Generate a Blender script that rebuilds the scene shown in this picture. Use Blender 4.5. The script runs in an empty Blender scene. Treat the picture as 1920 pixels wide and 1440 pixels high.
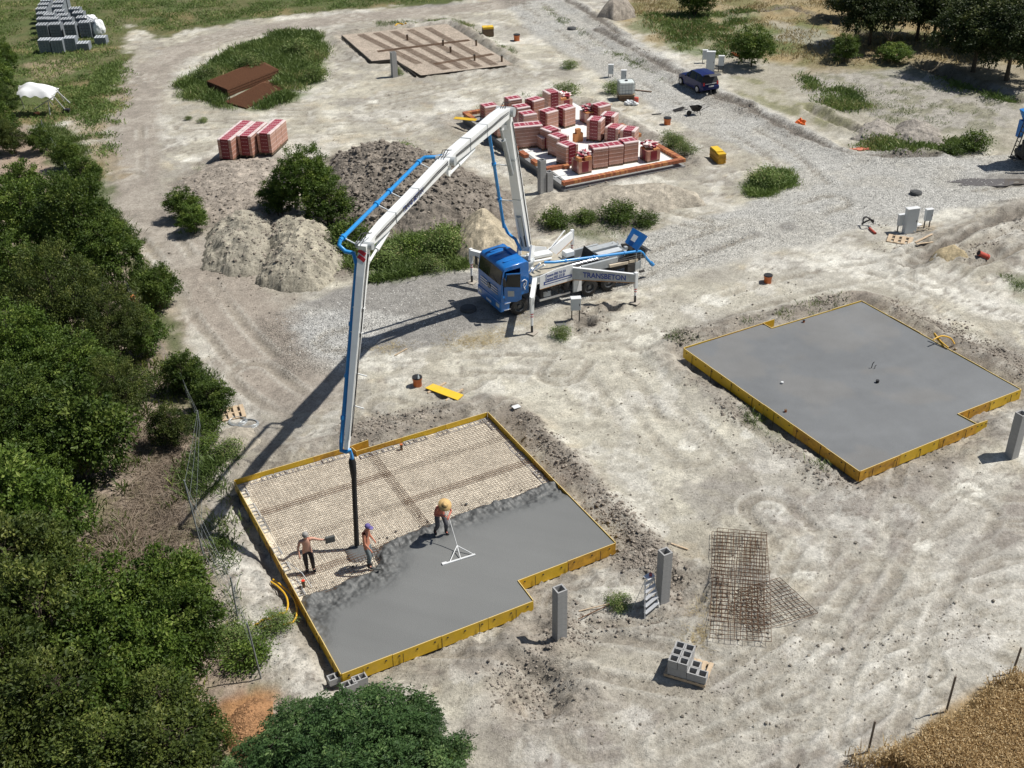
import bpy, bmesh, math, random
import numpy as np
from mathutils import Vector, Matrix
random.seed(7)
SC = bpy.context.scene
COL = SC.collection
# ---------------------------------------------------------------- camera
CAM_H = 27.0; FPX = 2140.5; PITCH = math.radians(31.287); ROLL = math.radians(-1.076)
_cp, _sp, _cr, _sr = math.cos(PITCH), math.sin(PITCH), math.cos(ROLL), math.sin(ROLL)
FW = np.array([0, _cp, -_sp]); _rt = np.array([1., 0, 0]); _up = np.array([0, _sp, _cp])
RT = _cr * _rt + _sr * _up; UP = -_sr * _rt + _cr * _up
CPOS = np.array([0, 0, CAM_H])
cam_data = bpy.data.cameras.new('camera'); cam = bpy.data.objects.new('camera', cam_data); COL.objects.link(cam)
cam_data.sensor_fit = 'HORIZONTAL'; cam_data.sensor_width = 36.0
cam_data.lens = 36.0 * FPX / 1920.0
cam_data.clip_start = 0.5; cam_data.clip_end = 3000
cam.matrix_world = Matrix(((RT[0], UP[0], -FW[0], 0), (RT[1], UP[1], -FW[1], 0), (RT[2], UP[2], -FW[2], CAM_H), (0, 0, 0, 1)))
SC.camera = cam
# ---------------------------------------------------------------- light
SUN_EL = math.radians(57.0)
SUN_DIR = Vector((0.976 * math.cos(SUN_EL), 0.215 * math.cos(SUN_EL), math.sin(SUN_EL)))
world = bpy.data.worlds.new('World'); SC.world = world; world.use_nodes = True
wn = world.node_tree.nodes; wl = world.node_tree.links; wn.clear()
w_out = wn.new('ShaderNodeOutputWorld'); w_bg = wn.new('ShaderNodeBackground'); w_sky = wn.new('ShaderNodeTexSky')
w_sky.sky_type = 'NISHITA'; w_sky.sun_disc = False; w_sky.sun_elevation = SUN_EL
w_sky.sun_rotation = math.atan2(SUN_DIR.x, SUN_DIR.y)
w_bg.inputs['Strength'].default_value = 0.05
wl.new(w_sky.outputs[0], w_bg.inputs[0]); wl.new(w_bg.outputs[0], w_out.inputs[0])
sun_d = bpy.data.lights.new('sun', 'SUN'); sun_d.energy = 4.3; sun_d.angle = math.radians(0.5); sun_d.color = (1.0, 0.955, 0.89)
sun = bpy.data.objects.new('sun', sun_d); COL.objects.link(sun)
sun.rotation_euler = SUN_DIR.to_track_quat('Z', 'Y').to_euler()
SC.view_settings.view_transform = 'Standard'; SC.view_settings.look = 'None'
SC.view_settings.gamma = 1.0; SC.view_settings.use_curve_mapping = False; SC.view_settings.exposure = 0.22

# ---------------------------------------------------------------- pixels of the photo turned into points of the ground
def at(x, y, z=0.0):
    d = (x - 960) * RT - (y - 720) * UP + FPX * FW
    t = (z - CAM_H) / d[2]
    return CPOS + t * d
def atv(x, y, z=0.0): return Vector(at(x, y, z))
def on_plane(x, y, p0, n):
    d = (x - 960) * RT - (y - 720) * UP + FPX * FW
    p0 = np.array(p0, float); n = np.array(n, float)
    return CPOS + d * ((p0 - CPOS) @ n) / (d @ n)

# ---------------------------------------------------------------- tags
def tag(o, label=None, cat=None, group=None, kind=None):
    if label: o['label'] = label
    if cat: o['category'] = cat
    if group: o['group'] = group
    if kind: o['kind'] = kind
    return o
def thing(name, label, cat, loc=(0, 0, 0), rz=0.0, group=None):
    o = bpy.data.objects.new(name, None); COL.objects.link(o)
    o.empty_display_size = 0.2
    o.location = loc; o.rotation_euler = (0, 0, rz)
    return tag(o, label, cat, group)
def link_mesh(name, me, parent=None, loc=None, rot=None):
    o = bpy.data.objects.new(name, me); COL.objects.link(o)
    if parent: o.parent = parent
    if loc is not None: o.location = loc
    if rot is not None: o.rotation_euler = rot
    return o
def copy_tree(o, parent=None):
    c = o.copy(); COL.objects.link(c); c.parent = parent
    for ch in list(o.children): copy_tree(ch, c)
    return c

# ---------------------------------------------------------------- mesh builder
class MB:
    def __init__(s): s.v = []; s.f = []; s.m = []; s.smooth = []
    def add(s, vs, fs, mi=0, smooth=False):
        b = len(s.v); s.v += [tuple(map(float, p)) for p in vs]
        for f in fs: s.f.append(tuple(b + i for i in f)); s.m.append(mi); s.smooth.append(smooth)
    def box(s, c, d, mi=0, rz=0.0, mat=None):
        hx, hy, hz = d[0] / 2, d[1] / 2, d[2] / 2
        vs = [Vector((x, y, z)) for z in (-hz, hz) for (x, y) in ((-hx, -hy), (hx, -hy), (hx, hy), (-hx, hy))]
        if mat is not None: vs = [mat @ v for v in vs]
        elif rz:
            r = Matrix.Rotation(rz, 3, 'Z'); vs = [r @ v for v in vs]
        c = Vector(c); vs = [v + c for v in vs]
        s.add(vs, [(0, 3, 2, 1), (4, 5, 6, 7), (0, 1, 5, 4), (1, 2, 6, 5), (2, 3, 7, 6), (3, 0, 4, 7)], mi)
    def bevbox(s, c, d, b=0.03, mi=0, mat=None):
        "box with chamfered edges"
        hx, hy, hz = d[0] / 2, d[1] / 2, d[2] / 2
        bm = bmesh.new()
        bmesh.ops.create_cube(bm, size=1.0)
        for v in bm.verts: v.co = Vector((v.co.x * d[0], v.co.y * d[1], v.co.z * d[2]))
        bmesh.ops.bevel(bm, geom=list(bm.edges), offset=min(b, min(d) * .45), segments=2, profile=0.6, affect='EDGES')
        bm.verts.ensure_lookup_table()
        vs = [v.co.copy() for v in bm.verts]
        if mat is not None: vs = [mat @ v for v in vs]
        c = Vector(c); vs = [v + c for v in vs]
        fs = [[v.index for v in f.verts] for f in bm.faces]
        s.add(vs, fs, mi); bm.free()
    def tube(s, pts, r, n=8, mi=0, caps=True, smooth=True):
        pts = [Vector(p) for p in pts]
        rs = r if isinstance(r, (list, tuple)) else [r] * len(pts)
        rings = []; prev = None
        for i, p in enumerate(pts):
            if i == 0: t = pts[1] - p
            elif i == len(pts) - 1: t = p - pts[i - 1]
            else: t = (pts[i + 1] - p).normalized() + (p - pts[i - 1]).normalized()
            t.normalize()
            if prev is None:
                a = Vector((0, 0, 1)) if abs(t.z) < .9 else Vector((1, 0, 0))
                u = t.cross(a).normalized()
            else:
                u = prev - t * prev.dot(t)
                u = u.normalized() if u.length > 1e-6 else t.orthogonal().normalized()
            prev = u; w = t.cross(u)
            rings.append([p + rs[i] * (math.cos(2 * math.pi * k / n) * u + math.sin(2 * math.pi * k / n) * w) for k in range(n)])
        vs = [q for ring in rings for q in ring]; fs = []
        for i in range(len(pts) - 1):
            for k in range(n):
                a = i * n + k; b = i * n + (k + 1) % n
                fs.append((a, b, b + n, a + n))
        s.add(vs, fs, mi, smooth)
        if caps:
            s.add(rings[0], [tuple(range(n - 1, -1, -1))], mi); s.add(rings[-1], [tuple(range(n))], mi)
    def cyl(s, a, b, r, n=12, mi=0, caps=True): s.tube([a, b], r, n, mi, caps)
    def bar(s, a, b, w, h=None, mi=0, up=Vector((0, 0, 1)), w2=None, h2=None):
        "rectangular bar from a to b; w across, h along up"
        a = Vector(a); b = Vector(b); h = h or w; w2 = w2 if w2 is not None else w; h2 = h2 if h2 is not None else h
        t = (b - a).normalized(); sd = t.cross(Vector(up))
        sd = sd.normalized() if sd.length > 1e-5 else Vector((1, 0, 0)); u = sd.cross(t).normalized()
        vs = []
        for p, ww, hh in ((a, w, h), (b, w2, h2)):
            vs += [p + sd * (x * ww / 2) + u * (y * hh / 2) for x, y in ((-1, -1), (1, -1), (1, 1), (-1, 1))]
        s.add(vs, [(0, 3, 2, 1), (4, 5, 6, 7), (0, 1, 5, 4), (1, 2, 6, 5), (2, 3, 7, 6), (3, 0, 4, 7)], mi)
    def prism(s, poly, z0, z1, mi=0):
        n = len(poly); vs = [(p[0], p[1], z0) for p in poly] + [(p[0], p[1], z1) for p in poly]
        fs = [tuple(range(n - 1, -1, -1)), tuple(range(n, 2 * n))] + [(i, (i + 1) % n, (i + 1) % n + n, i + n) for i in range(n)]
        s.add(vs, fs, mi)
    def sheet(s, outline, axis_o, ax, ay, an, thick, mi=0):
        "outline (2d) placed in the frame o,ax,ay and given thickness along an"
        o = Vector(axis_o); ax = Vector(ax); ay = Vector(ay); an = Vector(an); n = len(outline)
        vs = [o + ax * x + ay * y - an * thick / 2 for x, y in outline] + [o + ax * x + ay * y + an * thick / 2 for x, y in outline]
        fs = [tuple(range(n - 1, -1, -1)), tuple(range(n, 2 * n))] + [(i, (i + 1) % n, (i + 1) % n + n, i + n) for i in range(n)]
        s.add(vs, fs, mi)
    def build(s, name, mats, parent=None, loc=None, rz=None, smooth=None):
        me = bpy.data.meshes.new(name); me.from_pydata(s.v, [], s.f)
        if not isinstance(mats, (list, tuple)): mats = [mats]
        for m in mats: me.materials.append(m)
        me.polygons.foreach_set('material_index', s.m)
        me.polygons.foreach_set('use_smooth', s.smooth if smooth is None else [smooth] * len(s.f))
        me.update()
        return link_mesh(name, me, parent, loc, None if rz is None else (0, 0, rz))

def np_mesh(name, V, F, mat, color=None, smooth=False):
    "V (n,3), F (m,k) arrays -> mesh"
    me = bpy.data.meshes.new(name); V = np.asarray(V, np.float32); F = np.asarray(F, np.int32)
    k = F.shape[1]
    me.vertices.add(len(V)); me.vertices.foreach_set('co', V.ravel())
    me.loops.add(F.size); me.loops.foreach_set('vertex_index', F.ravel())
    me.polygons.add(len(F)); me.polygons.foreach_set('loop_start', np.arange(0, F.size, k, dtype=np.int32))
    me.polygons.foreach_set('use_smooth', np.full(len(F), smooth))
    me.materials.append(mat)
    if color is not None:
        for nm, c in color.items():
            at_ = me.color_attributes.new(nm, 'FLOAT_COLOR', 'POINT'); at_.data.foreach_set('color', np.asarray(c, np.float32).ravel())
    me.update(calc_edges=True)
    return me

# ---------------------------------------------------------------- materials
MATS = {}
def mat(name, col, rough=0.7, metal=0.0, var=0.12, vscale=3.0, bump=0.0, bscale=60.0, col2=None, spec=None, coat=0.0, dirt=0.0, dirt_col=(0.36, 0.32, 0.26), trans=0.0, alpha=1.0):
    if name in MATS: return MATS[name]
    m = bpy.data.materials.new(name); m.use_nodes = True; nt = m.node_tree; N = nt.nodes; L = nt.links
    b = N['Principled BSDF']; b.inputs['Roughness'].default_value = rough; b.inputs['Metallic'].default_value = metal
    if spec is not None: b.inputs['Specular IOR Level'].default_value = spec
    if coat: b.inputs['Coat Weight'].default_value = coat; b.inputs['Coat Roughness'].default_value = 0.15
    if trans: b.inputs['Transmission Weight'].default_value = trans
    if alpha < 1: b.inputs['Alpha'].default_value = alpha
    tc = N.new('ShaderNodeTexCoord'); nz = N.new('ShaderNodeTexNoise'); nz.inputs['Scale'].default_value = vscale; nz.inputs['Detail'].default_value = 6; nz.inputs['Roughness'].default_value = .65
    L.new(tc.outputs['Object'], nz.inputs['Vector'])
    mr = N.new('ShaderNodeMapRange'); mr.inputs['From Min'].default_value = .3; mr.inputs['From Max'].default_value = .7
    L.new(nz.outputs['Fac'], mr.inputs['Value'])
    mx = N.new('ShaderNodeMix'); mx.data_type = 'RGBA'
    c1 = tuple(max(0, c * (1 - var)) for c in col); c2 = col2 or tuple(min(1, c * (1 + var)) for c in col)
    mx.inputs['A'].default_value = (*c1, 1); mx.inputs['B'].default_value = (*c2, 1)
    L.new(mr.outputs[0], mx.inputs['Factor']); out = mx.outputs['Result']
    if dirt > 0:
        n2 = N.new('ShaderNodeTexNoise'); n2.inputs['Scale'].default_value = 2.2; n2.inputs['Detail'].default_value = 9; n2.inputs['Roughness'].default_value = .7
        L.new(tc.outputs['Object'], n2.inputs['Vector'])
        r2 = N.new('ShaderNodeMapRange'); r2.inputs['From Min'].default_value = .5; r2.inputs['From Max'].default_value = .72; r2.inputs['To Max'].default_value = dirt
        L.new(n2.outputs['Fac'], r2.inputs['Value'])
        m2 = N.new('ShaderNodeMix'); m2.data_type = 'RGBA'; m2.inputs['B'].default_value = (*dirt_col, 1)
        L.new(out, m2.inputs['A']); L.new(r2.outputs[0], m2.inputs['Factor']); out = m2.outputs['Result']
    L.new(out, b.inputs['Base Color'])
    if bump:
        n3 = N.new('ShaderNodeTexNoise'); n3.inputs['Scale'].default_value = bscale; n3.inputs['Detail'].default_value = 4
        L.new(tc.outputs['Object'], n3.inputs['Vector'])
        bp = N.new('ShaderNodeBump'); bp.inputs['Strength'].default_value = bump; bp.inputs['Distance'].default_value = 0.02
        L.new(n3.outputs['Fac'], bp.inputs['Height']); L.new(bp.outputs[0], b.inputs['Normal'])
    MATS[name] = m; return m

# ---------------------------------------------------------------- numpy noise
def _hash(ix, iy, s):
    h = (ix.astype(np.int64) * 374761393 + iy.astype(np.int64) * 668265263 + s * 1442695041) & 0xffffffff
    h = ((h ^ (h >> 13)) * 1274126177) & 0xffffffff
    return ((h ^ (h >> 16)) & 0xffff).astype(np.float32) / 65535.0
def vn(x, y, s=0):
    ix = np.floor(x); iy = np.floor(y); fx = (x - ix).astype(np.float32); fy = (y - iy).astype(np.float32)
    fx = fx * fx * (3 - 2 * fx); fy = fy * fy * (3 - 2 * fy)
    a = _hash(ix, iy, s); b = _hash(ix + 1, iy, s); c = _hash(ix, iy + 1, s); d = _hash(ix + 1, iy + 1, s)
    return (a + (b - a) * fx) * (1 - fy) + (c + (d - c) * fx) * fy
def fbm(x, y, sc, octv=4, s=0, rough=0.5):
    x = np.asarray(x, float) * sc; y = np.asarray(y, float) * sc
    r = 0; a = 1.0; t = 0
    for o in range(octv):
        r = r + a * vn(x + 17.3 * o, y - 9.1 * o, s + o * 31); t += a; a *= rough; x = x * 2.03; y = y * 2.03
    return r / t
def sm(a, b, x):
    t = np.clip((x - a) / (b - a), 0, 1); return t * t * (3 - 2 * t)
def sdf(X, Y, poly):
    "signed distance to polygon, negative inside"
    d2 = np.full(X.shape, 1e18); ins = np.zeros(X.shape, bool); n = len(poly)
    for i in range(n):
        ax, ay = poly[i][0], poly[i][1]; bx, by = poly[(i + 1) % n][0], poly[(i + 1) % n][1]
        ex, ey = bx - ax, by - ay; l2 = ex * ex + ey * ey + 1e-12
        t = np.clip(((X - ax) * ex + (Y - ay) * ey) / l2, 0, 1)
        d2 = np.minimum(d2, (X - ax - t * ex) ** 2 + (Y - ay - t * ey) ** 2)
        c = ((ay > Y) != (by > Y)) & (X < (bx - ax) * (Y - ay) / ((by - ay) if abs(by - ay) > 1e-12 else 1e-12) + ax)
        ins ^= c
    d = np.sqrt(d2); return np.where(ins, -d, d)
def dline(X, Y, pts):
    "distance to open polyline and arc length along it"
    best = np.full(X.shape, 1e18); arc = np.zeros(X.shape); side = np.zeros(X.shape); acc = 0
    for (ax, ay), (bx, by) in zip(pts[:-1], pts[1:]):
        ex, ey = bx - ax, by - ay; l = math.hypot(ex, ey) + 1e-9
        t = np.clip(((X - ax) * ex + (Y - ay) * ey) / (l * l), 0, 1)
        d2 = (X - ax - t * ex) ** 2 + (Y - ay - t * ey) ** 2
        m = d2 < best; best = np.where(m, d2, best); arc = np.where(m, acc + t * l, arc)
        side = np.where(m, np.sign(ex * (Y - ay) - ey * (X - ax)), side); acc += l
    return np.sqrt(best), arc, side
def wp(pix, z=0.0): return [tuple(at(x, y, z)[:2]) for x, y in pix]
def smooth_line(pts, n=6):
    out = []
    P = [Vector((*p, 0)) for p in pts]
    for i in range(len(P) - 1):
        p0 = P[max(0, i - 1)]; p1 = P[i]; p2 = P[i + 1]; p3 = P[min(len(P) - 1, i + 2)]
        for k in range(n):
            t = k / n
            q = 0.5 * ((2 * p1) + (p2 - p0) * t + (2 * p0 - 5 * p1 + 4 * p2 - p3) * t * t + (3 * p1 - p0 - 3 * p2 + p3) * t ** 3)
            out.append((q.x, q.y))
    out.append((P[-1].x, P[-1].y)); return out
UANG = math.radians(27.9)
UX = Vector((math.cos(UANG), math.sin(UANG), 0)); VX = Vector((-math.sin(UANG), math.cos(UANG), 0))
# ================================================================ GROUND
SLAB_A = [(439.5, 900), (659.6, 836), (669, 846), (914, 773), (1153.6, 1017.8), (969.9, 1088), (999, 1126), (640, 1264)]
SLAB_B = [(1282.5, 652.6), (1431, 606), (1446.5, 615), (1616, 564), (1914, 729.5), (1795, 775.5), (1830.7, 794.3), (1612, 883)]
HOUSE = [(846, 220), (1083, 186), (1288, 303), (1057, 350), (1040, 338), (985, 300), (950, 290)]
SLAB_D = [(640, 66), (838, 45), (963, 121), (789, 142), (745, 115), (696, 116)]
PA = wp(SLAB_A, .4); PB = wp(SLAB_B, .4); PD = wp(SLAB_D, .1)
PH = wp([(845, 218), (1083, 187), (1287, 300), (1057, 349)], .3)
def C3(*c): return np.array(c, float)
SAND = C3(.545, .515, .42); SAND2 = C3(.42, .395, .325); PALE = C3(.70, .685, .61); BROWN = C3(.33, .30, .245); TRACKC = C3(.34, .305, .26)
GRAV = C3(.57, .565, .53); WET = C3(.20, .19, .175); CLAY = C3(.195, .172, .145); GRN = C3(.085, .115, .04); GRN2 = C3(.15, .155, .06); STRAW = C3(.42, .32, .17)
WOODF = C3(.34, .27, .21)
TRACKS = [  # wheel tracks and drag marks seen on the ground (pixels), half width of the pair, depth
    ([(1920, 1010), (1780, 1030), (1640, 1100), (1540, 1200), (1400, 1290), (1240, 1360), (1050, 1420)], .95),
    ([(1920, 1130), (1800, 1150), (1680, 1230), (1560, 1330), (1420, 1400), (1300, 1450)], .95),
    ([(1920, 960), (1760, 960), (1600, 950), (1480, 900), (1380, 820), (1300, 740), (1200, 690)], .95),
    ([(1920, 1210), (1780, 1240), (1640, 1330), (1540, 1420)], .8),
    ([(1440, 960), (1520, 1040), (1600, 1120), (1700, 1150), (1840, 1110), (1920, 1080)], .9),
    ([(1560, 940), (1620, 1000), (1740, 1040), (1850, 990), (1920, 940)], .8),
    ([(1180, 690), (1240, 780), (1330, 880), (1450, 960), (1580, 980)], .95),
    ([(1080, 640), (1160, 720), (1220, 830), (1260, 930), (1330, 960)], .95),
    ([(1120, 620), (1260, 600), (1400, 560), (1560, 520), (1750, 500), (1920, 560)], .95),
    ([(1500, 470), (1640, 500), (1800, 560), (1920, 640)], .95),
    ([(1340, 640), (1200, 660), (1000, 700), (860, 760), (700, 770), (560, 760), (470, 700)], .95),
    ([(700, 700), (820, 690), (960, 680), (1100, 690)], .8),
    ([(235, 330), (262, 400), (320, 470), (380, 560), (450, 650), (540, 720), (640, 740)], .95),
    ([(900, 14), (640, 38), (440, 68), (330, 105), (265, 160), (242, 230), (240, 330)], .95),
    ([(250, 150), (400, 110), (600, 60), (900, 30), (1020, 60), (1100, 130)], .9),
    ([(540, 200), (700, 190), (850, 160), (980, 130), (1060, 140), (1150, 190)], .9),
    ([(600, 250), (760, 240), (860, 190), (1000, 150)], .9),
    ([(1000, 10), (1100, 80), (1220, 150), (1340, 220), (1450, 280), (1560, 370), (1700, 385), (1920, 360)], 1.0),
    ([(1560, 380), (1440, 420), (1280, 470), (1100, 540), (900, 600), (640, 640)], 1.0),
    ([(1700, 500), (1820, 440), (1920, 400)], .95), ([(1740, 520), (1850, 470), (1920, 440)], .95),
    ([(1310, 420), (1220, 400), (1060, 380)], .7),
]
_rt = random.Random(11)
def _arc(cx, cy, n):
    x, y = cx, cy; a = _rt.uniform(0, 6.28); k_ = _rt.uniform(-.07, .07); out = []
    for i in range(n): out.append((x, y)); a += k_; x += math.cos(a) * 1.6; y += math.sin(a) * 1.6
    return out
ARCS = [(_arc(*at(x, y)[:2], n), w) for x, y, n, w in ((1500, 1300, 9, .9), (1650, 1200, 9, .9), (1750, 1080, 9, .9), (1600, 1060, 8, .8), (1820, 960, 9, .9), (1420, 1340, 8, .8), (1250, 1400, 8, .9), (1700, 960, 8, .8), (1860, 1150, 9, .9), (1550, 880, 8, .8), (1150, 760, 8, .9), (1300, 850, 8, .8), (1050, 700, 7, .9), (1200, 640, 8, .9), (1560, 1180, 7, .5), (800, 230, 8, .9), (680, 220, 9, .9), (1180, 860, 8, .8), (1100, 1380, 8, .8))]
TRK_W = ARCS + [(smooth_line(wp(p), 5), w) for p, w in TRACKS]
ROADP = wp([(900, -40), (1040, -40), (1130, 40), (1250, 108), (1380, 178), (1510, 238), (1600, 288), (1790, 293), (2100, 288), (2100, 372), (1920, 372), (1800, 392), (1700, 418), (1620, 425), (1560, 445), (1400, 478), (1200, 535), (1000, 585), (905, 612), (850, 640), (700, 650), (640, 692), (545, 700), (505, 640), (488, 600), (560, 570), (700, 530), (830, 512), (1000, 500), (1190, 445), (1250, 422), (1400, 385), (1485, 345), (1480, 305), (1400, 282), (1290, 240), (1200, 185), (1100, 122), (1000, 62)])
def T(X, Y, full=True):
    X = np.asarray(X, float); Y = np.asarray(Y, float); shp = X.shape; X = X.ravel(); Y = Y.ravel()
    n1 = fbm(X, Y, .35, 4, 3) - .5; n2 = fbm(X, Y, 1.3, 4, 11) - .5; n3 = fbm(X, Y, 5.5, 3, 23) - .5
    wx = X + 2.2 * (fbm(X, Y, .16, 3, 40) - .5); wy = Y + 2.2 * (fbm(X, Y, .16, 3, 41) - .5)
    h = .16 * (fbm(X, Y, .09, 3, 5) - .5) + .05 * n1
    col = np.zeros((len(X), 3)) + SAND
    grav = np.zeros(len(X)); grass = np.zeros(len(X)); rough = np.full(len(X), .35)
    def paint(m, c, a=1.0):
        nonlocal col
        m = (m * a)[:, None]; col = col * (1 - m) + np.asarray(c) * m
    def region(pix, soft=.6, nz=1.2, z=0.0, world=None):
        poly = world if world is not None else wp(pix, z)
        xs = [p[0] for p in poly]; ys = [p[1] for p in poly]; mg = soft + nz * .6 + 1.5
        k = (X > min(xs) - mg) & (X < max(xs) + mg) & (Y > min(ys) - mg) & (Y < max(ys) + mg)
        out = np.zeros(len(X)); d = np.full(len(X), 99.)
        if k.any():
            dd = sdf(X[k], Y[k], poly) + nz * 1.6 * n1[k] + nz * .9 * n2[k]
            out[k] = sm(soft, -soft, dd); d[k] = dd
        return out
    # broad variation: streaks dragged along the slabs' directions
    a1 = fbm(wx * .9 + wy * .45, (wy * .9 - wx * .45) * .22, .9, 4, 61); a2 = fbm((wx * .9 + wy * .45) * .2, wy * .9 - wx * .45, 1.2, 4, 62)
    st = .5 * a1 + .5 * a2
    paint(sm(.46, .58, st), SAND2, .9); paint(sm(.55, .70, 1 - st), PALE, .6)
    paint(sm(.57, .70, fbm(X, Y, .22, 4, 71)), BROWN, .45)
    paint(sm(.60, .68, fbm(wx, wy, .28, 4, 81)), PALE, .75)
    paint(sm(.60, .70, fbm(wx * .5, wy, .5, 4, 91)), C3(.33, .31, .275), .6)
    paint(sm(.62, .70, fbm(X, Y, .8, 4, 95)), C3(.46, .38, .26), .35)
    m = region([(760, 740), (850, 650), (1000, 625), (1250, 570), (1500, 480), (1640, 480), (1960, 600), (1960, 660), (1700, 560), (1600, 555), (1440, 595), (1260, 650), (1330, 770), (1480, 880), (1400, 940), (1280, 980), (1200, 950), (1050, 780), (920, 740)], 1.5, 2.2)
    paint(m, C3(.63, .605, .51), .62); paint(m * sm(.52, .62, fbm(wx, wy, .5, 4, 851)), SAND2, .5)
    m = region([(1450, 480), (1650, 470), (1800, 520), (1960, 590), (1960, 640), (1750, 560), (1640, 540), (1500, 530)], 1, 2); paint(m, C3(.74, .725, .665), .6)
    m = region([(330, 890), (420, 880), (560, 1180), (640, 1290), (560, 1330), (470, 1180), (380, 1000)], .6, 1.2); paint(m, C3(.72, .70, .63), .8)
    m = region([(200, 120), (280, 90), (330, 150), (310, 240), (300, 360), (360, 470), (480, 540), (560, 640), (600, 740), (470, 790), (390, 700), (300, 560), (230, 430), (205, 300)], .8, 1.6); paint(m, C3(.40, .365, .305), .6)
    # greyer bottom right where the machines turn
    m = region([(1250, 900), (1400, 860), (1620, 900), (1960, 880), (1960, 1500), (820, 1500), (900, 1380), (1150, 1300), (1450, 1230), (1500, 1000)], 2, 2)
    paint(m, C3(.45, .425, .375), .7); paint(m * sm(.53, .56, fbm(wx * .35 - wy * .5, (wx * .5 + wy * .35) * .5, .62, 4, 861)), C3(.64, .62, .565), .6)
    rip = fbm(wx * .8 - wy * .6, (wx * .6 + wy * .8) * .18, .55, 3, 77)
    paint(m * sm(.52, .6, rip), C3(.30, .27, .24), .85)
    # white lime patches
    for c, r in [((1500, 1075), 20), ((1445, 955), 14), ((1730, 1020), 16), ((1290, 835), 14), ((1640, 985), 12), ((1400, 815), 10), ((1190, 695), 12), ((1130, 1090), 22), ((1820, 925), 18), ((1560, 495), 22), ((1660, 520), 20), ((1760, 540), 22), ((1340, 560), 14), ((1500, 820), 14), ((980, 710), 8), ((1090, 1160), 14), ((1570, 1240), 10), ((700, 190), 8), ((480, 250), 10), ((350, 300), 12), ((380, 450), 10)]:
        x0, y0 = at(*c)[:2]; rr = np.linalg.norm(at(c[0] + r, c[1]) - at(*c)) * 1.5
        k = np.hypot(X - x0, (Y - y0) * .9) + rr * 1.6 * n1 + rr * .9 * n2
        paint(sm(rr, rr * .7, k), PALE * 1.12, .92)
    # crisp edged damp and dry skins, thin dark ruts and scrapes
    wx2 = X + 1.6 * (fbm(X, Y, .45, 3, 701) - .5) + .5 * (fbm(X, Y, 1.9, 2, 702) - .5); wy2 = Y + 1.6 * (fbm(X, Y, .45, 3, 703) - .5) + .5 * (fbm(X, Y, 1.9, 2, 704) - .5)
    q = fbm(wx2 * .7 + wy2 * .5, (wy2 * .7 - wx2 * .5) * .38, .75, 4, 711); paint(sm(.545, .575, q) * sm(.40, .55, fbm(X, Y, .11, 2, 712)), C3(.36, .34, .30), .72)
    q = fbm(wx2, wy2 * .6, .62, 4, 721); paint(sm(.585, .60, q), C3(.68, .665, .605), .5)
    q = fbm((wx2 * .8 - wy2 * .6) * .3, wx2 * .6 + wy2 * .8, 1.6, 4, 731); paint(sm(.56, .60, q), C3(.37, .345, .285), .55)
    rdg = np.abs(fbm(wx2, wy2, .8, 3, 741) - .5); mk = sm(.45, .6, fbm(X, Y, .2, 2, 742)); scr = sm(.016, .003, rdg) * mk
    rdg2 = np.abs(fbm(wx2 * .5 + wy2 * .87, (wy2 * .5 - wx2 * .87) * .4, 1.7, 3, 751) - .5); scr2 = sm(.02, .004, rdg2) * sm(.48, .6, fbm(X, Y, .3, 2, 752))
    paint(np.maximum(scr, scr2 * .8), C3(.22, .195, .165), .75); h -= .035 * scr + .03 * scr2
    h += .05 * (fbm(wx2 * .8 + wy2 * .6, (wy2 * .8 - wx2 * .6) * .35, 1.9, 3, 761) - .5) + .055 * (fbm(wx2, wy2, 3.6, 3, 771) - .5) * sm(.42, .6, fbm(X, Y, .25, 2, 772)) * 2
    # gravel road
    g = region(None, .35, .7, world=ROADP); grav = np.maximum(grav, g)
    paint(g, GRAV, .9); paint(g * sm(.5, .62, fbm(X, Y, .5, 4, 101)), C3(.56, .54, .48), .6)
    h = h * (1 - .75 * g) + .05 * g
    g2 = region([(1190, 445), (1400, 400), (1500, 430), (1620, 430), (1400, 480), (1230, 530)], .8, 1.5); paint(g2, C3(.58, .565, .51), .7)
    g2 = region([(500, 610), (640, 575), (690, 600), (640, 660), (560, 690)], .8, 1.5); paint(g2, C3(.5, .5, .48), .8); grav = np.maximum(grav, g2)
    # wet, dark mud; the patch beside the mixer is mostly its shadow, painted
    for P, a in (([(560, 575), (700, 528), (890, 505), (900, 540), (1030, 560), (1000, 590), (920, 618), (760, 656), (690, 660), (760, 600), (640, 580)], .75), ([(1325, 468), (1400, 440), (1480, 420), (1492, 426), (1420, 448), (1350, 468)], .8),
                 ([(1790, 342), (1850, 326), (1960, 322), (1960, 350), (1850, 352)], .8), ([(440, 560), (560, 540), (640, 545), (560, 600), (480, 600)], .4),
                 ([(765, 14), (830, 4), (900, 8), (880, 16), (800, 20)], .8), ([(590, 210), (640, 195), (700, 180), (690, 192), (620, 205)], .4)):
        m = region(P, .35, .9); paint(m, WET * 1.25, a); grav *= 1 - .7 * m * a
    # dirt track, left
    d, arc, sd = dline(X, Y, smooth_line(wp([(1000, -10), (900, 14), (640, 36), (430, 66), (330, 105), (270, 155), (248, 220), (245, 300), (268, 380), (325, 450), (390, 520), (440, 590), (500, 680), (560, 740)]), 5))
    m = sm(2.6, 1.2, d + 1.4 * n1 + .8 * n2); paint(m, TRACKC * .97, .95)
    paint(m * sm(.5, .6, fbm(X, Y, .6, 4, 111)), C3(.47, .43, .37), .5)
    m = region([(330, 500), (430, 490), (560, 560), (520, 640), (560, 720), (500, 760), (420, 720), (350, 600)], 1, 1.5); paint(m, C3(.36, .315, .265), .7)
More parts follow.
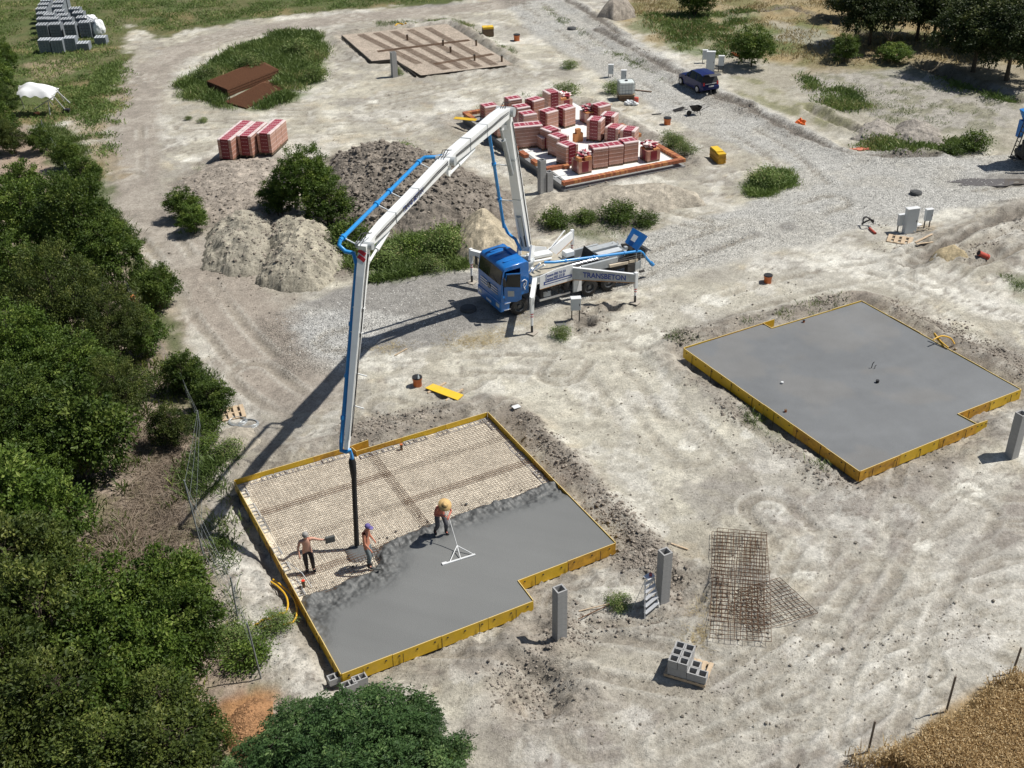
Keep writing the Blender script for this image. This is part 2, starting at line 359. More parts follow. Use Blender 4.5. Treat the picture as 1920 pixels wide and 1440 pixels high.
    # dark disturbed soil
    for P, a in (([(610, 800), (780, 760), (900, 752), (1000, 790), (1130, 930), (1240, 1040), (1290, 1110), (1240, 1130), (1180, 1080), (1160, 1000), (930, 770), (660, 838)], .85),
                 ([(1020, 1170), (1120, 1150), (1250, 1120), (1300, 1150), (1200, 1200), (1050, 1240), (860, 1280), (760, 1290), (900, 1210)], .55),
                 ([(1240, 640), (1280, 620), (1440, 590), (1620, 545), (1700, 570), (1900, 660), (1960, 700), (1960, 720), (1900, 715), (1640, 570), (1440, 612), (1285, 655)], .8),
                 ([(1220, 660), (1290, 690), (1380, 760), (1460, 830), (1600, 905), (1700, 880), (1780, 850), (1700, 920), (1560, 920), (1440, 850), (1330, 750)], .55),
                 ([(300, 350), (400, 290), (560, 290), (620, 300), (640, 430), (640, 500), (440, 480), (380, 440), (310, 400)], .8),
                 ([(620, 290), (860, 310), (980, 370), (1200, 370), (1230, 430), (1000, 450), (860, 490), (640, 520), (600, 430)], .85),
                 ([(1700, 430), (1960, 360), (1960, 500), (1780, 500)], .5), ([(1060, 575), (1160, 560), (1120, 610), (1090, 620)], .7),
                 ([(1100, 20), (1210, 100), (1310, 160), (1420, 215), (1520, 262), (1500, 268), (1380, 212), (1240, 135), (1120, 70)], .45),
                 ([(1590, 270), (1680, 290), (1850, 285), (1860, 275), (1700, 275), (1620, 262)], .9),
                 ([(350, 830), (480, 790), (640, 830), (440, 890), (380, 900)], .5)):
        m = region(P, .5, 1.3); paint(m * (.5 + .5 * sm(.42, .56, fbm(X, Y, 2.2, 3, 121))), CLAY * 1.3, min(1, a * 1.1)); rough = np.maximum(rough, m * a)
    # woodland floor, left
    m = region([(-500, 230), (60, 230), (100, 330), (200, 395), (285, 470), (335, 600), (392, 740), (400, 840), (345, 890), (380, 1000), (430, 1140), (490, 1290), (560, 1340), (600, 1500), (-500, 1500)], .8, 1.4)
    paint(m, WOODF, .85); paint(m * sm(.5, .6, fbm(X, Y, 1.0, 4, 131)), GRN2, .55); rough = np.maximum(rough, .5 * m)
    m2 = region([(0, 262), (90, 272), (100, 325), (0, 345)], .5, .8); paint(m2, C3(.40, .31, .24), .9)
    m2 = region([(430, 1320), (480, 1300), (520, 1310), (505, 1400), (480, 1450), (430, 1400), (415, 1350)], .4, .8); paint(m2, C3(.42, .22, .10), .85)
    # fringe of weeds along the wood
    m = region([(70, 230), (150, 250), (190, 330), (215, 420), (290, 520), (340, 640), (400, 730), (415, 800), (380, 830), (330, 700), (270, 560), (190, 420), (110, 330)], .5, 1.4)
    paint(m, GRN * 1.1, .8); grass = np.maximum(grass, m)
    # grass field, top left
    m = region([(-600, -500), (1200, -500), (1010, -40), (960, -12), (880, 0), (760, 10), (640, 21), (540, 27), (430, 44), (340, 56), (290, 70), (262, 45), (226, 40), (240, 85), (235, 120), (215, 150), (195, 195), (150, 215), (100, 235), (-600, 235)], .5, 2.0)
    gv = fbm(X, Y, .3, 4, 141); mm = m
    paint(mm, GRN2 * .82, .95); paint(mm * sm(.45, .6, gv), GRN * 1.1, .75); paint(mm * sm(.6, .68, fbm(X, Y, .25, 4, 151)), STRAW * .75, .5)
    grass = np.maximum(grass, mm)
    m2 = region([(105, 165), (170, 150), (240, 170), (200, 230), (215, 330), (190, 330), (140, 240)], .6, 2.5); paint(m2, STRAW * .7, .55); grass *= 1 - .5 * m2
    m2 = region([(60, 120), (130, 115), (140, 135), (70, 145)], .5, 1.5); paint(m2, C3(.4, .32, .22), .7)
    # weed patches
    for P, a in (([(330, 155), (420, 95), (520, 62), (600, 56), (622, 100), (600, 150), (560, 188), (500, 212), (425, 205), (340, 190)], .9), ([(1385, 350), (1440, 315), (1490, 320), (1480, 350), (1410, 370)], .9),
                 ([(690, 505), (800, 480), (880, 485), (870, 505), (700, 528)], .8), ([(1040, 425), (1160, 420), (1240, 425), (1180, 448), (1080, 455)], .5),
                 ([(1190, 25), (1420, 22), (1400, 75), (1480, 95), (1380, 100), (1330, 118), (1250, 85), (1180, 50)], .8), ([(1500, 140), (1600, 165), (1630, 205), (1590, 218), (1520, 195)], .8),
                 ([(1700, 262), (1860, 250), (1870, 275), (1770, 292), (1650, 290)], .7), ([(620, 300), (860, 315), (850, 355)], .3), ([(1750, 150), (1830, 165), (1900, 185), (1880, 195), (1790, 175)], .7),
                 ([(480, 1170), (560, 1150), (540, 1180), (470, 1260), (440, 1250)], .5), ([(1400, 770), (1470, 810), (1560, 870), (1530, 880), (1420, 810)], .35), ([(1870, 510), (1930, 520), (1930, 560), (1890, 540)], .6)):
        m = region(P, .5, 1.3); m = m * (.35 + .65 * sm(.40, .58, fbm(X, Y, .8, 4, 821))); paint(m, GRN * 1.45, a * .85); grass = np.maximum(grass, m * a)
    m = region([(1180, 20), (1330, 110), (1500, 235), (1620, 285), (1800, 290), (1960, 260), (2300, 200), (2300, -100), (1200, -60)], 1, 2); paint(m, C3(.36, .335, .27), .62)
    # rough meadow, top right
    m = region([(1180, -60), (2400, -300), (2400, 150), (1960, 130), (1860, 120), (1700, 125), (1560, 130), (1460, 120), (1380, 95), (1230, 85), (1150, 20)], .8, 2)
    v = fbm(X, Y, .3, 4, 161); k = m * (1 - grass)
    paint(k, C3(.33, .27, .15), .8); paint(k * sm(.5, .6, v), GRN2, .7); paint(k * sm(.52, .62, 1 - v), STRAW * .85, .7); grass = np.maximum(grass, .45 * m)
    for P in ([(1190, 25), (1420, 22), (1400, 70), (1500, 95), (1380, 95), (1330, 115), (1250, 80)], [(1400, 60), (1500, 30), (1560, 60), (1500, 95), (1440, 100)], [(1600, 120), (1680, 110), (1700, 140), (1640, 150)]):
        m = region(P, .8, 2); m = m * (.3 + .7 * sm(.42, .58, fbm(X, Y, .5, 4, 822))); paint(m, GRN * 1.4, .7); grass = np.maximum(grass, m * .8)
    m = region([(1480, 165), (1560, 130), (1640, 135), (1760, 120), (1930, 180), (1900, 240), (1700, 250), (1610, 215)], .6, 1.6); paint(m, C3(.40, .38, .34), .8); paint(m * sm(.5, .62, fbm(X, Y, .9, 4, 171)), GRN2, .45); rough = np.maximum(rough, .8 * m); grass *= 1 - .6 * m
    m = region([(1450, 40), (1540, 60), (1560, 90), (1460, 75)], .6, 1.6); paint(m, C3(.42, .40, .35), .6)
    m = region([(1440, -150), (2300, -400), (2300, 130), (1960, 110), (1880, 70), (1750, 30), (1560, 5)], .8, 1.5); paint(m, STRAW * 1.05, .75)
    for P_, w_ in (([(1480, 18), (1530, 32), (1580, 50), (1640, 72)], .55), ([(1380, 25), (1480, 20)], .4), ([(1740, 125), (1800, 152), (1860, 175), (1905, 190)], .8), ([(1520, 205), (1600, 245), (1660, 262), (1700, 285)], .5), ([(1400, 205), (1460, 235), (1515, 262), (1590, 292), (1650, 296), (1750, 296)], .4), ([(1120, 60), (1250, 130), (1390, 205)], .4), ([(1700, 500), (1800, 445), (1925, 395)], .5), ([(1830, 500), (1925, 455)], .5), ([(1040, -10), (1110, 30), (1160, 70)], .4)):
        d_, ar_, s_ = dline(X, Y, smooth_line(wp(P_), 4)); d_ = d_ + 1.0 * n1 + .7 * n2; m = sm(w_ * 1.3, w_ * .5, d_); paint(m, CLAY * .95, .8); h -= .35 * sm(w_, 0, d_) * (w_ > .45); h += .22 * np.exp(-((d_ - w_ * 1.7) / .4) ** 2); rough = np.maximum(rough, sm(w_ * 3, w_, d_))
    m = region([(1560, 95), (1700, 105), (1760, 100), (1960, 130), (1960, 175), (1800, 150), (1700, 120), (1500, 140)], .6, 1.6); paint(m, C3(.30, .25, .16), .6); grass = np.maximum(grass, .4 * m)
    m = region([(1330, 140), (1420, 150), (1520, 200), (1590, 230), (1600, 262), (1500, 225), (1380, 170)], .6, 1.6); paint(m, C3(.42, .40, .31), .6); paint(m * sm(.5, .62, fbm(X, Y, .8, 4, 831)), GRN2 * 1.2, .6)
    # wheat field bottom right
    mw = region([(2100, 1170), (1925, 1262), (1832, 1298), (1705, 1372), (1600, 1412), (1540, 1470), (1500, 1600), (2400, 1600)], .3, .5); paint(mw, C3(.30, .2, .08), .9)
    m = sm(128, 142, Y + 6 * n1 + .06 * X); paint(m, GRN2 * 1.05, .9); paint(m * sm(.45, .6, fbm(X, Y, .03, 3, 871)), STRAW * .9, .6)
    # wheel tracks
    tr_d = np.full(len(X), 0.); tr_m = np.zeros(len(X)); tr_r = np.zeros(len(X))
    for pts, w in TRK_W:
        xs = [p[0] for p in pts]; ys = [p[1] for p in pts]
        k = (X > min(xs) - 2) & (X < max(xs) + 2) & (Y > min(ys) - 2) & (Y < max(ys) + 2)
        if not k.any(): continue
        d, arc, sd = dline(X[k], Y[k], pts); d = d + .25 * n1[k]
        q = np.abs(d - w); lug = .5 + .5 * np.sign(np.sin(arc * 2 * math.pi / .28 + sd * 1.2 + 3 * (q > .12)))
        fade = sm(.35, .6, fbm(arc * .3, d * 0 + len(pts), 1, 2, 9)); inn = sm(.27, .20, q) * fade
        tr_d[k] = np.minimum(tr_d[k], -inn * (.045 + .04 * lug)); rim = np.exp(-((q - .36) / .09) ** 2) * fade
        h[k] += rim * .035; tr_r[k] = np.maximum(tr_r[k], rim); tr_m[k] = np.maximum(tr_m[k], inn * (.5 + .5 * lug))
    vis = 1 - .8 * np.clip(grass, 0, 1)
    h += tr_d * vis; paint(tr_m * vis, BROWN * .9, .66); paint(tr_r * vis, PALE * .95, .40)
    # slabs: pits and banks round them
    for P, lo, hi in ((PA, .7, 2.1), (PB, .6, 1.9), (PH, .5, 1.6), (PD, .4, 1.4)):
        xs = [p[0] for p in P]; ys = [p[1] for p in P]
        k = (X > min(xs) - 4) & (X < max(xs) + 4) & (Y > min(ys) - 4) & (Y < max(ys) + 4)
        d = np.full(len(X), 99.); d[k] = sdf(X[k], Y[k], P)
        dn = d + .5 * n1 + .35 * n2
        side = sm(-1, 4, X - np.mean(xs)) * .5 + sm(-2, 3, Y - np.mean(ys)) * .5
        left = sm(1.5, -2.0, (X - np.mean(xs)) * .88 + (Y - np.mean(ys)) * .0 + 1.5)
        h -= sm(lo, .1, dn) * (.10 + .22 * left * (P is PA or P is PB))
        bk = np.exp(-((dn - (lo + hi) / 2) / (hi - lo) * 2.4) ** 2)
        h += bk * (.12 + .22 * side) * (.6 + .8 * fbm(X, Y, 1.1, 3, 801)); mb = sm(hi, hi * .55, dn) * (d > -.3)
        paint(mb * (.5 + .5 * sm(.45, .6, fbm(X, Y, 1.7, 3, 181))), CLAY * 1.5, .35 + .45 * side); rough = np.maximum(rough, mb * .9)
        h = np.where(d < .0, -.22, h)
    # pit by the cabinet, crater at the bottom
    for c, r, dp in (((1098, 606), .55, .8), ((1150, 578), .5, .35), ((1015, 1295), 1.35, .62), ((1290, 1110), 1.0, .5), ((1010, 1190), .8, .25)):
        x0, y0 = at(*c)[:2]; k = np.hypot(X - x0, Y - y0) / r + .5 * n1 + .4 * n2
        h -= dp * sm(1, .25, k); h += .12 * np.exp(-((k - 1.35) / .3) ** 2); rough = np.maximum(rough, sm(1.8, 1, k))
        paint(sm(1.9, .9, k), CLAY * 1.7, .45)
    # small relief
    am = .5 + 1.6 * rough
    clod = np.maximum(0, fbm(X, Y, 4.2, 2, 191) - .5)
    h += vis * 0 + (.022 * n2 + .020 * n3) * am * (1 - .6 * grav) + .30 * clod * np.clip(rough - .3, 0, 1) * 1.6 + .09 * (fbm(X, Y, 2.4, 3, 811) - .5) * np.clip(rough - .3, 0, 1)
    h += .02 * (fbm(X, Y, 9, 2, 201) - .5) * am
    # field under the trees at the back rises a little
    if not full: return h.reshape(shp)
    col = col * (1 + .22 * n2[:, None] + .16 * n3[:, None])
    col *= (1 - .35 * np.clip(clod * 4, 0, 1) * rough)[:, None]
    return h.reshape(shp), np.clip(col, .01, .9), grav, grass, rough
def hz(x, y): return float(T(np.array([x]), np.array([y]), False)[0])

def soil_material():
    m = bpy.data.materials.new('soil'); m.use_nodes = True; nt = m.node_tree; N = nt.nodes; L = nt.links
    b = N['Principled BSDF']; b.inputs['Roughness'].default_value = .95; b.inputs['Specular IOR Level'].default_value = .15
    tc = N.new('ShaderNodeTexCoord'); a = N.new('ShaderNodeAttribute'); a.attribute_name = 'soil'; z = N.new('ShaderNodeAttribute'); z.attribute_name = 'zone'
    sp = N.new('ShaderNodeSeparateColor'); L.new(z.outputs['Color'], sp.inputs[0])
    def math_(op, x, y=None):
        n = N.new('ShaderNodeMath'); n.operation = op
        for i, q in enumerate((x, y)):
            if q is None: continue
            if isinstance(q, (int, float)): n.inputs[i].default_value = q
            else: L.new(q, n.inputs[i])
        return n.outputs[0]
    def noise(sc, det=4, ro=.6):
        n = N.new('ShaderNodeTexNoise'); n.inputs['Scale'].default_value = sc; n.inputs['Detail'].default_value = det; n.inputs['Roughness'].default_value = ro
        L.new(tc.outputs['Object'], n.inputs['Vector']); return n.outputs['Fac']
    nA = noise(2.3, 6, .7); nB = noise(9, 5, .7); nC = noise(34, 3, .6)
    # value multiplier
    v = math_('ADD', math_('MULTIPLY', math_('SUBTRACT', nA, .5), .95), math_('MULTIPLY', math_('SUBTRACT', nB, .5), 1.3))
    v = math_('ADD', v, math_('MULTIPLY', math_('SUBTRACT', nC, .5), .95)); v = math_('ADD', v, 1.0)
    # stones in the gravel
    vo = N.new('ShaderNodeTexVoronoi'); vo.inputs['Scale'].default_value = 17; L.new(tc.outputs['Object'], vo.inputs['Vector'])
    vs = N.new('ShaderNodeSeparateColor'); L.new(vo.outputs['Color'], vs.inputs[0])
    st = math_('ADD', math_('MULTIPLY', vs.outputs[0], .55), .76); edge = math_('SUBTRACT', 1.08, math_('MULTIPLY', math_('POWER', vo.outputs['Distance'], 2.0), .9))
    st = math_('MULTIPLY', st, edge)
    gv = math_('ADD', math_('MULTIPLY', math_('SUBTRACT', st, 1.0), sp.outputs[0]), 1.0)
    # small dark crumbs where it is rough
    v2 = N.new('ShaderNodeTexVoronoi'); v2.inputs['Scale'].default_value = 5.5; v2.inputs['Randomness'].default_value = 1; L.new(tc.outputs['Object'], v2.inputs['Vector'])
    cr = math_('SUBTRACT', 1.0, math_('MULTIPLY', math_('LESS_THAN', v2.outputs['Distance'], .22), math_('MULTIPLY', sp.outputs[2], .38)))
    val = math_('MULTIPLY', math_('MULTIPLY', v, gv), cr)
    mx = N.new('ShaderNodeVectorMath'); mx.operation = 'SCALE'; L.new(a.outputs['Color'], mx.inputs[0]); L.new(val, mx.inputs['Scale'])
    L.new(mx.outputs[0], b.inputs['Base Color'])
    hh = math_('ADD', math_('MULTIPLY', nB, .6), math_('MULTIPLY', nC, .35)); hh = math_('ADD', hh, math_('MULTIPLY', math_('MULTIPLY', edge, sp.outputs[0]), .5))
    bp = N.new('ShaderNodeBump'); bp.inputs['Strength'].default_value = 1.0; bp.inputs['Distance'].default_value = .10; L.new(hh, bp.inputs['Height']); L.new(bp.outputs[0], b.inputs['Normal'])
    return m
M_SOIL = soil_material()
def soil_attrs(col, grav, grass, rough):
    n = len(col); c = np.ones((n, 4)); c[:, :3] = col; z = np.ones((n, 4)); z[:, 0] = grav; z[:, 1] = grass; z[:, 2] = rough
    return {'soil': c, 'zone': z}
def grid_faces(nr, nc):
    i = np.arange(nr - 1)[:, None] * nc + np.arange(nc - 1)[None, :]
    return np.stack([i, i + 1, i + nc + 1, i + nc], -1).reshape(-1, 4)
NR, NCOL = 770, 560
rr_ = 14.0 * np.exp(np.linspace(0, math.log(400 / 14.0), NR)); cc_ = np.linspace(-.74, .74, NCOL)
GX = (rr_[:, None] + 15) * cc_[None, :]; GY = np.repeat(rr_[:, None], NCOL, 1)
gh, gc, gg, ggr, gro = T(GX, GY)
V_ = np.stack([GX, GY, gh], -1).reshape(-1, 3)
g_me = np_mesh('ground', V_, grid_faces(NR, NCOL), M_SOIL, soil_attrs(gc, gg, ggr, gro), smooth=True)
ground = link_mesh('ground', g_me); tag(ground, kind='structure', label='pale sandy building ground with tracks, gravel road and grass')
# wide country beyond the site, a sheet just under the detailed one
far = MB(); 
far.add([(-900, -300, -1.3), (900, -300, -1.3), (900, 1800, -1.3), (-900, 1800, -1.3)], [(0, 1, 2, 3)])
tag(far.build('terrain', mat('meadow_far', (.16, .15, .07), .95, var=.3, vscale=.05)), kind='structure', label='wide dry meadow beyond the site')

def heap(name, label, pix, height, col, rough=.6, zoff=0.0, pw=.8, res=.12, clods=1.0, ridges=0.0, cat='soil heap', group=None, gam=0.0):
    P = wp(pix, 0.0); xs = [p[0] for p in P]; ys = [p[1] for p in P]
    nx = int((max(xs) - min(xs) + .8) / res) + 2; ny = int((max(ys) - min(ys) + .8) / res) + 2
    xx = np.linspace(min(xs) - .4, max(xs) + .4, nx); yy = np.linspace(min(ys) - .4, max(ys) + .4, ny); X, Y = np.meshgrid(xx, yy)
    d = -sdf(X, Y, P) + .35 * (fbm(X, Y, .8, 3, 301) - .5); R_ = np.percentile(d[d > 0], 97)
    t = np.clip(d / R_, -.3, 1.05)
    tc_ = np.clip(t, 0, 1); prof = np.where(t > 0, .45 * np.power(tc_, pw) + .55 * (1 - (1 - tc_) ** 2), t * 1.5)
    H = height * prof * (1 + .35 * (fbm(X, Y, .5, 3, 311) - .5) * 2 * rough)
    H += clods * (.16 * np.maximum(0, fbm(X, Y, 3.1, 2, 321) - .45) * 2 + .05 * (fbm(X, Y, 8, 2, 322) - .5)) * rough * (t > 0)
    if ridges:
        H += ridges * (fbm(X * 1.0, Y * .25, 2.5, 3, 331) - .5) * (t > 0)
    Z = T(X, Y, False) * 0 + hz(float(np.mean(xs)), float(np.mean(ys))) * .0 + H - .08 + zoff
    n = X.size; keep = (t.ravel() > -.2)
    F = grid_faces(ny, nx); F = F[keep[F].all(1)]
    used = np.unique(F); rm = np.full(n, -1); rm[used] = np.arange(len(used))
    Vv = np.stack([X, Y, Z], -1).reshape(-1, 3)[used]; F = rm[F]
    x, y = Vv[:, 0], Vv[:, 1]
    v = fbm(x, y, 1.3, 4, 341) - .5; v2 = fbm(x, y, 5, 3, 351) - .5
    c = np.array(col)[None, :] * (1 + .7 * v + .8 * v2 - .5 * rough * np.clip(.5 - fbm(x, y, 3.1, 2, 321), 0, 1))[:, None]
    k = np.full(len(x), rough); me = np_mesh(name, Vv, F, M_SOIL, soil_attrs(np.clip(c, .02, .9), k * 0, k * 0, k), smooth=False)
    o = link_mesh(name, me); tag(o, label, cat, group); return o
GS = 'heaps of excavated soil'
heap('soil_heap', 'large heap of dark crumbly clods behind the pump boom', [(615, 300), (700, 283), (790, 292), (870, 320), (950, 360), (965, 410), (900, 425), (800, 445), (720, 440), (650, 440), (620, 380)], 1.9, CLAY * 1.3, 1.0, pw=.7, clods=1.6, group=GS)
heap('soil_heap', 'rounded pale grey heap left of the double mound, below the bush', [(375, 505), (385, 435), (440, 408), (510, 412), (545, 460), (510, 515), (430, 522)], 1.4, C3(.37, .345, .28), 1.0, clods=1.3, ridges=.22, group=GS)
heap('soil_heap', 'upper of two stacked pale sand heaps in front of the leafy tree', [(480, 475), (505, 425), (570, 408), (625, 435), (655, 495), (610, 530), (520, 520)], 1.5, C3(.41, .38, .30), 1.0, clods=1.2, ridges=.22, group=GS)
heap('soil_heap', 'lowest rounded sand heap at the edge of the dirt track', [(475, 535), (490, 490), (530, 468), (590, 480), (630, 525), (600, 548), (530, 550)], 1.35, C3(.40, .37, .295), 1.0, clods=1.1, ridges=.22, group=GS)
heap('soil_heap', 'tan sand cone with runnels behind the truck cab', [(850, 490), (858, 430), (890, 412), (940, 420), (985, 470), (975, 505), (900, 505)], 1.55, C3(.47, .41, .30), .6, ridges=.22, clods=.8, group=GS)
heap('soil_heap', 'clay bank with brown tufts under the wrapped brick rows', [(305, 385), (330, 345), (400, 300), (470, 296), (560, 300), (580, 360), (520, 420), (440, 425), (350, 420)], .75, CLAY * 1.85, .8, pw=.6, clods=1.0, group=GS)
heap('soil_heap', 'grey cone of soil beside the gravel road at the top of the picture', [(1115, 34), (1135, 12), (1160, 0), (1185, 14), (1195, 32), (1150, 40)], 1.6, C3(.36, .32, .27), .6, group=GS)
heap('soil_heap', 'left half of the grey double heap at the bend of the gravel road', [(1595, 262), (1615, 235), (1650, 222), (1680, 240), (1690, 268), (1640, 276)], .55, C3(.36, .33, .29), 1.0, group=GS)
heap('soil_heap', 'right half of the grey double heap at the bend of the gravel road', [(1660, 270), (1680, 235), (1715, 222), (1760, 245), (1780, 275), (1720, 282)], .7, C3(.36, .33, .29), 1.0, group=GS)
heap('soil_heap', 'small ochre heap of spoil between the pallet and the red pipe', [(1747, 486), (1760, 468), (1790, 462), (1820, 480), (1822, 492), (1775, 492)], .55, C3(.46, .38, .24), .6, group=GS)
heap('soil_heap', 'long low bank of pale sand below the brick pallet foundation', [(960, 400), (1000, 372), (1060, 362), (1150, 352), (1240, 350), (1310, 362), (1330, 385), (1230, 400), (1100, 408), (1000, 418)], .9, C3(.42, .38, .31), .6, pw=.7, clods=.8, group=GS)
heap('soil_heap', 'low sandy bank with dry grass beside the coiled wire', [(375, 850), (400, 815), (440, 800), (480, 800), (490, 830), (450, 862), (400, 870)], .6, C3(.42, .38, .31), .5, group=GS)
heap('woodchip_heap', 'orange brown heap of wood chips beside the bottom tree', [(415, 1370), (435, 1325), (480, 1302), (520, 1312), (512, 1370), (490, 1430), (440, 1440)], .45, C3(.36, .20, .10), .6, res=.05, clods=1.0, cat='woodchip heap')

# ================================================================ FORMWORK, SLABS
M_YEL = mat('yellow_panel', (.68, .43, .018), .5, var=.12, vscale=2.5, dirt=.35, dirt_col=(.42, .27, .10), bump=.1)
M_YEL2 = mat('yellow_panel_worn', (.58, .31, .025), .6, var=.3, vscale=3.5, dirt=.7, dirt_col=(.22, .10, .04))
M_EDGE = mat('panel_edge', (.72, .55, .22), .6, var=.1)
M_STEEL = mat('dark_steel', (.05, .045, .04), .6, metal=.3)
M_WOOD = mat('raw_timber', (.52, .40, .27), .8, var=.2, vscale=6)
M_WOODD = mat('dark_timber', (.16, .11, .07), .85, var=.25, vscale=6)
M_RUST = mat('rusty_steel', (.16, .085, .045), .9, var=.3, vscale=8)
M_RUSTD = mat('rusty_stack', (.12, .052, .024), .95, var=.3, vscale=8)
M_CONC = mat('wet_concrete', (.15, .155, .153), .6, var=.07, vscale=.6, bump=.25, bscale=45)
M_CONCF = mat('fresh_rough_concrete', (.12, .125, .124), .55, var=.14, vscale=3, bump=.7, bscale=26)
M_BLK = mat('grey_block', (.36, .36, .355), .9, var=.1, vscale=7, bump=.3, bscale=60)
M_BLKD = mat('grey_block_shade', (.26, .265, .265), .9, var=.12, vscale=7, bump=.3, bscale=60)
M_ORANGE = mat('orange_plastic', (.55, .15, .045), .45, var=.08)
M_BLACK = mat('black_rubber', (.022, .022, .024), .55, var=.2)
M_WHITE = mat('white_paint', (.74, .76, .76), .38, var=.05, vscale=2, dirt=.25, dirt_col=(.45, .43, .38))
M_BRICK = mat('brick_red', (.36, .125, .06), .85, var=.22, vscale=9)
M_BRICKO = mat('brick_orange', (.50, .22, .085), .85, var=.15, vscale=9)
M_GREY = mat('grey_plastic', (.42, .44, .45), .5, var=.05)

_q = MB(); _q.box((0, 0, 0), (.06, .014, .045)); _o = _q.build('clamp', M_STEEL); CLAMP_ME = _o.data; bpy.data.objects.remove(_o)
def panel_run(parent, p0, p1, top, out, h=.5, th=.027, n=None, worn=(), over=0.0):
    "yellow shuttering panels standing in a line; each panel its own part with a pale sawn edge on top"
    p0 = Vector((*p0[:2], 0)); p1 = Vector((*p1[:2], 0)); t = (p1 - p0); L = t.length; t.normalize(); nrm = Vector((out[0], out[1], 0)).normalized()
    n = n or max(1, round(L / 2.0)); l = L / n
    for i in range(n):
        a = p0 + t * (l * i); b = p0 + t * (l * (i + 1) - .012); dz = random.uniform(-.012, .012); off = nrm * (.016 + random.uniform(-.004, .010))
        k = MB(); c = (a + b) / 2 + off; rz = math.atan2(t.y, t.x); wz = 1 if (i in worn or random.random() < .22) else 0
        k.box((c.x, c.y, top + dz - h / 2), ((b - a).length, th, h), wz, rz)
        k.box((c.x, c.y, top + dz + .003), ((b - a).length - .01, th - .002, .006), 2, rz)
        pn = k.build('panel', [M_YEL, M_YEL2, M_EDGE], parent)
        # holes and wedge clamps in the face
        for s_ in (.13, .5, .87):
            cc = a + (b - a) * s_ + off + nrm * (th / 2 + .008)
            link_mesh('clamp', CLAMP_ME, pn, (cc.x, cc.y, top + dz - .14), (0, 0, rz))
def stakes(parent, p0, p1, top, out, n):
    p0 = Vector((*p0[:2], 0)); p1 = Vector((*p1[:2], 0)); nrm = Vector((out[0], out[1], 0)).normalized()
    for i in range(n):
        c = p0.lerp(p1, (i + .5) / n) + nrm * .07
        k = MB(); k.cyl((c.x, c.y, -.5), (c.x + .01, c.y, top - .06), .011, 6); k.build('stake', M_STEEL, parent)

def ring_formwork(name, label, pix, top, group, pieces, extra=()):
    P = [Vector(at(x, y, top)) for x, y in pix]; cen = sum(P, Vector()) / len(P)
    root = thing(name, label, 'formwork', (0, 0, 0), 0, group)
    for (i, j, n, worn) in pieces:
        a, b = P[i], P[j]; t = (b - a).normalized(); nr = Vector((t.y, -t.x, 0))
        # outward side
        m = (a + b) / 2 + nr * .05
        ins = False; X, Y = m.x, m.y; k = len(P) - 1
        for q in range(len(P)):
            if (P[q].y > Y) != (P[k].y > Y) and X < (P[k].x - P[q].x) * (Y - P[q].y) / (P[k].y - P[q].y) + P[q].x: ins = not ins
            k = q
        if ins: nr = -nr
        panel_run(root, a, b, top, nr, n=n, worn=worn)
        stakes(root, a, b, top, nr, max(1, int((b - a).length / 1.3)))
    return root, P
TOPZ = .40
FA, PAv = ring_formwork('slab_formwork', 'yellow shuttering panels round the slab being poured under the boom hose', SLAB_A, TOPZ, 'yellow slab formworks',
    [(0, 1, 3, (2,)), (2, 3, 3, ()), (3, 4, 5, ()), (4, 5, 2, ()), (5, 6, 1, ()), (6, 7, 4, ()), (7, 0, 6, (2, 3))])
# the notch on the far side
a_, b_ = Vector(at(659.6, 836, TOPZ)), Vector(at(691, 825, TOPZ)); panel_run(FA, a_, b_, TOPZ, (-VX.x * -1, VX.y, 0), n=1, worn=(0,))
a_, b_ = Vector(at(658, 838, TOPZ)), Vector(at(668, 847, TOPZ)); panel_run(FA, a_, b_, TOPZ, (1, 0, 0), n=1, worn=(0,))
FB, PBv = ring_formwork('slab_formwork', 'yellow shuttering panels round the finished smooth grey slab on the right', SLAB_B, TOPZ, 'yellow slab formworks',
    [(0, 1, 3, ()), (1, 2, 1, ()), (2, 3, 3, ()), (3, 4, 5, ()), (4, 5, 2, (1,)), (5, 6, 1, ()), (6, 7, 3, (0,)), (7, 0, 6, ())])
a_, b_ = Vector(at(1431, 606, TOPZ)), Vector(at(1453, 599, TOPZ)); panel_run(FB, a_, b_, TOPZ, (VX.x, VX.y, 0), n=1)
a_, b_ = Vector(at(1830.7, 794.3, TOPZ)), Vector(at(1852, 787, TOPZ)); panel_run(FB, a_, b_, TOPZ, (-VX.x, -VX.y, 0), n=1)

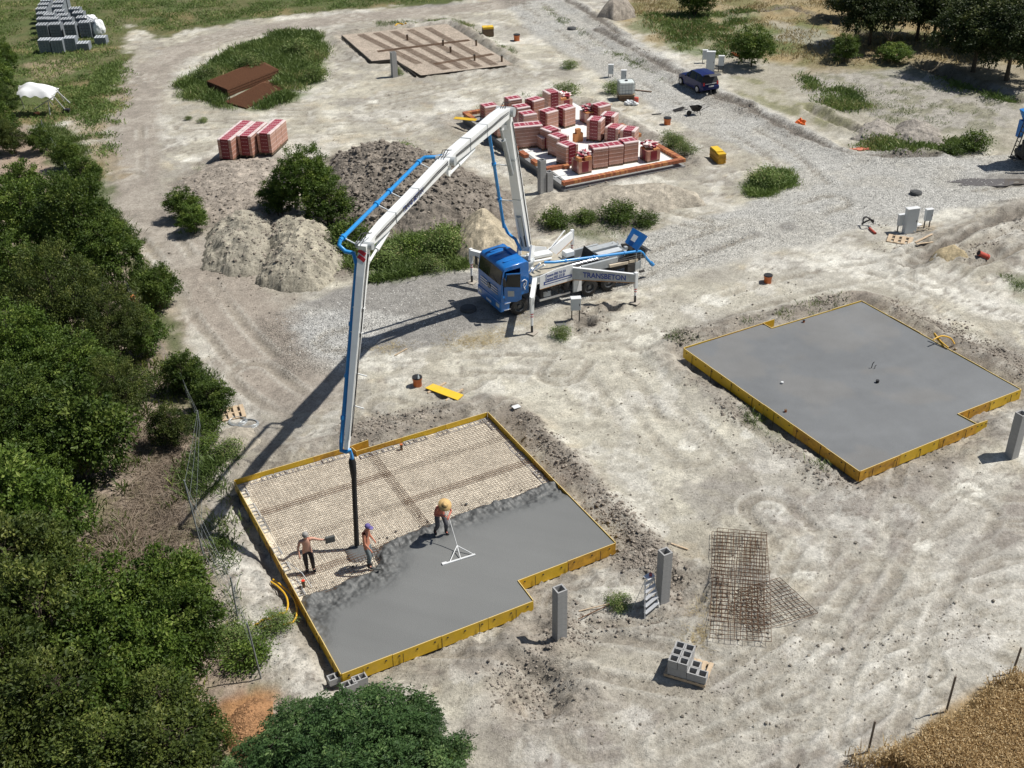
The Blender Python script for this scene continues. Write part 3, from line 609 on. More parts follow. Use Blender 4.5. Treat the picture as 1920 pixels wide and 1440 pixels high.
def slab_sheet(name, P, z, material, res, hfun, label, cat='concrete slab', kind=None, inset=.02, colf=None):
    xs = [p[0] for p in P]; ys = [p[1] for p in P]
    # grid aligned with the slab so that its edges are straight
    o = Vector((P[0][0], P[0][1], 0)); loc = [((Vector((p[0], p[1], 0)) - o).dot(UX), (Vector((p[0], p[1], 0)) - o).dot(VX)) for p in P]
    u0, u1 = min(l[0] for l in loc) - res, max(l[0] for l in loc) + res; v0, v1 = min(l[1] for l in loc) - res, max(l[1] for l in loc) + res
    nu = int((u1 - u0) / res) + 2; nv = int((v1 - v0) / res) + 2
    U, Vg = np.meshgrid(np.linspace(u0, u1, nu), np.linspace(v0, v1, nv))
    X = o.x + U * UX.x + Vg * VX.x; Y = o.y + U * UX.y + Vg * VX.y
    d = sdf(X, Y, P)
    # pull outside vertices to the border
    for _ in range(3):
        e = .02; gx = (sdf(X + e, Y, P) - sdf(X - e, Y, P)) / (2 * e); gy = (sdf(X, Y + e, P) - sdf(X, Y - e, P)) / (2 * e)
        k = np.maximum(d + inset, 0); X = X - gx * k; Y = Y - gy * k; d = sdf(X, Y, P)
    Z, keep = hfun(X, Y)
    F = grid_faces(nv, nu); V = np.stack([X, Y, Z], -1).reshape(-1, 3); kf = keep.ravel()[F].any(1)
    A = V[F]; ar = np.abs(np.cross(A[:, 2] - A[:, 0], A[:, 3] - A[:, 1])[:, 2]) > 1e-6
    cx = V[F].mean(1); inside = sdf(cx[:, 0], cx[:, 1], P) < .004
    F = F[kf & ar & inside]; used = np.unique(F); rm = np.full(len(V), -1); rm[used] = np.arange(len(used)); V = V[used]; F = rm[F]
    me = np_mesh(name, V, F, material, colf(V) if colf else None, smooth=True)
    ob = link_mesh(name, me); tag(ob, label, None if kind else cat, kind=kind); return ob
BEDZ = .15; CONZ = .365
PAi = [tuple(p[:2]) for p in PAv]; PBi = [tuple(p[:2]) for p in PBv]
# front of the wet concrete (pixels at the top of the slab)
FRONT = wp([(565, 1112), (590, 1106), (625, 1100), (655, 1082), (690, 1072), (705, 1058), (702, 1040), (712, 1020), (740, 1004), (770, 992), (810, 978), (850, 965), (885, 950), (930, 935), (975, 920), (1032, 900)], BEDZ + .1)
WETP = FRONT + [tuple(at(1100, 880, .3)[:2]), tuple(at(1250, 1000, .3)[:2]), tuple(at(1100, 1400, .3)[:2]), tuple(at(500, 1400, .3)[:2])]
def bed_h(X, Y):
    return BEDZ + .012 * (fbm(X, Y, 6, 3, 401) - .5) + .014 * (fbm(X, Y, 22, 2, 402) - .5), np.ones(X.shape, bool)
def bed_col(V):
    x, y = V[:, 0], V[:, 1]; n = len(V)
    c = np.tile([.84, .77, .63], (n, 1)) * (1 + .25 * (fbm(x, y, 1.2, 4, 411) - .5))[:, None]
    one = np.ones(n); return soil_attrs(c, one * .55, one * 0, one * 0)
slab_sheet('gravel_bed', PAi, BEDZ, M_SOIL, .12, bed_h, 'pale stone bed under the rebar mesh', kind='structure', colf=bed_col)
def conc_h(X, Y):
    d = -sdf(X, Y, WETP) + .25 * (fbm(X, Y, .9, 3, 421) - .5) + .16 * (fbm(X, Y, 3.2, 3, 422) - .5)
    lump = sm(1.5, .4, d + .8 * (fbm(X, Y, .5, 2, 424) - .5)) * sm(-.05, .2, d)
    z = BEDZ + (CONZ - BEDZ) * sm(-.02, .35, d) - .10 * np.exp(-((d - .75) / .45) ** 2)
    z = z + lump * (.16 * (fbm(X, Y, 2.2, 3, 431) - .45) + .15 * (fbm(X, Y, 6.5, 3, 432) - .5) + .06 * (fbm(X + .6 * Y, Y * .35, 9, 2, 434) - .5)) + .003 * (fbm(X, Y, 3, 3, 433) - .5)
    return np.where(d < .0, BEDZ - .05, z), d > -.03
def conc_col(V):
    x, y = V[:, 0], V[:, 1]; d = -sdf(x, y, WETP); n = len(V); wet = sm(1.5, .5, d + .8 * (fbm(x, y, .5, 2, 424) - .5))
    c = np.tile([.175, .180, .175], (n, 1)) * (1 - .24 * wet)[:, None] * (1 + .20 * (fbm(x, y, .35, 3, 461) - .5) + .10 * (fbm(x * .4 + y, y * .3, 2.2, 3, 462) - .5))[:, None]
    c *= (1 - wet * .45 * sm(.5, .7, fbm(x, y, 5, 2, 463)))[:, None]; z_ = np.zeros(n); return soil_attrs(c, z_, z_, z_)
def conc_material():
    m = bpy.data.materials.new('poured_concrete'); m.use_nodes = True; N = m.node_tree.nodes; L = m.node_tree.links; b = N['Principled BSDF']; b.inputs['Roughness'].default_value = .55
    a = N.new('ShaderNodeAttribute'); a.attribute_name = 'soil'; tc = N.new('ShaderNodeTexCoord'); nz = N.new('ShaderNodeTexNoise'); nz.inputs['Scale'].default_value = 30; nz.inputs['Detail'].default_value = 4; L.new(tc.outputs['Object'], nz.inputs['Vector'])
    mr = N.new('ShaderNodeMapRange'); mr.inputs['To Min'].default_value = .78; mr.inputs['To Max'].default_value = 1.22; L.new(nz.outputs['Fac'], mr.inputs['Value']); sc = N.new('ShaderNodeVectorMath'); sc.operation = 'SCALE'; L.new(a.outputs['Color'], sc.inputs[0]); L.new(mr.outputs[0], sc.inputs['Scale']); L.new(sc.outputs[0], b.inputs['Base Color'])
    bp = N.new('ShaderNodeBump'); bp.inputs['Strength'].default_value = .4; bp.inputs['Distance'].default_value = .02; L.new(nz.outputs['Fac'], bp.inputs['Height']); L.new(bp.outputs[0], b.inputs['Normal']); return m
M_POUR = conc_material()
def concB_col(V):
    x, y = V[:, 0], V[:, 1]; n = len(V); st_ = fbm(x, y, .35, 4, 471); rad_ = np.hypot(x - 14, y - 52)
    c = np.tile([.166, .174, .178], (n, 1)) * (1 + .34 * (st_ - .5) + .10 * (fbm(rad_ * 2.2, np.arctan2(y - 52, x - 14) * 3, 1.0, 2, 475) - .5) + .12 * (fbm(x * .3 + y, y * .25 - x, 1.8, 3, 472) - .5) + .06 * (fbm(x, y, 6, 2, 473) - .5))[:, None]
    c += (sm(.55, .68, fbm(x, y, .4, 4, 474)) * .5)[:, None] * np.array([.035, .022, .006]); z_ = np.zeros(n); return soil_attrs(c, z_, z_, z_)
ob_conc = slab_sheet('concrete_slab', PAi, CONZ, M_POUR, .036, conc_h, 'wet grey concrete half filling the formwork, lumpy along its far edge', colf=conc_col)
def concB(X, Y): return CONZ - .005 + .004 * (fbm(X, Y, 1.2, 3, 441) - .5), np.ones(X.shape, bool)
M_CONCB = mat('set_concrete', (.195, .205, .212), .7, var=.09, vscale=.5, bump=.15, bscale=50)
slab_sheet('concrete_slab', PBi, CONZ, M_POUR, .12, concB, 'smooth finished grey slab inside the right hand yellow formwork', colf=concB_col)
# concrete poured round the hose end, on the mesh
kk = MB(); c0 = atv(676, 1036, BEDZ + .03)
NP = 34
ringp = []
for j in range(6):
    r_ = [0, .12, .26, .38, .47, .52][j]; zz = [.07, .065, .055, .045, .03, -.01][j]
    ringp.append([(c0.x + r_ * 1.15 * (1 + .12 * math.sin(3 * a + 1) + .06 * math.sin(7 * a)) * math.cos(a), c0.y + r_ * .95 * (1 + .12 * math.sin(3 * a + 1)) * math.sin(a), BEDZ + .02 + zz) for a in [2 * math.pi * q / NP for q in range(NP)]])
vs = [p for r in ringp for p in r]; fs = [(j * NP + q, j * NP + (q + 1) % NP, (j + 1) * NP + (q + 1) % NP, (j + 1) * NP + q) for j in range(5) for q in range(NP)]
kk.add(vs, fs, 0, True)
tag(kk.build('concrete_puddle', M_CONCF), 'round puddle of fresh concrete under the black hose end', 'concrete puddle')

# ---------------------------------------------------------------- rebar mesh sheets on the bed
def mesh_sheet(name, label, o, ax, ay, nx, ny, sp, z, r, group, material=M_RUST, clip=None, wob=0.0, cat='rebar mesh'):
    V = []; F = []
    o = Vector(o); ax = Vector(ax); ay = Vector(ay)
    def bar(a, b, zz):
        t = (b - a).normalized(); s = Vector((-t.y, t.x, 0)) * r; u = Vector((0, 0, r * 1.6)); bs = len(V)
        for p in (a, b):
            p = Vector((p.x, p.y, zz)); V.extend([p - s - u * .2, p + s - u * .2, p + u])
        F.extend([(bs, bs + 3, bs + 5, bs + 2), (bs + 1, bs + 2, bs + 5, bs + 4), (bs, bs + 1, bs + 4, bs + 3)])
    def segs(a, b):
        n = max(1, int((b - a).length / .25)); out = []; st = None
        for i in range(n + 1):
            p = a.lerp(b, i / n); ok = clip is None or clip(p)
            if ok and st is None: st = p
            if (not ok or i == n) and st is not None:
                if (p - st).length > .1: out.append((st, p))
                st = None
        return out
    for i in range(nx + 1):
        a = o + ax * (i * sp); b = a + ay * (ny * sp)
        if wob:
            m = a.lerp(b, .5) + ax * random.uniform(-wob, wob); pr = [(a, m), (m, b)]
        else: pr = segs(a, b)
        for p, q in pr: bar(p, q, z + random.uniform(-.3, .3) * r)
    for j in range(ny + 1):
        a = o + ay * (j * sp); b = a + ax * (nx * sp)
        for p, q in (segs(a, b) if not wob else [(a, b)]): bar(p, q, z + r * 1.6)
    me = np_mesh(name, [tuple(v) for v in V], F, material); ob = link_mesh(name, me); tag(ob, label, cat, group); return ob
def clipA(p):
    if sdf(np.array([p.x]), np.array([p.y]), PAi)[0] > -.22: return False
    return -sdf(np.array([p.x]), np.array([p.y]), WETP)[0] < .25
oA = Vector((PAi[0][0], PAi[0][1], 0)); lenU = 11.0
nsh = 0
lbl = ['rebar mesh sheet along the far left edge of the bed', 'rebar mesh sheet in the far right corner of the bed', 'second row rebar sheet at the left, beside the yellow panels', 'second row rebar sheet right of the black hose', 'third row rebar sheet behind the worker in the grey cap', 'third row rebar sheet behind the worker in the straw hat', 'front rebar sheet round the red topped pipe, partly under concrete']
V_off = 0.0
for r_i, v0 in enumerate((-.2, -2.282, -4.364, -6.446)):
    for c_i, u0 in enumerate((.15, 5.472)):
        if r_i == 3 and c_i == 1: continue
        o = oA + UX * (u0 - .1) + VX * (v0 - 2.3)
        mesh_sheet('rebar_mesh', lbl[nsh], o, UX, VX, 43, 18, .131, BEDZ + .055 + .012 * ((r_i + c_i) % 2), .0066, 'rebar mesh sheets on the stone bed', clip=clipA); nsh += 1

# spatter in front of the pour is scattered with the stones below
# ---------------------------------------------------------------- hollow blocks
def block_mb(k, c, rz, l=.48, w=.28, h=.24, t=.04, mi=0, mid=True):
    "open topped shuttering block: two side walls, three webs"
    R_ = Matrix.Rotation(rz, 3, 'Z')
    def bx(x, y, dx, dy):
        p = R_ @ Vector((x, y, 0)); k.box((c[0] + p.x, c[1] + p.y, c[2] + h / 2), (dx, dy, h), mi, rz)
    bx(0, w / 2 - t / 2, l, t); bx(0, -w / 2 + t / 2, l, t)
    for x in ((-l / 2 + t / 2, 0, l / 2 - t / 2) if mid else (-l / 2 + t / 2, l / 2 - t / 2)): bx(x, 0, t, w - 2 * t - .004)
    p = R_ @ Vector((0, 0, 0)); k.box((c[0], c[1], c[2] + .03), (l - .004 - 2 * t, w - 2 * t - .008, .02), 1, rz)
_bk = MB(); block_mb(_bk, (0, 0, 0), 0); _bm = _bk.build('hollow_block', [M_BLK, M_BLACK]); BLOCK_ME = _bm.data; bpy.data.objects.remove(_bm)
_bk = MB(); block_mb(_bk, (0, 0, 0), 0, .24, .24, .24, .03, 0, False); _bm = _bk.build('hollow_block', [M_BLK, M_BLACK]); CUBE_ME = _bm.data; bpy.data.objects.remove(_bm)
def put_block(parent, x, y, z, rz, me=None, name='block', s=None):
    o = link_mesh(name, me or BLOCK_ME, parent, (x, y, z), (0, 0, rz))
    if s: o.scale = s
    return o
fw = thing('foundation_wall', 'ring of grey hollow blocks along the inner edge of the poured formwork, ends showing at the bottom corner', 'foundation')
def block_row(a, b, inn, skip=0, z=BEDZ - .20, wet=True):
    a = Vector((*a[:2], 0)); b = Vector((*b[:2], 0)); t = (b - a); L = t.length; t.normalize(); n = int(L / .5)
    for i in range(n):
        p = a + t * (.3 + i * .5) + Vector((*inn[:2], 0)) * .17
        if wet and -sdf(np.array([p.x]), np.array([p.y]), WETP)[0] > .1: continue
        if random.random() < .22: continue
        put_block(fw, p.x + random.uniform(-.03, .03), p.y, z + random.uniform(-.04, .02), math.atan2(t.y, t.x))
block_row(PAv[0], PAv[1], -VX); block_row(PAv[2], PAv[3], -VX); block_row(PAv[3], PAv[4], -UX); block_row(PAv[0], PAv[7], UX)
for px_, py_, dz in ((655, 1283, -.08), (674, 1273, -.06), (629, 1274, .02)):
    p = at(px_, py_, .1); put_block(fw, p[0], p[1], dz, UANG)
    if dz < 0: put_block(fw, p[0], p[1], dz - .245, UANG)

# ---------------------------------------------------------------- pipe stubs, columns
def pipe_stub(px_, py_, z, h, r, label, col=M_ORANGE, cap=M_BLACK, group=None, sunk=.1, name='pipe_stub', cat='pipe'):
    p = at(px_, py_, z); t = thing(name, label, cat, (p[0], p[1], z), 0, group)
    k = MB(); k.tube([(0, 0, -sunk), (0, 0, h * .72), (0, 0, h * .74), (0, 0, h)], [r, r, r * 1.12, r * 1.12], 14, 0); k.build('pipe', col, t)
    if cap:
        k = MB(); k.tube([(0, 0, h), (0, 0, h + r * .25)], [r * 1.2, r * 1.15], 14, 0); k.build('cap', cap, t)
    return t
GP = 'drain pipe stubs standing in slabs'
pipe_stub(570, 1101, BEDZ, .30, .055, 'brown drain pipe with a bright red cap at the left edge of the mesh', M_WOODD, mat('red_cap', (.75, .06, .03), .4), GP)
pipe_stub(753, 843, BEDZ, .26, .055, 'drain pipe with an orange rim by the far yellow panels of the mesh bed', M_WOODD, M_ORANGE, GP)
pipe_stub(1507, 604, CONZ, .10, .055, 'short pipe stub near the far edge of the finished slab', M_ORANGE, M_BLACK, GP)
pipe_stub(1466.5, 719, CONZ, .07, .055, 'pale short pipe stub in the left half of the finished slab', M_WHITE, M_WHITE, GP)
pipe_stub(1473, 772, CONZ, .10, .055, 'pink rimmed pipe stub close to the long yellow side of the finished slab', M_ORANGE, M_WOODD, GP)
pipe_stub(1645, 717, CONZ, .10, .07, 'black low pipe stub in the middle of the finished slab', M_BLACK, M_BLACK, GP)
k = MB(); q = atv(1634, 690, CONZ); k.tube([q, q + Vector((.02, 0, .22)), q + Vector((.10, .05, .30))], .018, 6); tag(k.build('cable_conduit', M_BLACK), 'taller of two thin black conduits sticking out of the finished slab', 'conduit', 'conduits in the slab')
k = MB(); q = atv(1640, 691, CONZ); k.tube([q, q + Vector((.0, 0, .12)), q + Vector((.06, .03, .17))], .016, 6); tag(k.build('cable_conduit', M_BLACK), 'shorter of two thin black conduits sticking out of the finished slab', 'conduit', 'conduits in the slab')
for x, y, s in ((764, 76, 'the one nearest the far left of the bed'), (831, 86, 'at the middle of the far half'), (845, 99, 'at the centre of the bed'), (890, 114, 'in the lower right third'), (893, 86, 'on the right hand edge'), (941, 116, 'nearest the right corner')):
    pipe_stub(x, y, .1, .5, .085, 'dark drain pipe on the far bed, ' + s, M_WOODD, M_BLACK, GP)
pipe_stub(1439, 530, hz(*at(1439, 530)[:2]), .42, .2, 'orange inspection pipe with dark lid above the finished slab', group='orange inspection pipes', name='inspection_pipe', cat='inspection pipe')
pipe_stub(783, 722, hz(*at(783, 722)[:2]), .40, .2, 'orange inspection pipe with black lid and a bottle on it, by the yellow board', group='orange inspection pipes', name='inspection_pipe', cat='inspection pipe')
pipe_stub(1251, 233, hz(*at(1251, 233)[:2]), .45, .24, 'orange inspection pipe right of the wrapped bricks, below the wheelbarrow', group='orange inspection pipes', name='inspection_pipe', cat='inspection pipe')
pipe_stub(969, 76, hz(*at(969, 76)[:2]), .5, .26, 'small orange inspection pipe right of the yellow panel stack at the top', group='orange inspection pipes', name='inspection_pipe', cat='inspection pipe')
p = at(784.5, 709, .52); k = MB(); k.tube([(p[0], p[1], .50), (p[0], p[1], .62), (p[0], p[1], .66), (p[0], p[1], .70)], [.045, .045, .02, .018], 8)
tag(k.build('water_bottle', mat('clear_plastic', (.7, .78, .82), .15, alpha=.75)), 'clear water bottle standing on the orange inspection pipe', 'bottle')

def column(px_, py_, h, w, label, group='grey block columns', lean=(0, 0), rz=UANG):
    p = at(px_, py_, 0); z = hz(p[0], p[1]); t = thing('block_column', label, 'column', (p[0], p[1], z - .05), rz, group)
    t.rotation_euler = (lean[0], lean[1], rz); n = max(1, round(h / .245)); hh = h / n
    for i in range(n):
        k = MB()
        for x, y, dx, dy in ((0, w / 2 - .025, w, .05), (0, -w / 2 + .025, w, .05), (w / 2 - .025, 0, .05, w - .104), (-w / 2 + .025, 0, .05, w - .104)):
            k.box((x, y, hh / 2), (dx, dy, hh - .006))
        k.build('block', M_BLK, t, (0, 0, i * hh))
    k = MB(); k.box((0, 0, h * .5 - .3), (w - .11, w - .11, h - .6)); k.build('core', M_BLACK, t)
    return t
column(1049, 1203, 2.15, .36, 'grey hollow column in front of the notch of the poured slab')
column(1241, 1131, 2.25, .36, 'grey hollow column with the step ladder leaning beside it')
column(1896, 856, 2.15, .38, 'grey hollow column at the right edge of the picture', lean=(.0, .0))
column(740, 144, 2.1, .42, 'grey column at the near corner of the far brown stone bed')
column(1016, 362, 2.2, .40, 'taller grey column in front of the brick pallet foundation')
column(1029, 360, 1.35, .40, 'shorter grey column in front of the brick pallet foundation')

# ---------------------------------------------------------------- far stone bed with rusty strips
def bedD(X, Y): return .12 + .02 * (fbm(X, Y, 3, 2, 451) - .5), np.ones(X.shape, bool)
def bedDc(V):
    x, y = V[:, 0], V[:, 1]; n = len(V); c = np.tile([.50, .425, .345], (n, 1)) * (1 + .3 * (fbm(x, y, 1.5, 3, 461) - .5))[:, None]; o1 = np.ones(n)
    return soil_attrs(c, o1 * .6, o1 * 0, o1 * 0)
slab_sheet('stone_bed', PD, .12, M_SOIL, .3, bedD, 'brown stone bed', kind='structure', colf=bedDc)
A0, A1, A2, A3 = [Vector(at(x, y, .16)) for x, y in ((641, 66), (838, 47), (961, 121), (789, 141))]
def Q(u, v): return A0 * (1 - u) * (1 - v) + A1 * u * (1 - v) + A2 * u * v + A3 * (1 - u) * v
def strip(a, b, w, label, n=6):
    k = MB(); t = (b - a).normalized(); s = Vector((-t.y, t.x, 0)); L = (b - a).length
    for i in range(n):
        o = s * (w * (i / (n - 1) - .5)); k.bar(a + o, b + o, .02, .02)
    m = int(L / .22)
    for j in range(m // 2): 
        c = a.lerp(b, (j * 2 + .5) / m); k.bar(c - s * w / 2, c + s * w / 2, .014, .014)
    tag(k.build('rebar_strip', mat('rust_light', (.20, .13, .085), .9, var=.2)), label, 'rebar mesh', 'overlapping rebar strips on the far bed')
for i, u in enumerate((.16, .31, .47, .63, .80)):
    strip(Q(u, .02), Q(u + .03, .97) if i > 1 else Q(u + .02, .78 if i == 0 else .95), .62, 'rusty overlap strip %s running down the far stone bed' % ('first from the left,', 'second from the left,', 'third from the left,', 'fourth from the left,', 'rightmost,')[i])
strip(Q(.03, .44), Q(.98, .40), .5, 'rusty overlap strip crossing the upper half of the far stone bed', 6); strip(Q(.30, .82), Q(.98, .75), .5, 'rusty overlap strip crossing the lower half of the far stone bed', 6)
fw2 = thing('edge_board', 'dark edging boards along the near left edge of the far stone bed', 'edging')
for a, b in (((641, 68), (697, 117)), ((744, 117), (780, 143)), ((697, 117), (738, 113))):
    A = atv(*a, .15); B = atv(*b, .15); k = MB(); k.bar(A, B, .06, .22); k.build('board', M_STEEL, fw2)

# ---------------------------------------------------------------- brick pallet foundation (house)
HZ = .42
u0 = [Vector(at(x, y, HZ)) for x, y in ((848, 218), (1083, 188), (1286, 303), (1057, 348))]
t_u = (u0[2] - u0[3]).normalized(); t_v = (u0[0] - u0[3]).normalized(); HO = u0[3]; LU = (u0[2] - u0[3]).length; LV = (u0[0] - u0[3]).length
HANG = math.atan2(t_u.y, t_u.x)
def HP(u, v, z=HZ): q = HO + t_u * u + Vector((-t_u.y, t_u.x, 0)) * v; return Vector((q.x, q.y, z))
fl = MB()
W_ = LU
fl.prism([tuple(HP(*c)[:2]) for c in ((.55, .55), (LU - .5, .55), (LU - .5, LV - 1.3), (.8, LV - 1.3))], HZ - .45, HZ - .04)
fo = thing('house_foundation', 'foundation with white floor slab and low brick walls that carries the wrapped brick pallets', 'foundation')
fl.build('floor_slab', mat('white_screed', (.80, .79, .76), .8, var=.04, vscale=1.5, dirt=.15), fo)
k = MB(); k.prism([tuple(HP(*c)[:2]) for c in ((.0, .0), (LU, .0), (LU, LV), (0, LV))], -.35, HZ - .30)
k.build('footing', M_BLKD, fo)
# grey block plinth on the left and front-left, brick courses on it
def plinth(a, b, w=.34, z0=-.3, z1=HZ - .05):
    k = MB(); k.bar(Vector((a.x, a.y, (z0 + z1) / 2)), Vector((b.x, b.y, (z0 + z1) / 2)), w, z1 - z0); k.build('plinth', M_BLKD, fo)
plinth(HP(.17, .4), HP(.17, LV - .2)); plinth(HP(.6, .95), HP(.6, LV - 1.6), .34)
for v in (1.6, 3.2, 4.9, 6.6, 8.2): 
    if v < LV - 1: k = MB(); k.bar(HP(.17, v, HZ - .02), HP(1.3, v, HZ - .02), .10, .06); k.build('batten', M_WHITE, fo)
_k = MB(); _k.box((0, 0, 0), (.24, .115, .2)); _o = _k.build('brick', M_BRICK); BRICK_ME = _o.data; bpy.data.objects.remove(_o)
_k = MB(); _k.box((0, 0, 0), (.24, .115, .2)); _o = _k.build('brick', M_BRICKO); BRICKO_ME = _o.data; bpy.data.objects.remove(_o)
wall_n = 0
def brick_wall(a, b, label=None):
    global wall_n
    d = b - a; L = d.length; t = d.normalized(); s = Vector((-t.y, t.x, 0)); n = int(L / .125); rz = math.atan2(t.y, t.x)
    w = MB()
    for i in range(n):
        c = a + t * ((i + .5) * L / n)
        for q in (-.0,):
            w.box((c.x, c.y, HZ + .09 + random.uniform(-.006, .006)), (L / n - .014, .36 + random.uniform(-.015, .015), .22), 0 if random.random() < .75 else 1, rz)
    o = w.build('brick_wall', [M_BRICK, M_BRICKO], fo); o['kind'] = 'stuff'
brick_wall(HP(0, .17), HP(LU, .17)); brick_wall(HP(LU - .17, .36), HP(LU - .17, 4.0)); brick_wall(HP(LU - .17, 5.6), HP(LU - .17, 8.2))
brick_wall(HP(.0, LV - .17), HP(3.6, LV - .17)); brick_wall(HP(.17, LV - .4), HP(.17, LV - 1.6)); brick_wall(HP(7.3, LV - .3), HP(8.6, LV - .3))
brick_wall(HP(.17, 3.9), HP(.17, 4.7)); brick_wall(HP(.17, 5.6), HP(.17, 6.5)); brick_wall(HP(.17, 7.2), HP(.17, 8.1)); brick_wall(HP(.2, 2.9), HP(1.6, 2.9)); brick_wall(HP(1.6, 2.5), HP(1.6, 3.0))
k = MB(); a, b = atv(852, 221, HZ + .28), atv(893, 225, HZ + .24); k.bar(a, b, .5, .03); tag(k.build('shuttering_board', [M_YEL]), 'yellow board lying on the left corner of the low brick wall', 'board', 'loose yellow boards')

# pallets of wrapped bricks
M_FILM = mat('pink_film', (.43, .225, .165), .28, var=.14, vscale=2.0, coat=.2)
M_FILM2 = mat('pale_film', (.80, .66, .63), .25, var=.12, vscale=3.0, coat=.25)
M_MAR = mat('maroon_print_shade', (.175, .012, .022), .4, var=.15, vscale=3)  # print on the side faces, their shade put into a darker maroon
M_MARL = mat('maroon_print_lit', (.34, .045, .07), .4, var=.25, vscale=6)  # same print lightened for the sunlit top
M_PRINT = mat('white_print', (.68, .45, .45), .5, var=.05)
_pal_cache = {}
def pallet_parts(side, h, w, seed, top=True):
    key = (side, round(h, 2), round(w, 2), seed % 3, top)
    if key in _pal_cache: return _pal_cache[key]
    rnd = random.Random(seed); out = []
    k = MB(); b = .14
    for y in (-w / 2 + .05, 0, w / 2 - .05): k.box((0, y, .045), (w, .09, .09))
    for i in range(6): k.box((-w / 2 + .07 + i * (w - .14) / 5, 0, .105), (.12, w, .022))
    out.append(('pallet', k, [M_WOODD]))
    # wrapped body: bricks show as columns and courses through the film
    k = MB(); nx = 4; nz = max(2, round(h / .25)); tp = .985
    for i in range(nx):
        for j in range(2):
            x = -w / 2 + (i + .5) * w / nx; y = (-.25 + .5 * j) * w
            k.box((x * .995, y * .995, b + h / 2 - .02), (w / nx - .012, w / 2 - .012, h - .05))
    k.box((0, 0, b + h / 2 - .02), (w - .03, w - .03, h - .08))
    # film folds as slightly tilted chamfered cover
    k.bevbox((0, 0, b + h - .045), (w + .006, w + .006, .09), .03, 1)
    for z in np.linspace(b + .25, b + h - .2, nz - 1): k.box((0, 0, z), (w + .003, w + .003, .012), 1)
    out.append(('film', k, [M_FILM, M_FILM2]))
    # maroon printed band over one pair of sides and the top
    k = MB(); bw = w * .58
    def strap(hf, axis):
        z0, z1 = b + .01, b + h + .011; A_ = []
        for sgn in (-1, 1):
            if axis == 0: A_ += [(sgn * hf[0], -hf[1], z0), (sgn * hf[0], hf[1], z0), (sgn * hf[0], hf[1], z1), (sgn * hf[0], -hf[1], z1)]
            else: A_ += [(-hf[0], sgn * hf[1], z0), (hf[0], sgn * hf[1], z0), (hf[0], sgn * hf[1], z1), (-hf[0], sgn * hf[1], z1)]
        k.add(A_, [(1, 2, 6, 5), (3, 0, 4, 7)], 0); k.add([], [], 0)
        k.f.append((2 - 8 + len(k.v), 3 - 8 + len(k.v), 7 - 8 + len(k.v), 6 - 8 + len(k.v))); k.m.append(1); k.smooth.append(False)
    if side == 'x':
        strap((bw / 2, w / 2 + .01), 0)
    else:
        strap((w / 2 + .01, bw / 2), 1)
    out.append(('printed_band', k, [M_MAR, M_MARL]))
    k = MB()
    for z in np.linspace(b + .2, b + h - .15, nz):
        for s in (-1, 1):
            for g_ in range(4):
                q = (-.3 + .2 * g_) * bw; ww = .13 * bw
                if side == 'x': k.box((q, s * (w / 2 + .012), z), (ww, .004, .018 if g_ % 2 else .026))
                else: k.box((s * (w / 2 + .012), q, z), (.004, ww, .018 if g_ % 2 else .026))
    for q in np.linspace(-w * .38, w * .38, 3):
        for g_ in range(4):
            r = (-.33 + .22 * g_) * bw
            if side == 'x': k.box((r, q, b + h + .0135), (bw * .15, .09, .004))
            else: k.box((q, r, b + h + .0135), (.09, bw * .15, .004))
    out.append(('lettering', k, [M_PRINT]))
    res = [(n, kk.build(n, ms).data) for n, kk, ms in out]
    for o in [o for o in COL.objects if o.parent is None and o.name.split('.')[0] in ('pallet', 'film', 'printed_band', 'lettering') and o.data.users == 1]: bpy.data.objects.remove(o)
    _pal_cache[key] = res; return res
def brick_pallet(px_, py_, z, side, h=1.28, rz=HANG, label='', w=1.0, group='wrapped brick pallets on the white floor slab'):
    "px_,py_ = corner nearest the camera at its foot"
    c = Vector(at(px_, py_, z)); r = Matrix.Rotation(rz, 3, 'Z'); q = c + r @ Vector((w / 2, w / 2, 0))
    t = thing('brick_pallet', label, 'brick pallet', (q.x, q.y, z), rz, group); t.rotation_euler.z = rz + random.uniform(-.02, .02)
    for n, me in pallet_parts(side, h, w, random.randint(0, 999)):
        o = link_mesh(n, me, t)
        if n == 'lettering': o['kind'] = 'stuff'; o.parent = [c2 for c2 in t.children if c2.name.startswith('printed_band')][0]
    return t
z3 = lambda x, y: (820 + x * .3021, 160 + y * .3023)
FZ = HZ - .04
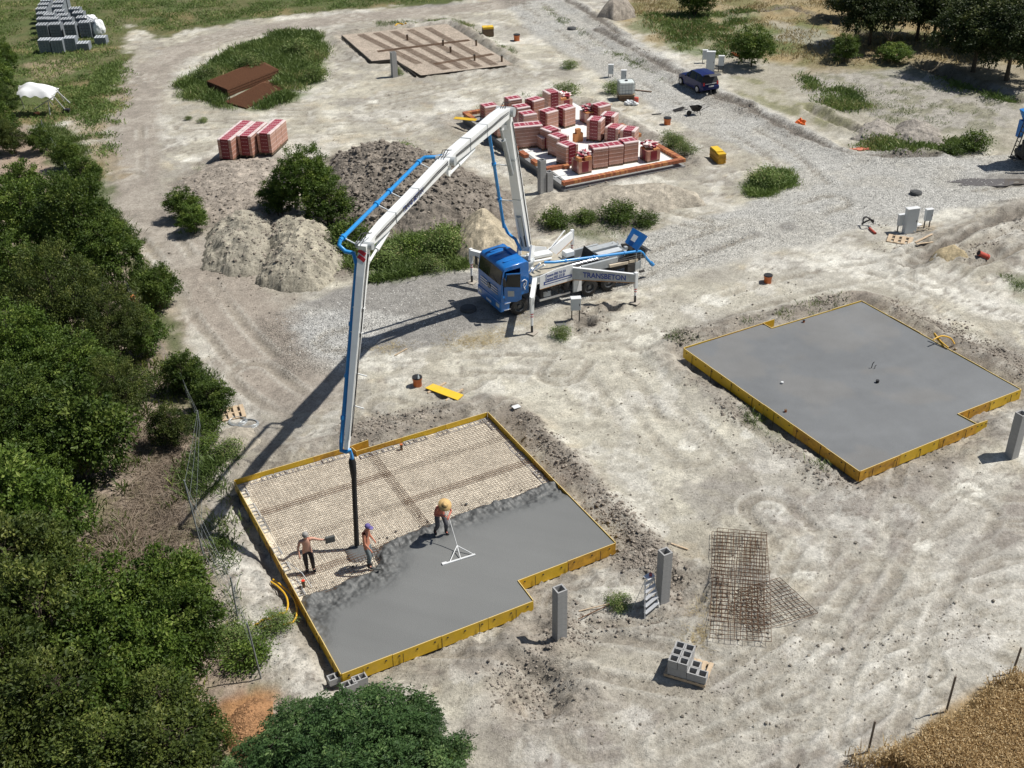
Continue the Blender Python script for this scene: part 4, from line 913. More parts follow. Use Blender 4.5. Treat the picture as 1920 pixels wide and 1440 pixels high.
for zx, zy, sd_, h_, dr, lb in [
    (683, 295, 'y', 1.28, .22, 'brick pallet standing alone left of centre, maroon print on its left side'),
    (790, 270, 'y', 1.25, .22, 'brick pallet standing alone at the centre back, maroon print on its left side'),
    (598, 240, 'y', 1.5, .22, 'tall brick pallet behind the boom, at the back left beside the torn stack'),
    (690, 185, 'x', 1.45, 0, 'rearmost tall brick pallet, mostly hidden behind the others'),
    (1012, 355, 'y', 1.35, .75, 'brick pallet turned towards the viewer right of the loose orange bricks'),
    (1095, 325, 'y', 1.35, .75, 'turned brick pallet directly behind the one right of the loose bricks'),
    (1005, 250, 'y', 1.2, .15, 'brick pallet at the back right beside the torn open wrapping'),
    (1120, 368, 'y', .95, .6, 'low brick pallet behind the one beside the right brick wall'),
    (1222, 392, 'y', 1.05, .75, 'brick pallet with maroon side close to the right brick wall'),
    (968, 527, 'y', 1.28, -.14, 'leftmost of the three pallets in line along the front wall'),
    (1063, 508, 'y', 1.22, -.14, 'middle one of the three pallets in line along the front wall'),
    (1160, 491, 'y', 1.3, -.05, 'rightmost of the three pallets in line along the front wall'),
    (800, 510, 'x', 1.25, .22, 'front pallet of the tight row of three right of the boom foot'),
    (745, 455, 'x', 1.25, .22, 'middle pallet of the tight row of three right of the boom foot'),
    (695, 412, 'x', 1.25, .22, 'back pallet of the tight row of three right of the boom foot'),
    (650, 408, 'x', .75, 0, 'half height pallet at the left end of the tight row'),
    (565, 392, 'y', 1.4, -.2, 'right one of the two joined pallets just right of the boom'),
    (478, 402, 'y', 1.42, -.2, 'left one of the two joined pallets just right of the boom'),
    (540, 322, 'y', 1.4, .0, 'second row pallet behind the two joined ones beside the boom'),
    (500, 268, 'y', 1.3, 0, 'third row pallet with white striped top beside the boom'),
    (450, 210, 'y', 1.25, 0, 'pallet seen just right of the boom knee'),
    (375, 330, 'y', 1.35, 0, 'pallet seen through the gap between boom and blue pipe'),
    (300, 225, 'y', .9, 0, 'low pallet at the far left corner behind the boom')]:
    brick_pallet(*z3(zx, zy), FZ, sd_, h_, HANG + dr, lb, 1.02)
def torn_stack(zx, zy, h, label, w=.95, orange=False):
    c = atv(*z3(zx, zy), FZ) + Vector((w * .2, w * .5, 0)); t = thing('opened_brick_pallet', label, 'brick pallet', (c.x, c.y, FZ), HANG, 'opened brick pallets'); rnd = random.Random(int(zx))
    k = MB(); k.box((0, 0, .06), (w, w, .1)); k.build('pallet', M_WOODD, t)
    lay = max(1, round(h / .25))
    for l in range(lay):
        for i in range(4):
            for j in range(2):
                if l == lay - 1 and rnd.random() < .35: continue
                o = link_mesh('brick', BRICKO_ME, t, ((-.375 + .25 * i) * w, (-.25 + .5 * j) * w, .24 + l * .245)); o.scale = (w / .25 / 4.1, w * .49 / .115, 1.2)
    k = MB(); k.box((0, 0, .11 + h * .4), (w + .02, w + .02, h * .78)); k.build('film', M_FILM, t)
    k = MB(); k.box((.0, -w / 2 - .014, .11 + h * .4), (w * .5, .01, h * .74)); k.build('printed_band', M_MAR, t)
    k = MB(); k.box((-w / 2 - .014, 0, .11 + h * .4), (.01, w * .5, h * .74)); k.build('printed_band', M_MAR, t)
    # crumpled film thrown back
    bm = bmesh.new(); bmesh.ops.create_icosphere(bm, subdivisions=3, radius=.42)
    for v in bm.verts:
        q = v.co; f = 1 + .5 * (math.sin(q.x * 19 + zx) * math.sin(q.y * 17) + .6 * math.sin(q.z * 23 + q.x * 9)); v.co = Vector((q.x * f * 1.1, q.y * f * 1.05, q.z * f * .42))
    me = bpy.data.meshes.new('torn_film'); bm.to_mesh(me); bm.free(); me.materials.append(M_FILM2); me.materials.append(M_MARL)
    for i, p in enumerate(me.polygons): p.material_index = 1 if (math.sin(p.center.x * 13) + math.sin(p.center.y * 11)) > .2 else 0
    o = link_mesh('torn_film', me, t, (.28 if orange else .05, .2, .16 + h))
torn_stack(770, 150, .75, 'torn open low brick stack at the back edge of the floor')
torn_stack(925, 240, .85, 'torn open brick stack with crumpled maroon film at the back right')
torn_stack(1305, 478, .85, 'torn open pallet with white film rumpled on top at the right corner')
torn_stack(880, 552, .95, 'opened pallet of orange bricks at the front left corner of the floor', orange=True)
t = thing('loose_brick_stack', 'small stack of loose orange bricks in the middle of the white floor', 'brick stack', tuple(atv(*z3(877, 352), FZ)), HANG)
for i, (x, z, s) in enumerate(((-.17, .16, 1.4), (.17, .16, 1.4), (-.17, .46, 1.4), (.17, .46, 1.4), (.0, .76, 1.2))):
    o = link_mesh('brick', BRICKO_ME, t, (x, .12, z)); o.scale = (1.35, 2.4, 1.5)
# wrapped rows on the earth, upper left
gz = .15
W1 = .98; a0 = Vector(at(438, 303, gz)); dirr = (Vector(at(479, 234.6, 1.55)) - Vector(at(438, 269, 1.55))); dirr.z = 0; dr = dirr.normalized(); rowang = math.atan2(dr.y, dr.x)
n_in = max(3, round(dirr.length / 1.02)); pp = Vector((dr.y, -dr.x, 0))
names = ('left', 'middle', 'right')
for r_, (cx, cy) in enumerate(((438, 303), (475, 296), (511, 291))):
    o_ = Vector(at(cx, cy, gz))
    for i in range(n_in - (1 if r_ else 0)):
        c = o_ + dr * ((i + .5) * 1.01) - pp * (W1 / 2)
        wd = ('front', 'second', 'third', 'fourth', 'fifth', 'sixth', 'seventh', 'eighth')[i]
        t = thing('brick_pallet', '%s pallet of the %s row of wrapped bricks behind the leafy tree' % (wd, names[r_]), 'brick pallet', (c.x, c.y, gz), rowang, 'brick pallets in three rows on the earth')
        for n, me in pallet_parts('y', 1.36, W1, i):
            o = link_mesh(n, me, t)
            if n == 'lettering': o['kind'] = 'stuff'; o.parent = [c2 for c2 in t.children if c2.name.startswith('printed_band')][0]
# ================================================================ CONCRETE PUMP TRUCK
M_BLUE = mat('truck_blue', (.012, .16, .50), .34, var=.14, vscale=3, coat=.4, dirt=.4, dirt_col=(.12, .17, .24))
M_BLUEP = mat('pipe_blue', (.02, .27, .66), .35, var=.08, vscale=4, coat=.3, dirt=.15, dirt_col=(.2, .25, .3))
M_BLUED = mat('letter_blue', (.015, .05, .28), .4, var=.02)
M_BWHITE = mat('boom_white', (.86, .88, .875), .35, var=.03, vscale=1.5, coat=.3, dirt=.15, dirt_col=(.42, .41, .38))
M_GLASS = mat('dark_glass', (.010, .013, .014), .10, var=.3, vscale=2, spec=.35)
M_TYRE = mat('tyre_rubber', (.028, .027, .026), .85, var=.3, vscale=9, dirt=.25, dirt_col=(.12, .11, .10))
M_RIM = mat('rim_steel', (.10, .105, .11), .5, metal=.3, var=.2)
M_CHROME = mat('bright_metal', (.62, .64, .66), .28, metal=.7, var=.1)
M_DARK = mat('chassis_dark', (.035, .034, .033), .7, var=.4, vscale=5, dirt=.35, dirt_col=(.2, .18, .15))
M_LGREY = mat('light_grey_paint', (.42, .45, .46), .45, var=.14, vscale=4, dirt=.55, dirt_col=(.35, .32, .27))
M_RED = mat('reflective_red', (.55, .02, .03), .4, var=.05)
M_HOSE = mat('black_hose', (.018, .018, .019), .6, var=.4, vscale=7)
M_TAN = mat('tan_dusty', (.58, .50, .38), .7, var=.12, vscale=3)
M_DUST = mat('dusty_deck', (.40, .37, .30), .8, var=.25, vscale=3.5)
M_SEAT = mat('seat_blue', (.02, .05, .16), .8)
TP0 = at(974.6, 590.6, 0.03); TANG = math.radians(28.156)
truck = thing('concrete_pump_truck', 'blue cab concrete pump truck with white boom unfolded over the poured slab', 'truck', tuple(TP0), TANG)
T_inv = (Matrix.Translation(Vector(TP0)) @ Matrix.Rotation(TANG, 4, 'Z')).inverted()
def TL(p): return T_inv @ Vector(p)
def TWd(p): return (Matrix.Translation(Vector(TP0)) @ Matrix.Rotation(TANG, 4, 'Z')) @ Vector(p)
YC = 1.25
# cab: panels round a hollow interior
cab = MB()
side = [(-.985, .45), (-1.03, 1.0), (-1.01, 1.86), (-.88, 2.60), (-.74, 2.78), (.46, 2.86), (.54, 2.74), (.54, 1.16), (.42, 1.14), (0, 1.10), (-.42, 1.0), (-.57, .82), (-.60, .45)]
cab.sheet(side, (0, 2.47, 0), (1, 0, 0), (0, 0, 1), (0, 1, 0), .05)
# near side: rear quarter, sill, front pillar, over the door
cab.sheet([(.06, 1.12), (.42, 1.14), (.54, 1.16), (.54, 2.74), (.46, 2.86), (.06, 2.83)], (0, .03, 0), (1, 0, 0), (0, 0, 1), (0, 1, 0), .05)
cab.sheet([(-.985, .45), (-1.03, 1.0), (-.86, 1.06), (-.42, 1.0), (-.57, .82), (-.60, .45)], (0, .03, 0), (1, 0, 0), (0, 0, 1), (0, 1, 0), .05)
cab.sheet([(-1.03, 1.0), (-1.01, 1.86), (-.88, 2.60), (-.80, 2.60), (-.92, 1.86), (-.90, 1.0)], (0, .031, 0), (1, 0, 0), (0, 0, 1), (0, 1, 0), .05)
cab.sheet([(-.88, 2.58), (-.74, 2.78), (.46, 2.86), (.10, 2.62)], (0, .029, 0), (1, 0, 0), (0, 0, 1), (0, 1, 0), .05)
cab.sheet([(-.55, .85), (-.42, 1.0), (0, 1.10), (.42, 1.14), (.42, 1.2), (-.6, 1.16)], (0, .028, 0), (1, 0, 0), (0, 0, 1), (0, 1, 0), .05)
cab.box((.515, YC, 1.95), (.05, 2.4, 1.6)); cab.box((-.22, YC, 1.13), (1.5, 2.4, .06))
# front, lower, and bumper
cab.add([(-1.045, .02, .95), (-1.045, 2.48, .95), (-1.015, 2.48, 1.86), (-1.015, .02, 1.86), (-.99, .02, .95), (-.99, 2.48, .95), (-.96, 2.48, 1.86), (-.96, .02, 1.86)], [(0, 3, 2, 1), (4, 5, 6, 7), (0, 1, 5, 4), (3, 7, 6, 2), (0, 4, 7, 3), (1, 2, 6, 5)])
cab.bevbox((-.98, YC, .68), (.22, 2.5, .54), .05)
# roof with rounded edge, visor lip and ribs
rf = [(-.90, 2.58), (-.86, 2.70), (-.74, 2.80), (-.3, 2.85), (.46, 2.88), (.54, 2.80), (.54, 2.70)]
vs = []
for y, dz in ((.0, -.06), (.04, -.015), (.14, .0), (2.36, 0), (2.46, -.015), (2.50, -.06)): vs += [(x, y, z + dz * (1 if i not in (0, 6) else .2)) for i, (x, z) in enumerate(rf)]
cab.add(vs, [(j * 7 + i, j * 7 + i + 1, (j + 1) * 7 + i + 1, (j + 1) * 7 + i) for j in range(5) for i in range(6)], 0, True)
for y in (.55, 1.0, 1.5, 1.95): cab.bevbox((-.12, y, 2.862), (.95, .10, .03), .012)
cabo = cab.build('cab', [M_BLUE], truck)
k = MB(); k.bevbox((.32, 2.0 - .55, 2.90), (.30, .85, .07), .02); k.build('roof_hatch', M_BLUE, cabo)
k = MB(); k.bar((-1.025, .10, 1.88), (-1.025, 2.40, 1.88), .03, .03); k.v = []; k.f = []; k.m = []; k.smooth = []
k.add([(-1.025, .09, 1.88), (-1.045, 1.25, 1.88), (-1.025, 2.41, 1.88), (-.895, 2.41, 2.60), (-.91, 1.25, 2.62), (-.895, .09, 2.60)], [(0, 5, 4, 1), (1, 4, 3, 2)])
k.add([(-.99, .09, 1.87), (-.99, 2.41, 1.87), (-.86, 2.41, 2.61), (-.86, .09, 2.61)], [(0, 1, 2, 3)])
k.build('windscreen', M_GLASS, cabo)
k = MB(); k.add([(-.9, 2.507, 1.85), (.02, 2.507, 1.85), (.02, 2.507, 2.5), (-.78, 2.507, 2.5)], [(0, 1, 2, 3)]); k.build('side_window', M_GLASS, cabo)
for i, z in enumerate((1.56, 1.42, 1.28)):
    k = MB()
    for a, b in ((.35, 1.05), (1.45, 2.15)): k.bar((-1.058 + .002 * i, a, z), (-1.062 + .002 * i, b, z), .02, .05)
    g_ = k.build('grille_bar', M_CHROME, cabo); g_['kind'] = 'stuff'
k = MB(); k.cyl((-1.04, 1.25, 1.42), (-1.085, 1.25, 1.42), .15, 20); em = k.build('emblem', M_BLACK, cabo)
k = MB(); k.tube([(-1.09, 1.25 + .12 * math.cos(a), 1.42 + .12 * math.sin(a)) for a in [i * math.pi / 10 for i in range(21)]], .010, 6, 0, False)
for a in (90, 210, 330): a = math.radians(a); k.bar((-1.09, 1.25, 1.42), (-1.09, 1.25 + .12 * math.cos(a), 1.42 + .12 * math.sin(a)), .02, .02)
k.build('star', M_CHROME, em)
for y in (.30, 2.2): k = MB(); k.bevbox((-1.09, y, .72), (.03, .34, .18), .012); k.build('headlight', mat('lamp_glass', (.65, .66, .62), .2, coat=.5), cabo)
k = MB(); k.box((-1.097, 1.25, .60), (.01, .52, .11)); k.build('number_plate', M_WHITE, cabo)
for y in (.45, 1.35): k = MB(); k.bar((-1.04, y, 1.90), (-.985, y + .6, 2.15), .02, .015); k.build('wiper', M_BLACK, cabo)
for z, x in ((.50, -.72), (.86, -.70)): k = MB(); k.bevbox((x, .02, z), (.36, .14, .035), .01); k.build('step', M_CHROME, cabo)
# open door
dth = math.radians(34); hx, hy = -.86, .0
dd = Vector((math.cos(dth), -math.sin(dth), 0)); dn = Vector((dd.y, -dd.x, 0)); DL = .86
k = MB()
def dsheet(out, mi=0, off=0.0, th=.05): k.sheet(out, Vector((hx, hy, 0)) + dn * off, dd, (0, 0, 1), dn, th, mi)
dsheet([(0, .98), (DL - .25, 1.0), (DL, 1.15), (DL, 1.78), (0, 1.78)])
dsheet([(0, 1.78), (.05, 1.78), (.16, 2.50), (.10, 2.50)]); dsheet([(.10, 2.5), (.16, 2.44), (DL - .05, 2.52), (DL, 2.58)]); dsheet([(DL - .05, 1.78), (DL, 1.78), (DL, 2.58), (DL - .05, 2.55)])
door = k.build('door', M_BLUE, cabo)
k = MB(); k.sheet([(.055, 1.79), (DL - .055, 1.79), (DL - .055, 2.50), (.17, 2.43)], Vector((hx, hy, 0)), dd, (0, 0, 1), dn, .012); k.build('door_window', M_GLASS, door)
k = MB(); k.sheet([(.18, 1.28), (.50, 1.30), (.50, 1.60), (.18, 1.58)], Vector((hx, hy, 0)) + dn * .03, dd, (0, 0, 1), dn, .006); k.sheet([(.18, 1.28), (.50, 1.30), (.50, 1.60), (.18, 1.58)], Vector((hx, hy, 0)) - dn * .03, dd, (0, 0, 1), dn, .006); k.build('sticker', M_LGREY, door)['kind'] = 'stuff'
k = MB(); k.tube([(-.93, -.02, 2.35), (-.98, -.24, 2.38), (-.98, -.26, 1.95), (-.93, -.02, 1.90)], .018, 6); k.bevbox((-.98, -.26, 2.15), (.07, .22, .42), .02, 0); k.build('mirror', M_BLACK, cabo)
k = MB(); k.tube([(-.93, 2.52, 2.35), (-.98, 2.74, 2.38), (-.98, 2.76, 1.95), (-.93, 2.52, 1.90)], .018, 6); k.bevbox((-.98, 2.76, 2.15), (.07, .22, .42), .02, 0); k.build('mirror', M_BLACK, cabo)
for y in (.65, 1.8): k = MB(); k.bevbox((.02, y, 1.45), (.5, .5, .2), .06); k.bevbox((.28, y, 1.85), (.14, .5, .75), .05); k.build('seat', M_SEAT, cabo)
k = MB(); k.tube([(-.50, .65 + .19 * math.cos(a), 1.72 + .17 * math.sin(a)) for a in [i * math.pi / 8 for i in range(17)]], .016, 6, 0, False); k.build('steering_wheel', M_BLACK, cabo)
k = MB()
for pts in ([(.14, .0, 1.85), (.30, 0, 1.92), (.42, 0, 1.80), (.38, 0, 1.60), (.26, 0, 1.45), (.22, 0, 1.60), (.26, 0, 1.72)],):
    k.tube([Vector(p) - Vector((0, .006, 0)) for p in pts], .022, 5)
k.bar((.25, -.004, 1.60), (.36, -.004, 1.80), .02, .03); k.bar((.27, -.004, 1.5), (.33, -.004, 1.36), .02, .05); k.build('side_mark', M_WHITE, cabo)
# wheels
def wheel_mb(r, w, dual):
    k = MB(); n = 28
    prof = [(r * .60, -w / 2), (r * .92, -w / 2), (r, -w * .38), (r, w * .38), (r * .92, w / 2), (r * .60, w / 2)]
    vs = []; 
    for a in [2 * math.pi * i / n for i in range(n)]: vs += [(q[0] * math.cos(a), q[1], q[0] * math.sin(a)) for q in prof]
    m = len(prof); k.add(vs, [(i * m + j, i * m + j + 1, ((i + 1) % n) * m + j + 1, ((i + 1) % n) * m + j) for i in range(n) for j in range(m - 1)], 0, True)
    for i in range(n * 2):
        a = math.pi * i / n; k.box((r * math.cos(a), (.12 if i % 2 else -.12) * w / .3, r * math.sin(a)), (.03, w * .4, .02), 0, 0, Matrix.Rotation(-a, 3, 'Y'))
    return k
def wheel(parent, x, y, r, w, out):
    k = wheel_mb(r, w, False); o = k.build('wheel', M_TYRE, parent, (x, y, r)); 
    k = MB(); n = 20; prof = [(r * .605, w * .46), (r * .55, w * .40), (r * .50, w * .1), (r * .22, w * .16), (r * .18, w * .46), (.001, w * .46)]
    vs = []
    for a in [2 * math.pi * i / n for i in range(n)]: vs += [(q[0] * math.cos(a), q[1] * out, q[0] * math.sin(a)) for q in prof]
    m = len(prof); k.add(vs, [(i * m + j, i * m + j + 1, ((i + 1) % n) * m + j + 1, ((i + 1) % n) * m + j) for i in range(n) for j in range(m - 1)], 0, False)
    for i in range(10):
        a = 2 * math.pi * i / 10; k.cyl((r * .37 * math.cos(a), out * w * .12, r * .37 * math.sin(a)), (r * .37 * math.cos(a), out * w * .22, r * .37 * math.sin(a)), .022, 6, 0)
    k.build('rim', M_RIM, o); return o
for y, out in ((.15, -1), (2.35, 1)):
    wheel(truck, 0, y, .49, .30, out)
    for x in (4.16, 5.36):
        wheel(truck, x, y + (.02 if out < 0 else -.02), .48, .30, out); wheel(truck, x, y + (.36 if out < 0 else -.36), .48, .28, -out)
k = MB()
for y in (.85, 1.65): k.box((3.2, y, .78), (8.0, .09, .26))
for x in (-.3, 1.0, 2.3, 3.6, 4.8, 6.0, 7.0): k.box((x, YC, .78), (.08, .72, .2))
for x in (0, 4.16, 5.36): k.cyl((x, .3, .49), (x, 2.2, .49), .09, 10); k.bevbox((x, YC, .49), (.4, .42, .4), .1)
k.build('chassis', M_DARK, truck)['kind'] = 'stuff'
# side equipment under the panel
k = MB(); k.bevbox((1.55, .45, .80), (.6, .6, .5), .05); k.cyl((1.95, .45, .85), (2.6, .45, .85), .2, 14); k.bevbox((2.85, .4, .85), (.35, .5, .5), .04)
for x in (1.3, 1.8, 2.35, 2.7): k.box((x, .12, .85), (.04, .05, .7))
for x in (1.5, 2.0, 2.5): k.tube([(x, .14, 1.05), (x + .15, .10, .85), (x + .3, .14, .7)], .025, 6)
k.build('underbody_equipment', M_DARK, truck)['kind'] = 'stuff'
k = MB(); k.bar((1.17, .04, .49), (2.98, .04, .50), .06, .09); k.build('side_rail', M_CHROME, truck)
k = MB(); k.bevbox((1.66, .30, .72), (.42, .42, .30), .03); k.build('battery_box', M_LGREY, truck)
# deck and side panels
k = MB(); k.add([(1.18, .0, 1.14), (3.12, .0, 1.20), (3.12, .0, 2.06), (2.2, .0, 2.04), (1.18, .0, 1.86), (1.18, .05, 1.14), (3.12, .05, 1.20), (3.12, .05, 2.06), (2.2, .05, 2.04), (1.18, .05, 1.86)], [(0, 1, 2, 3, 4), (9, 8, 7, 6, 5), (0, 5, 6, 1), (1, 6, 7, 2), (2, 7, 8, 3), (3, 8, 9, 4), (4, 9, 5, 0)])
sp = k.build('side_panel', M_BWHITE, truck)
def slope(x): return .031 * (x - 1.18)
k = MB()
k.add([(1.40, -.004, 1.42 + slope(1.4)), (3.05, -.004, 1.42 + slope(3.05)), (3.05, -.004, 1.48 + slope(3.05)), (1.40, -.004, 1.48 + slope(1.4))], [(0, 1, 2, 3)])
k.add([(1.40, -.004, 1.30 + slope(1.4)), (3.05, -.004, 1.30 + slope(3.05)), (3.05, -.004, 1.34 + slope(3.05)), (1.40, -.004, 1.34 + slope(1.4))], [(0, 1, 2, 3)])
for x in (1.40, 2.98): k.add([(x, -.0045, 1.30 + slope(x)), (x + .07, -.0045, 1.30 + slope(x)), (x + .07, -.0045, 1.48 + slope(x)), (x, -.0045, 1.48 + slope(x))], [(0, 1, 2, 3)])
k.build('stripe', M_BLUED, sp)['kind'] = 'stuff'
k = MB(); k.bar((1.18, .025, 1.125), (3.14, .025, 1.185), .06, .03); k.build('rusty_edge', mat('edge_rust', (.42, .22, .08), .8, var=.3, vscale=8), sp)
def text_mesh(s, size, name, parent, M, m, bold=0.0):
    cu = bpy.data.curves.new('txt', 'FONT'); cu.body = s; cu.size = size; cu.offset = bold; cu.extrude = .002; cu.resolution_u = 3
    ob = bpy.data.objects.new('txt', cu); COL.objects.link(ob); dg = bpy.context.evaluated_depsgraph_get()
    me = bpy.data.meshes.new_from_object(ob.evaluated_get(dg)); bpy.data.objects.remove(ob); me.materials.clear(); me.materials.append(m)
    me.transform(M); o = link_mesh(name, me, parent); o['kind'] = 'stuff'; return o
def face_matrix(org, ax, ay): 
    ax = Vector(ax).normalized(); ay = Vector(ay).normalized(); an = ax.cross(ay).normalized()
    return Matrix(((ax.x, ay.x, an.x, org[0]), (ax.y, ay.y, an.y, org[1]), (ax.z, ay.z, an.z, org[2]), (0, 0, 0, 1)))
tsl = (1, 0, .031)
text_mesh('Čerpanie 0905 710 154', .20, 'lettering', sp, face_matrix((1.50, -.006, 1.72), tsl, (0, 0, 1)) @ Matrix.Diagonal((.62, 1, 1, 1)), M_BLUED, .004)
text_mesh('Doprava 0903 213 50', .20, 'lettering', sp, face_matrix((1.50, -.006, 1.53), tsl, (0, 0, 1)) @ Matrix.Diagonal((.64, 1, 1, 1)), M_BLUED, .004)
k = MB(); k.bevbox((1.98, YC, 1.88), (2.35, 2.3, .08), .02); k.build('deck', M_DUST, truck)
k = MB(); k.bevbox((.98, .12, 1.70), (.42, .28, .30), .02); k.bevbox((.98, 2.38, 1.70), (.42, .28, .30), .02); k.bevbox((.98, YC, 1.62), (.40, 2.2, .42), .03); k.build('outrigger_housing', M_LGREY, truck)['kind'] = 'stuff'
k = MB(); k.add([(2.08, 2.42, 1.70), (3.05, 2.42, 1.70), (3.01, 2.52, 2.06), (2.08, 2.52, 2.32), (2.08, 2.46, 1.70), (3.05, 2.46, 1.70), (3.01, 2.56, 2.06), (2.08, 2.56, 2.32)], [(0, 1, 2, 3), (7, 6, 5, 4), (0, 4, 5, 1), (1, 5, 6, 2), (2, 6, 7, 3), (3, 7, 4, 0)]); k.build('side_panel', M_BWHITE, truck)
k = MB(); k.bevbox((2.25, 1.9, 2.05), (1.3, .5, .18), .03, 0, Matrix.Rotation(.05, 3, 'Y')); k.build('locker', M_BWHITE, truck)
k = MB(); k.bevbox((3.42, .06, .80), (.52, .10, .72), .02); k.build('mudguard', M_LGREY, truck)
k = MB(); k.add([(3.35, -.002, .45), (3.66, -.002, .45), (3.62, -.002, 1.1), (3.52, -.002, 1.1)], [(0, 1, 2, 3)]); k.build('mudguard_flash', M_BWHITE, truck)
for y0, y1, x0 in ((0, .75, 4.16), (0, .75, 5.36), (1.75, 2.5, 4.16), (1.75, 2.5, 5.36)):
    k = MB(); k.tube([(x0 + .56 * math.cos(a), (y0 + y1) / 2, .50 + .56 * math.sin(a)) for a in [math.pi * (.15 + .7 * i / 8) for i in range(9)]], .001, 4)
    k = MB(); A_ = [math.pi * (.12 + .76 * i / 8) for i in range(9)]
    k.add([(x0 + r_ * math.cos(a), y, .50 + r_ * math.sin(a)) for a in A_ for (r_, y) in ((.55, y0), (.55, y1), (.57, y1), (.57, y0))], [(i * 4 + j, i * 4 + (j + 1) % 4, (i + 1) * 4 + (j + 1) % 4, (i + 1) * 4 + j) for i in range(8) for j in range(4)])
    k.build('fender', M_DARK, truck)
# upper works behind the deck
k = MB(); k.bevbox((4.9, .30, 1.45), (2.2, .14, .46), .02); k.build('main_beam', M_LGREY, truck)
k = MB(); k.bevbox((4.9, 2.20, 1.45), (2.2, .14, .46), .02); k.build('main_beam', M_LGREY, truck)
k = MB(); k.box((5.1, YC, 1.12), (3.8, 1.7, .16)); k.build('subframe', M_DARK, truck)
k = MB(); k.bar((5.4, .12, 1.36), (6.55, .12, 1.30), .12, .13); k.build('tan_tube', M_TAN, truck)
k = MB(); k.bar((6.62, .14, 1.33), (7.15, .14, 1.30), .16, .15); k.build('tan_tube', M_TAN, truck)
k = MB(); k.bevbox((6.0, 1.75, 1.48), (1.7, .45, .50), .03); k.build('water_box', M_LGREY, truck)
k = MB(); k.bevbox((6.05, 1.15, 1.42), (1.5, .46, .48), .03); k.build('water_box', mat('pale_box', (.55, .58, .60), .45), truck)
k = MB(); k.add([(4.85, 1.0, 1.3), (5.25, 1.0, 1.3), (5.2, 1.0, 1.62), (5.0, 1.0, 1.85), (4.85, 2.0, 1.3), (5.25, 2.0, 1.3), (5.2, 2.0, 1.62), (5.0, 2.0, 1.9)], [(0, 1, 2, 3), (7, 6, 5, 4), (0, 4, 5, 1), (1, 5, 6, 2), (2, 6, 7, 3), (3, 7, 4, 0)]); k.build('front_shield', M_DARK, truck)
for i, (y, z) in enumerate(((.75, 1.35), (.95, 1.52), (1.6, 1.35))):
    k = MB(); k.cyl((3.3, y, z), (5.9, y, z - .02), .07, 10); k.build('hydraulic_cylinder', M_CHROME if i < 2 else M_LGREY, truck)
k = MB(); k.bevbox((3.52, 1.15, 2.14), (.52, .42, .28), .03); k.build('control_box', M_BWHITE, truck)
k = MB(); k.bevbox((3.6, 1.15, 1.93), (.4, .36, .16), .02); k.build('control_valves', M_DARK, truck)
k = MB()
for i in range(14):
    x = 6.7 + random.random() * .5; y = .8 + random.random() * 1.2; z = 1.45 + random.random() * .35
    k.tube([(x, y, 1.35), (x + random.uniform(-.2, .2), y + random.uniform(-.2, .2), z), (x + random.uniform(-.35, .35), y + random.uniform(-.3, .3), z - .1)], .018, 5)
for x, y, z in ((6.9, 1.5, 1.55), (7.05, 1.1, 1.6), (6.85, .9, 1.5)): k.bevbox((x, y, z), (.18, .18, .22), .03)
k.build('valve_block', M_LGREY, truck)['kind'] = 'stuff'
# hopper with lid up
k = MB(); hx0, hx1, hy0, hy1 = 7.25, 8.15, .62, 1.92
k.add([(hx0, hy0, 1.5), (hx1, hy0, 1.38), (hx1, hy1, 1.38), (hx0, hy1, 1.5), (hx0 + .2, hy0 + .3, .75), (hx1 - .3, hy0 + .3, .75), (hx1 - .3, hy1 - .3, .75), (hx0 + .2, hy1 - .3, .75)], [(0, 4, 5, 1), (1, 5, 6, 2), (2, 6, 7, 3), (3, 7, 4, 0), (4, 7, 6, 5)])
for i in range(8): y = hy0 + .08 + i * .163; k.bar((hx0, y, 1.47), (hx1, y, 1.36), .02, .03)
k.build('hopper', M_DARK, truck)['kind'] = 'stuff'
def lid_pt(px_, py_, x): 
    q = on_plane(860 + px_ / 4.8, 400 + py_ / 4.8, TWd((x, 0, 0)), Matrix.Rotation(TANG, 3, 'Z') @ Vector((1, 0, 0))); return TL(q)
l0, l1, l2, l3 = lid_pt(1497, 262, 7.25), lid_pt(1608, 335, 7.25), lid_pt(1700, 205, 7.85), lid_pt(1570, 130, 7.85)
nn = (l1 - l0).cross(l3 - l0).normalized() * .03
k = MB(); k.add([l0 - nn, l1 - nn, l2 - nn, l3 - nn, l0 + nn, l1 + nn, l2 + nn, l3 + nn], [(0, 3, 2, 1), (4, 5, 6, 7), (0, 1, 5, 4), (1, 2, 6, 5), (2, 3, 7, 6), (3, 0, 4, 7)]); lid = k.build('hopper_lid', M_BLUE, truck)
cN = Vector(TL(CPOS)) - l0; sg = 1 if nn.dot(cN) > 0 else -1
def lq(u, v): return l0 * (1 - u) * (1 - v) + l1 * u * (1 - v) + l2 * u * v + l3 * (1 - u) * v
k = MB(); o_ = nn * sg * 2.6; k.add([lq(.30, .30) + o_, lq(.62, .30) + o_, lq(.62, .70) + o_, lq(.30, .70) + o_], [(0, 1, 2, 3)]); k.build('lid_plate', M_WHITE, lid)
k = MB(); k.add([(8.15, .7, 1.38), (8.55, .75, 1.22), (8.5, 1.8, 1.25), (8.15, 1.85, 1.38)], [(0, 1, 2, 3), (3, 2, 1, 0)]); k.build('rubber_flap', M_BLACK, truck)
